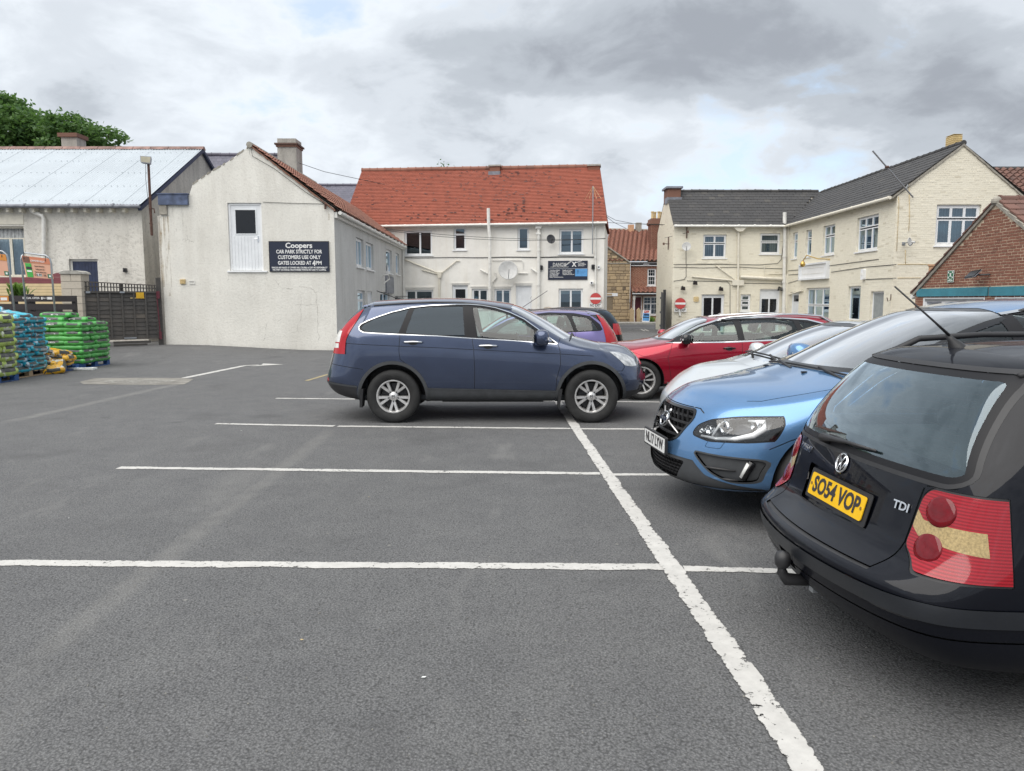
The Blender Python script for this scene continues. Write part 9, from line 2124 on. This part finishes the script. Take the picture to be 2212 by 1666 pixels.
# ------------------------------------------------------------------ black estate, rear three-quarter, nearest
def black_estate():
 th = thing('parked_car', 'black estate car nearest the camera with yellow rear plate and tow ball', 'car', (3.78, 3.60, 0), R(3.0))
 P = dict(w=.875, xf=2.25, xr=-2.40, zb=.17, Rt=.315, axles=(-1.37, 1.33), arch=.365, xc=.95, xs=.10, xe=-1.95, wr=.635, h=1.455, bz0=.92, bz1=.97, hz0=.76, hz1=.95, zre=1.385, seatx=-.25, hip=.50, lev=3, rlift=.06, creases=((4, -2.1, .8, .35),), rcrease=((2, .6), (3, .35)), crown=.04, bowr=-.05)
 P['stations'] = std_stations(P)
 P['pr'] = [-2.14, -2.29, -2.32, -2.19, -2.12, -1.975, -1.84]; P['br'] = [.14, .15, .16, .10, .09, .08, .07]; P['cw'] = (.92, .80); P['cd'] = (.05, .20)
 P['pf'] = [1.92, 2.0, 2.0, 1.95, 1.86, 1.8, 1.74]; P['bf'] = [.2] * 7
 def over(Wt, Zt, W6, Z6, W5, Z5, top):
  Zt[0][0] = (-2.4, .19); Zt[1][0] = (-2.4, .32); Zt[2][:] = [(-2.4, .525), (-1.9, .53), (0, .52), (2.25, .48)]; Zt[3][:] = [(-2.4, .575), (-2.15, .60), (-1.6, .74), (0, .78), (2.2, .64)]
  Zt[4][:] = [(-2.4, .965), (-1.5, .965), (.75, .92), (1.3, .84), (2.0, .73), (2.25, .70)]
  for i, (x, z) in enumerate(Z5): a, b_ = lerp_tab(Zt[4], x), lerp_tab(Z6, x); Z5[i] = (x, a + (b_ - a) * .55)
 P['over'] = [over]; sh = build_shell(P); S = side(); B_ = rear(.08)
 sw = [(.98, .945), (.7, 1.09), (.4, 1.25), (.12, 1.34), (-.4, 1.385), (-1.2, 1.38), (-1.50, 1.34), (-1.70, 1.22), (-1.88, 1.02), (-1.88, .985), (-1.7, .982), (0, .965)]
 sh.cut(grow(sw, .012), 'y', 'chrome', S); sh.cut(sw, 'y', 'frame_black', S)
 for w_ in ([(.70, .985), (.5, 1.13), (.25, 1.26), (.0, 1.33), (-.14, 1.335), (-.16, .985)], [(-.26, .985), (-.24, 1.345), (-1.0, 1.345), (-1.06, .995)], [(-1.16, .998), (-1.12, 1.345), (-1.45, 1.31), (-1.64, 1.18), (-1.80, 1.02)]): sh.cut(rounded(w_, .02), 'y', 'glass', S)
 for s_ in ([(-.21, .96), (-.22, .6), (-.2, .3)], [(.98, .93), (1.0, .7), (.95, .3)], [(-1.11, .98), (-1.05, .75), (-.98, .6)]): sh.seam(s_, 'y', .006, S)
 for x in P['axles']: sh.cut(circ(x, .315, P['arch'], 40), 'y', 'hole', lambda c, n: abs(c.y) > .44)
 tg = rounded([(-.575, 1.335), (.575, 1.335), (.71, .95), (.65, .915), (-.65, .915), (-.71, .95)], .05)
 rc = lambda c, n: n.x < -.08 and c.z > .8
 sh.cut(grow(tg, .018), 'x', 'gasket', rc); sh.cut(tg, 'x', 'glass_border', rc); sh.cut(grow(tg, -.028), 'x', 'glass_back', rc)
 for sg in (-1, 1):
  lp = rounded([(sg * .555, .655), (sg * .565, .85), (sg * .59, .885), (sg * .99, .89), (sg * .99, .585), (sg * .66, .58)], .02)
  lc = lambda c, n: (c.x < -1.80 and c.y * sg > .45)
  sh.cut(grow(lp, .010), 'x', 'lamp_gap', lc); sh.cut(lp, 'x', 'tail_lamp', lc)
  cy = rounded([(sg * .56, .80), (sg * .60, .765), (sg * .845, .765), (sg * .845, .675), (sg * .60, .70), (sg * .56, .73)], .008); sh.cut(cy, 'x', 'tail_amber', lc, only=['tail_lamp'])
  sh.cut([(-2.06, .5), (-1.6, .5), (-1.6, .93), (-2.06, .93)], 'y', 'tail_lamp', lambda c, n: c.y * sg > .45, only=['tail_amber'])
  for zc_ in (.812, .668):
   p, n = sh.hit('x', sg * .655, zc_, -1); rr_ = .062; b = MB(); b.lathe([(.001, .010), (rr_ * .35, .0095), (rr_ * .65, .008), (rr_ * .88, .0055), (rr_ * .98, .002), (rr_, -.004)], 32, Matrix.Translation(p + n * .003) @ n.to_track_quat('Z', 'Y').to_matrix().to_4x4()); tl_ = mk(th, 'tail_lamp_dome', 'lamp_red_dark', b, True)
  sh.cut([(-1.99, .5), (-1.6, .5), (-1.6, .93), (-1.99, .93)], 'y', 'body', lambda c, n: c.y * sg > .45, only=['tail_lamp', 'lamp_gap', 'tail_amber'])
  sh.seam([(-1.99, .58), (-1.99, .89)], 'y', .012, lambda c, n: c.y * sg > .5, 'lamp_gap')
 if 0:
  rl = sh.bm.faces.layers.int['reg']
  for f in sh.bm.faces:
   c = f.calc_center_median()
   if c.x < -1.8 and -.78 < c.y < -.58 and .67 < c.z < .86: print('FACE', sh.names[f[rl]], [round(a, 3) for a in c], round(f.calc_area() * 1e4, 2), len(f.verts))
 rs = lambda c, n: n.x < -.05
 sh.seam([(-.52, .545), (-.545, .66), (-.55, .88)], 'x', .008, rs); sh.seam([(.52, .545), (.545, .66), (.55, .88)], 'x', .008, rs); sh.seam([(-.52, .545), (.52, .545)], 'x', .010, rs)
 sh.seam([(-.56, .892), (-.68, .905)], 'x', .005, rs); sh.seam([(.56, .892), (.68, .905)], 'x', .005, rs)
 sh.cut([(-1, .42), (1, .42), (1, .49), (-1, .49)], 'x', 'bumper_strip', lambda c, n: c.x < -1.9 and .3 < c.z < .6)
 sh.seam([(-1, .362), (1, .362)], 'x', .008, lambda c, n: c.x < -1.9); sh.cut([(-2.6, .422), (-1.75, .422), (-1.75, .49), (-2.6, .49)], 'y', 'bumper_strip', lambda c, n: abs(c.y) > .5)
 pr_ = rounded([(-.33, .80), (.33, .80), (.315, .625), (-.315, .625)], .02); sh.cut(pr_, 'x', 'plate_recess', rs)
 sh.cut([(.015, .42), (.20, .42), (.16, .335), (.03, .335)], 'x', 'tow_flap', rs)
 sh.seam([(-1.90, -.52), (-1.90, .52)], 'z', .006, lambda c, n: n.z > .3 and c.z > 1.3); sh.seam([(-1.82, .56), (-1.5, .57), (0, .58)], 'z', .006, lambda c, n: n.z > .3 and c.z > 1.3); sh.seam([(-1.82, -.56), (-1.5, -.57), (0, -.58)], 'z', .006, lambda c, n: n.z > .3 and c.z > 1.3)
 sh.cut([(-.60, 1.36), (-.68, .98), (.68, .98), (.60, 1.36)], 'x', 'glass_screen', lambda c, n: n.x > .2 and .1 < c.x < 1.15 and c.z > .97)
 liners(th, sh, P)
 def H(y, z): return sh.hit('x', y, z, -1)
 def rmat(y, z, off): p, n = H(y, z); n = Vector((n.x, 0, n.z)).normalized(); return frame(p + n * off, (0, -1, 0), n.cross(Vector((0, -1, 0))))
 pm = rmat(.0, .713, -.012); plate(th, pm, 'SO54 VOP', 'plate_yellow')
 b = MB(); pl = MB(); m = rmat(0, .713, -.02); pl.prism(rrect(-.29, .29, -.075, .075, .012), .004, m); mk(th, 'plate_backing', 'black_plastic', pl)
 m = rmat(0, .862, .006); b = MB(); b.lathe([(.040, 0), (.042, .006), (.047, .008), (.050, .0)], 36, m); r = .0055
 for pts in (((-.024, .036), (-.001, .004), (.0, .004)), ((.024, .036), (.001, .004), (.0, .004)), ((-.042, .014), (-.018, -.036), (-.002, .0)), ((.042, .014), (.018, -.036), (.002, .0))): b.tube([m @ Vector((p[0], p[1], .005)) for p in pts], .0042, 5)
 bd = mk(th, 'badge', 'chrome', b, True); c = MB(); c.lathe([(.001, .001), (.042, .001)], 30, m); link('badge_field', c.mesh('badge_field', 'black_gloss'), bd, local=True)
 for s_, y, z, h, w_ in (('TDI', -.475, .785, .036, .09), ('PASSAT', .44, .85, .034, .17)):
  me = text_mesh(s_, h * 1.35, 'chrome', .0015, .0012); xs = [v.co.x for v in me.vertices]; me.transform(Matrix.Diagonal((w_ / (max(xs) - min(xs)), 1, 1, 1))); p, n = H(y, z); x_ = Vector((0, 0, 1)).cross(n); me.transform(frame(p + n * .005, x_, n.cross(x_))); link('lettering', me, th, local=True)
 P_ = [H(y, z) for y, z in [(.20 - .42 * k / 8, .957 + .004 * math.sin(k)) for k in range(9)]]; b = MB(); b.tube([p + n * .014 for p, n in P_], .007, 5); p, n = H(.22, .935); b.tube([p - n * .01, p + n * .04], .024, 12); q = P_[4][0] + P_[4][1] * .03; b.tube([p + n * .04, (p + n * .045).lerp(q, .5), q, P_[8][0] + P_[8][1] * .012], .012, 6, True, [.020, .014, .009, .005]); mk(th, 'rear_wiper', 'black_plastic', b, True)
 b = MB()
 for k in range(13):
  z = 1.02 + k * .026; w_ = .60 - (z - .98) * .28; pts = [(lambda h: h[0] + h[1] * -.008)(H(y, z)) for y in (-w_, -w_ * .5, 0, w_ * .5, w_)]; b.tube(pts, .0007, 3)
 mk(th, 'heater_line', 'rust', b)
 for sg in (-1, 1):
  pts = [sh.hit('z', x, sg * .545, 1)[0] + Vector((0, 0, .05 if -1.62 < x < .0 else .0)) for x in (-1.80, -1.68, -1.55, -1.2, -.8, -.4, -.02, .1, .18)]; b = MB(); b.tube(pts, .017, 8, True, [.012, .02, .017, .016, .016, .016, .018, .018, .01]); mk(th, 'roof_rail', 'black_plastic', b, True)
 p = sh.hit('z', -1.70, -.0, 1)[0]; b = MB(); b.lathe([(.038, -.01), (.032, .012), (.016, .045), (.011, .075), (.001, .078)], 14, Matrix.Translation(p) @ Matrix.Rotation(R(-34), 4, 'Y') @ Matrix.Rotation(R(-8), 4, 'X')); d = Matrix.Rotation(R(-50), 4, 'Y') @ Vector((0, 0, 1)); q = p + (Matrix.Rotation(R(-34), 4, 'Y') @ Vector((0, 0, .07)))
 b.tube([q, q + d * .10 + Vector((0, 0, .0)), q + d * .33 + Vector((0, .04, .015))], .004, 6, True, [.0075, .005, .004]); mk(th, 'roof_aerial', 'black_plastic', b, True)
 px, py = -2.40, .0; b = MB(); b.tube([(-2.05, py, .30), (px + .10, py, .285), (px - .0, py, .30)], .022, 8, True, [.03, .022, .02]); tb = mk(th, 'tow_bar', 'rust', b, True)
 b = MB(); b.tube([(px + .10, py, .285), (px - .07, py, .30), (px - .09, py, .335), (px - .09, py, .38)], .026, 10, True, [.024, .03, .026, .02]); b.lathe([(.026, -.045), (.036, -.03), (.037, 0), (.030, .026), (.001, .036)], 16, Matrix.Translation((px - .09, py, .405))); link('tow_ball', b.mesh('tow_ball', 'black_plastic', True), tb, local=True)
 b = MB(); b.box(px + .06, px + .16, py - .055, py + .06, .315, .325); b.box(px + .055, px + .09, py - .02, py + .02, .235, .315); link('tow_bracket', b.mesh('tow_bracket', 'steel'), tb, local=True)
 b = MB(); b.box(px + .08, px + .14, py + .07, py + .13, .27, .33); link('tow_socket', b.mesh('tow_socket', 'black_plastic'), tb, local=True)
 for sg in (-1, 1): door_mirror(th, .72, sg * .86, 1.0, sg, 'paint_black', 1.0)
 for x in (.0, -.95):
  for sg in (-1, 1): handle(th, sh, x - .03, .86, sg, 'paint_black', .2)
 b = MB(); b.box(-1.95, -1.15, -.60, .60, .93, .945); mk(th, 'parcel_shelf', 'seat_cloth', b)
 sh.split(th, {'body': ('body', 'paint_black', 0), 'chrome': ('window_surround', 'chrome', -.003), 'frame_black': ('window_frame', 'pillar_black', .003), 'glass': ('side_window', 'glass_green', .007, 'each'), 'panel_gap': ('panel_gap', 'black_plastic', .009), 'gasket': ('window_gasket', 'black_plastic', -.001, 'each'), 'glass_border': ('tailgate_glass_border', 'pillar_black', .003, 'each'), 'glass_back': ('tailgate_glass', 'glass_back', .003),
                  'lamp_gap': ('lamp_gasket', 'black_plastic', .004, 'each'), 'tail_lamp': ('tail_lamp', 'lamp_ribbed', -.004, 'each'), 'tail_amber': ('tail_lamp_lens', 'lamp_amber', -.0045, 'each'), 'tail_round': ('tail_lamp_lens', 'lamp_red_dark', -.010, 'each'), 'bumper_strip': ('bumper_strip', 'trim_black', -.007), 'plate_recess': ('plate_recess', 'paint_black', .022), 'tow_flap': ('tow_opening', 'black_plastic', .02), 'glass_screen': ('windscreen', 'glass_screen', .004)})
 for x in P['axles']:
  for sg in (-1, 1): wheel(th, x, sg * .755, .315, .205, .20, 'five')
 interior(th, P); b = MB(); b.box(-2.0, 1.9, -.62, .62, .18, .24); mk(th, 'underbody', 'black_plastic', b)
simple('trim_black', (.012, .014, .018), .45, vary=.2)
glass('glass_back', (.70, .82, .84), 1.5, .10, (.13, .20, .22), (.80, .92, 1.0))
black_estate()
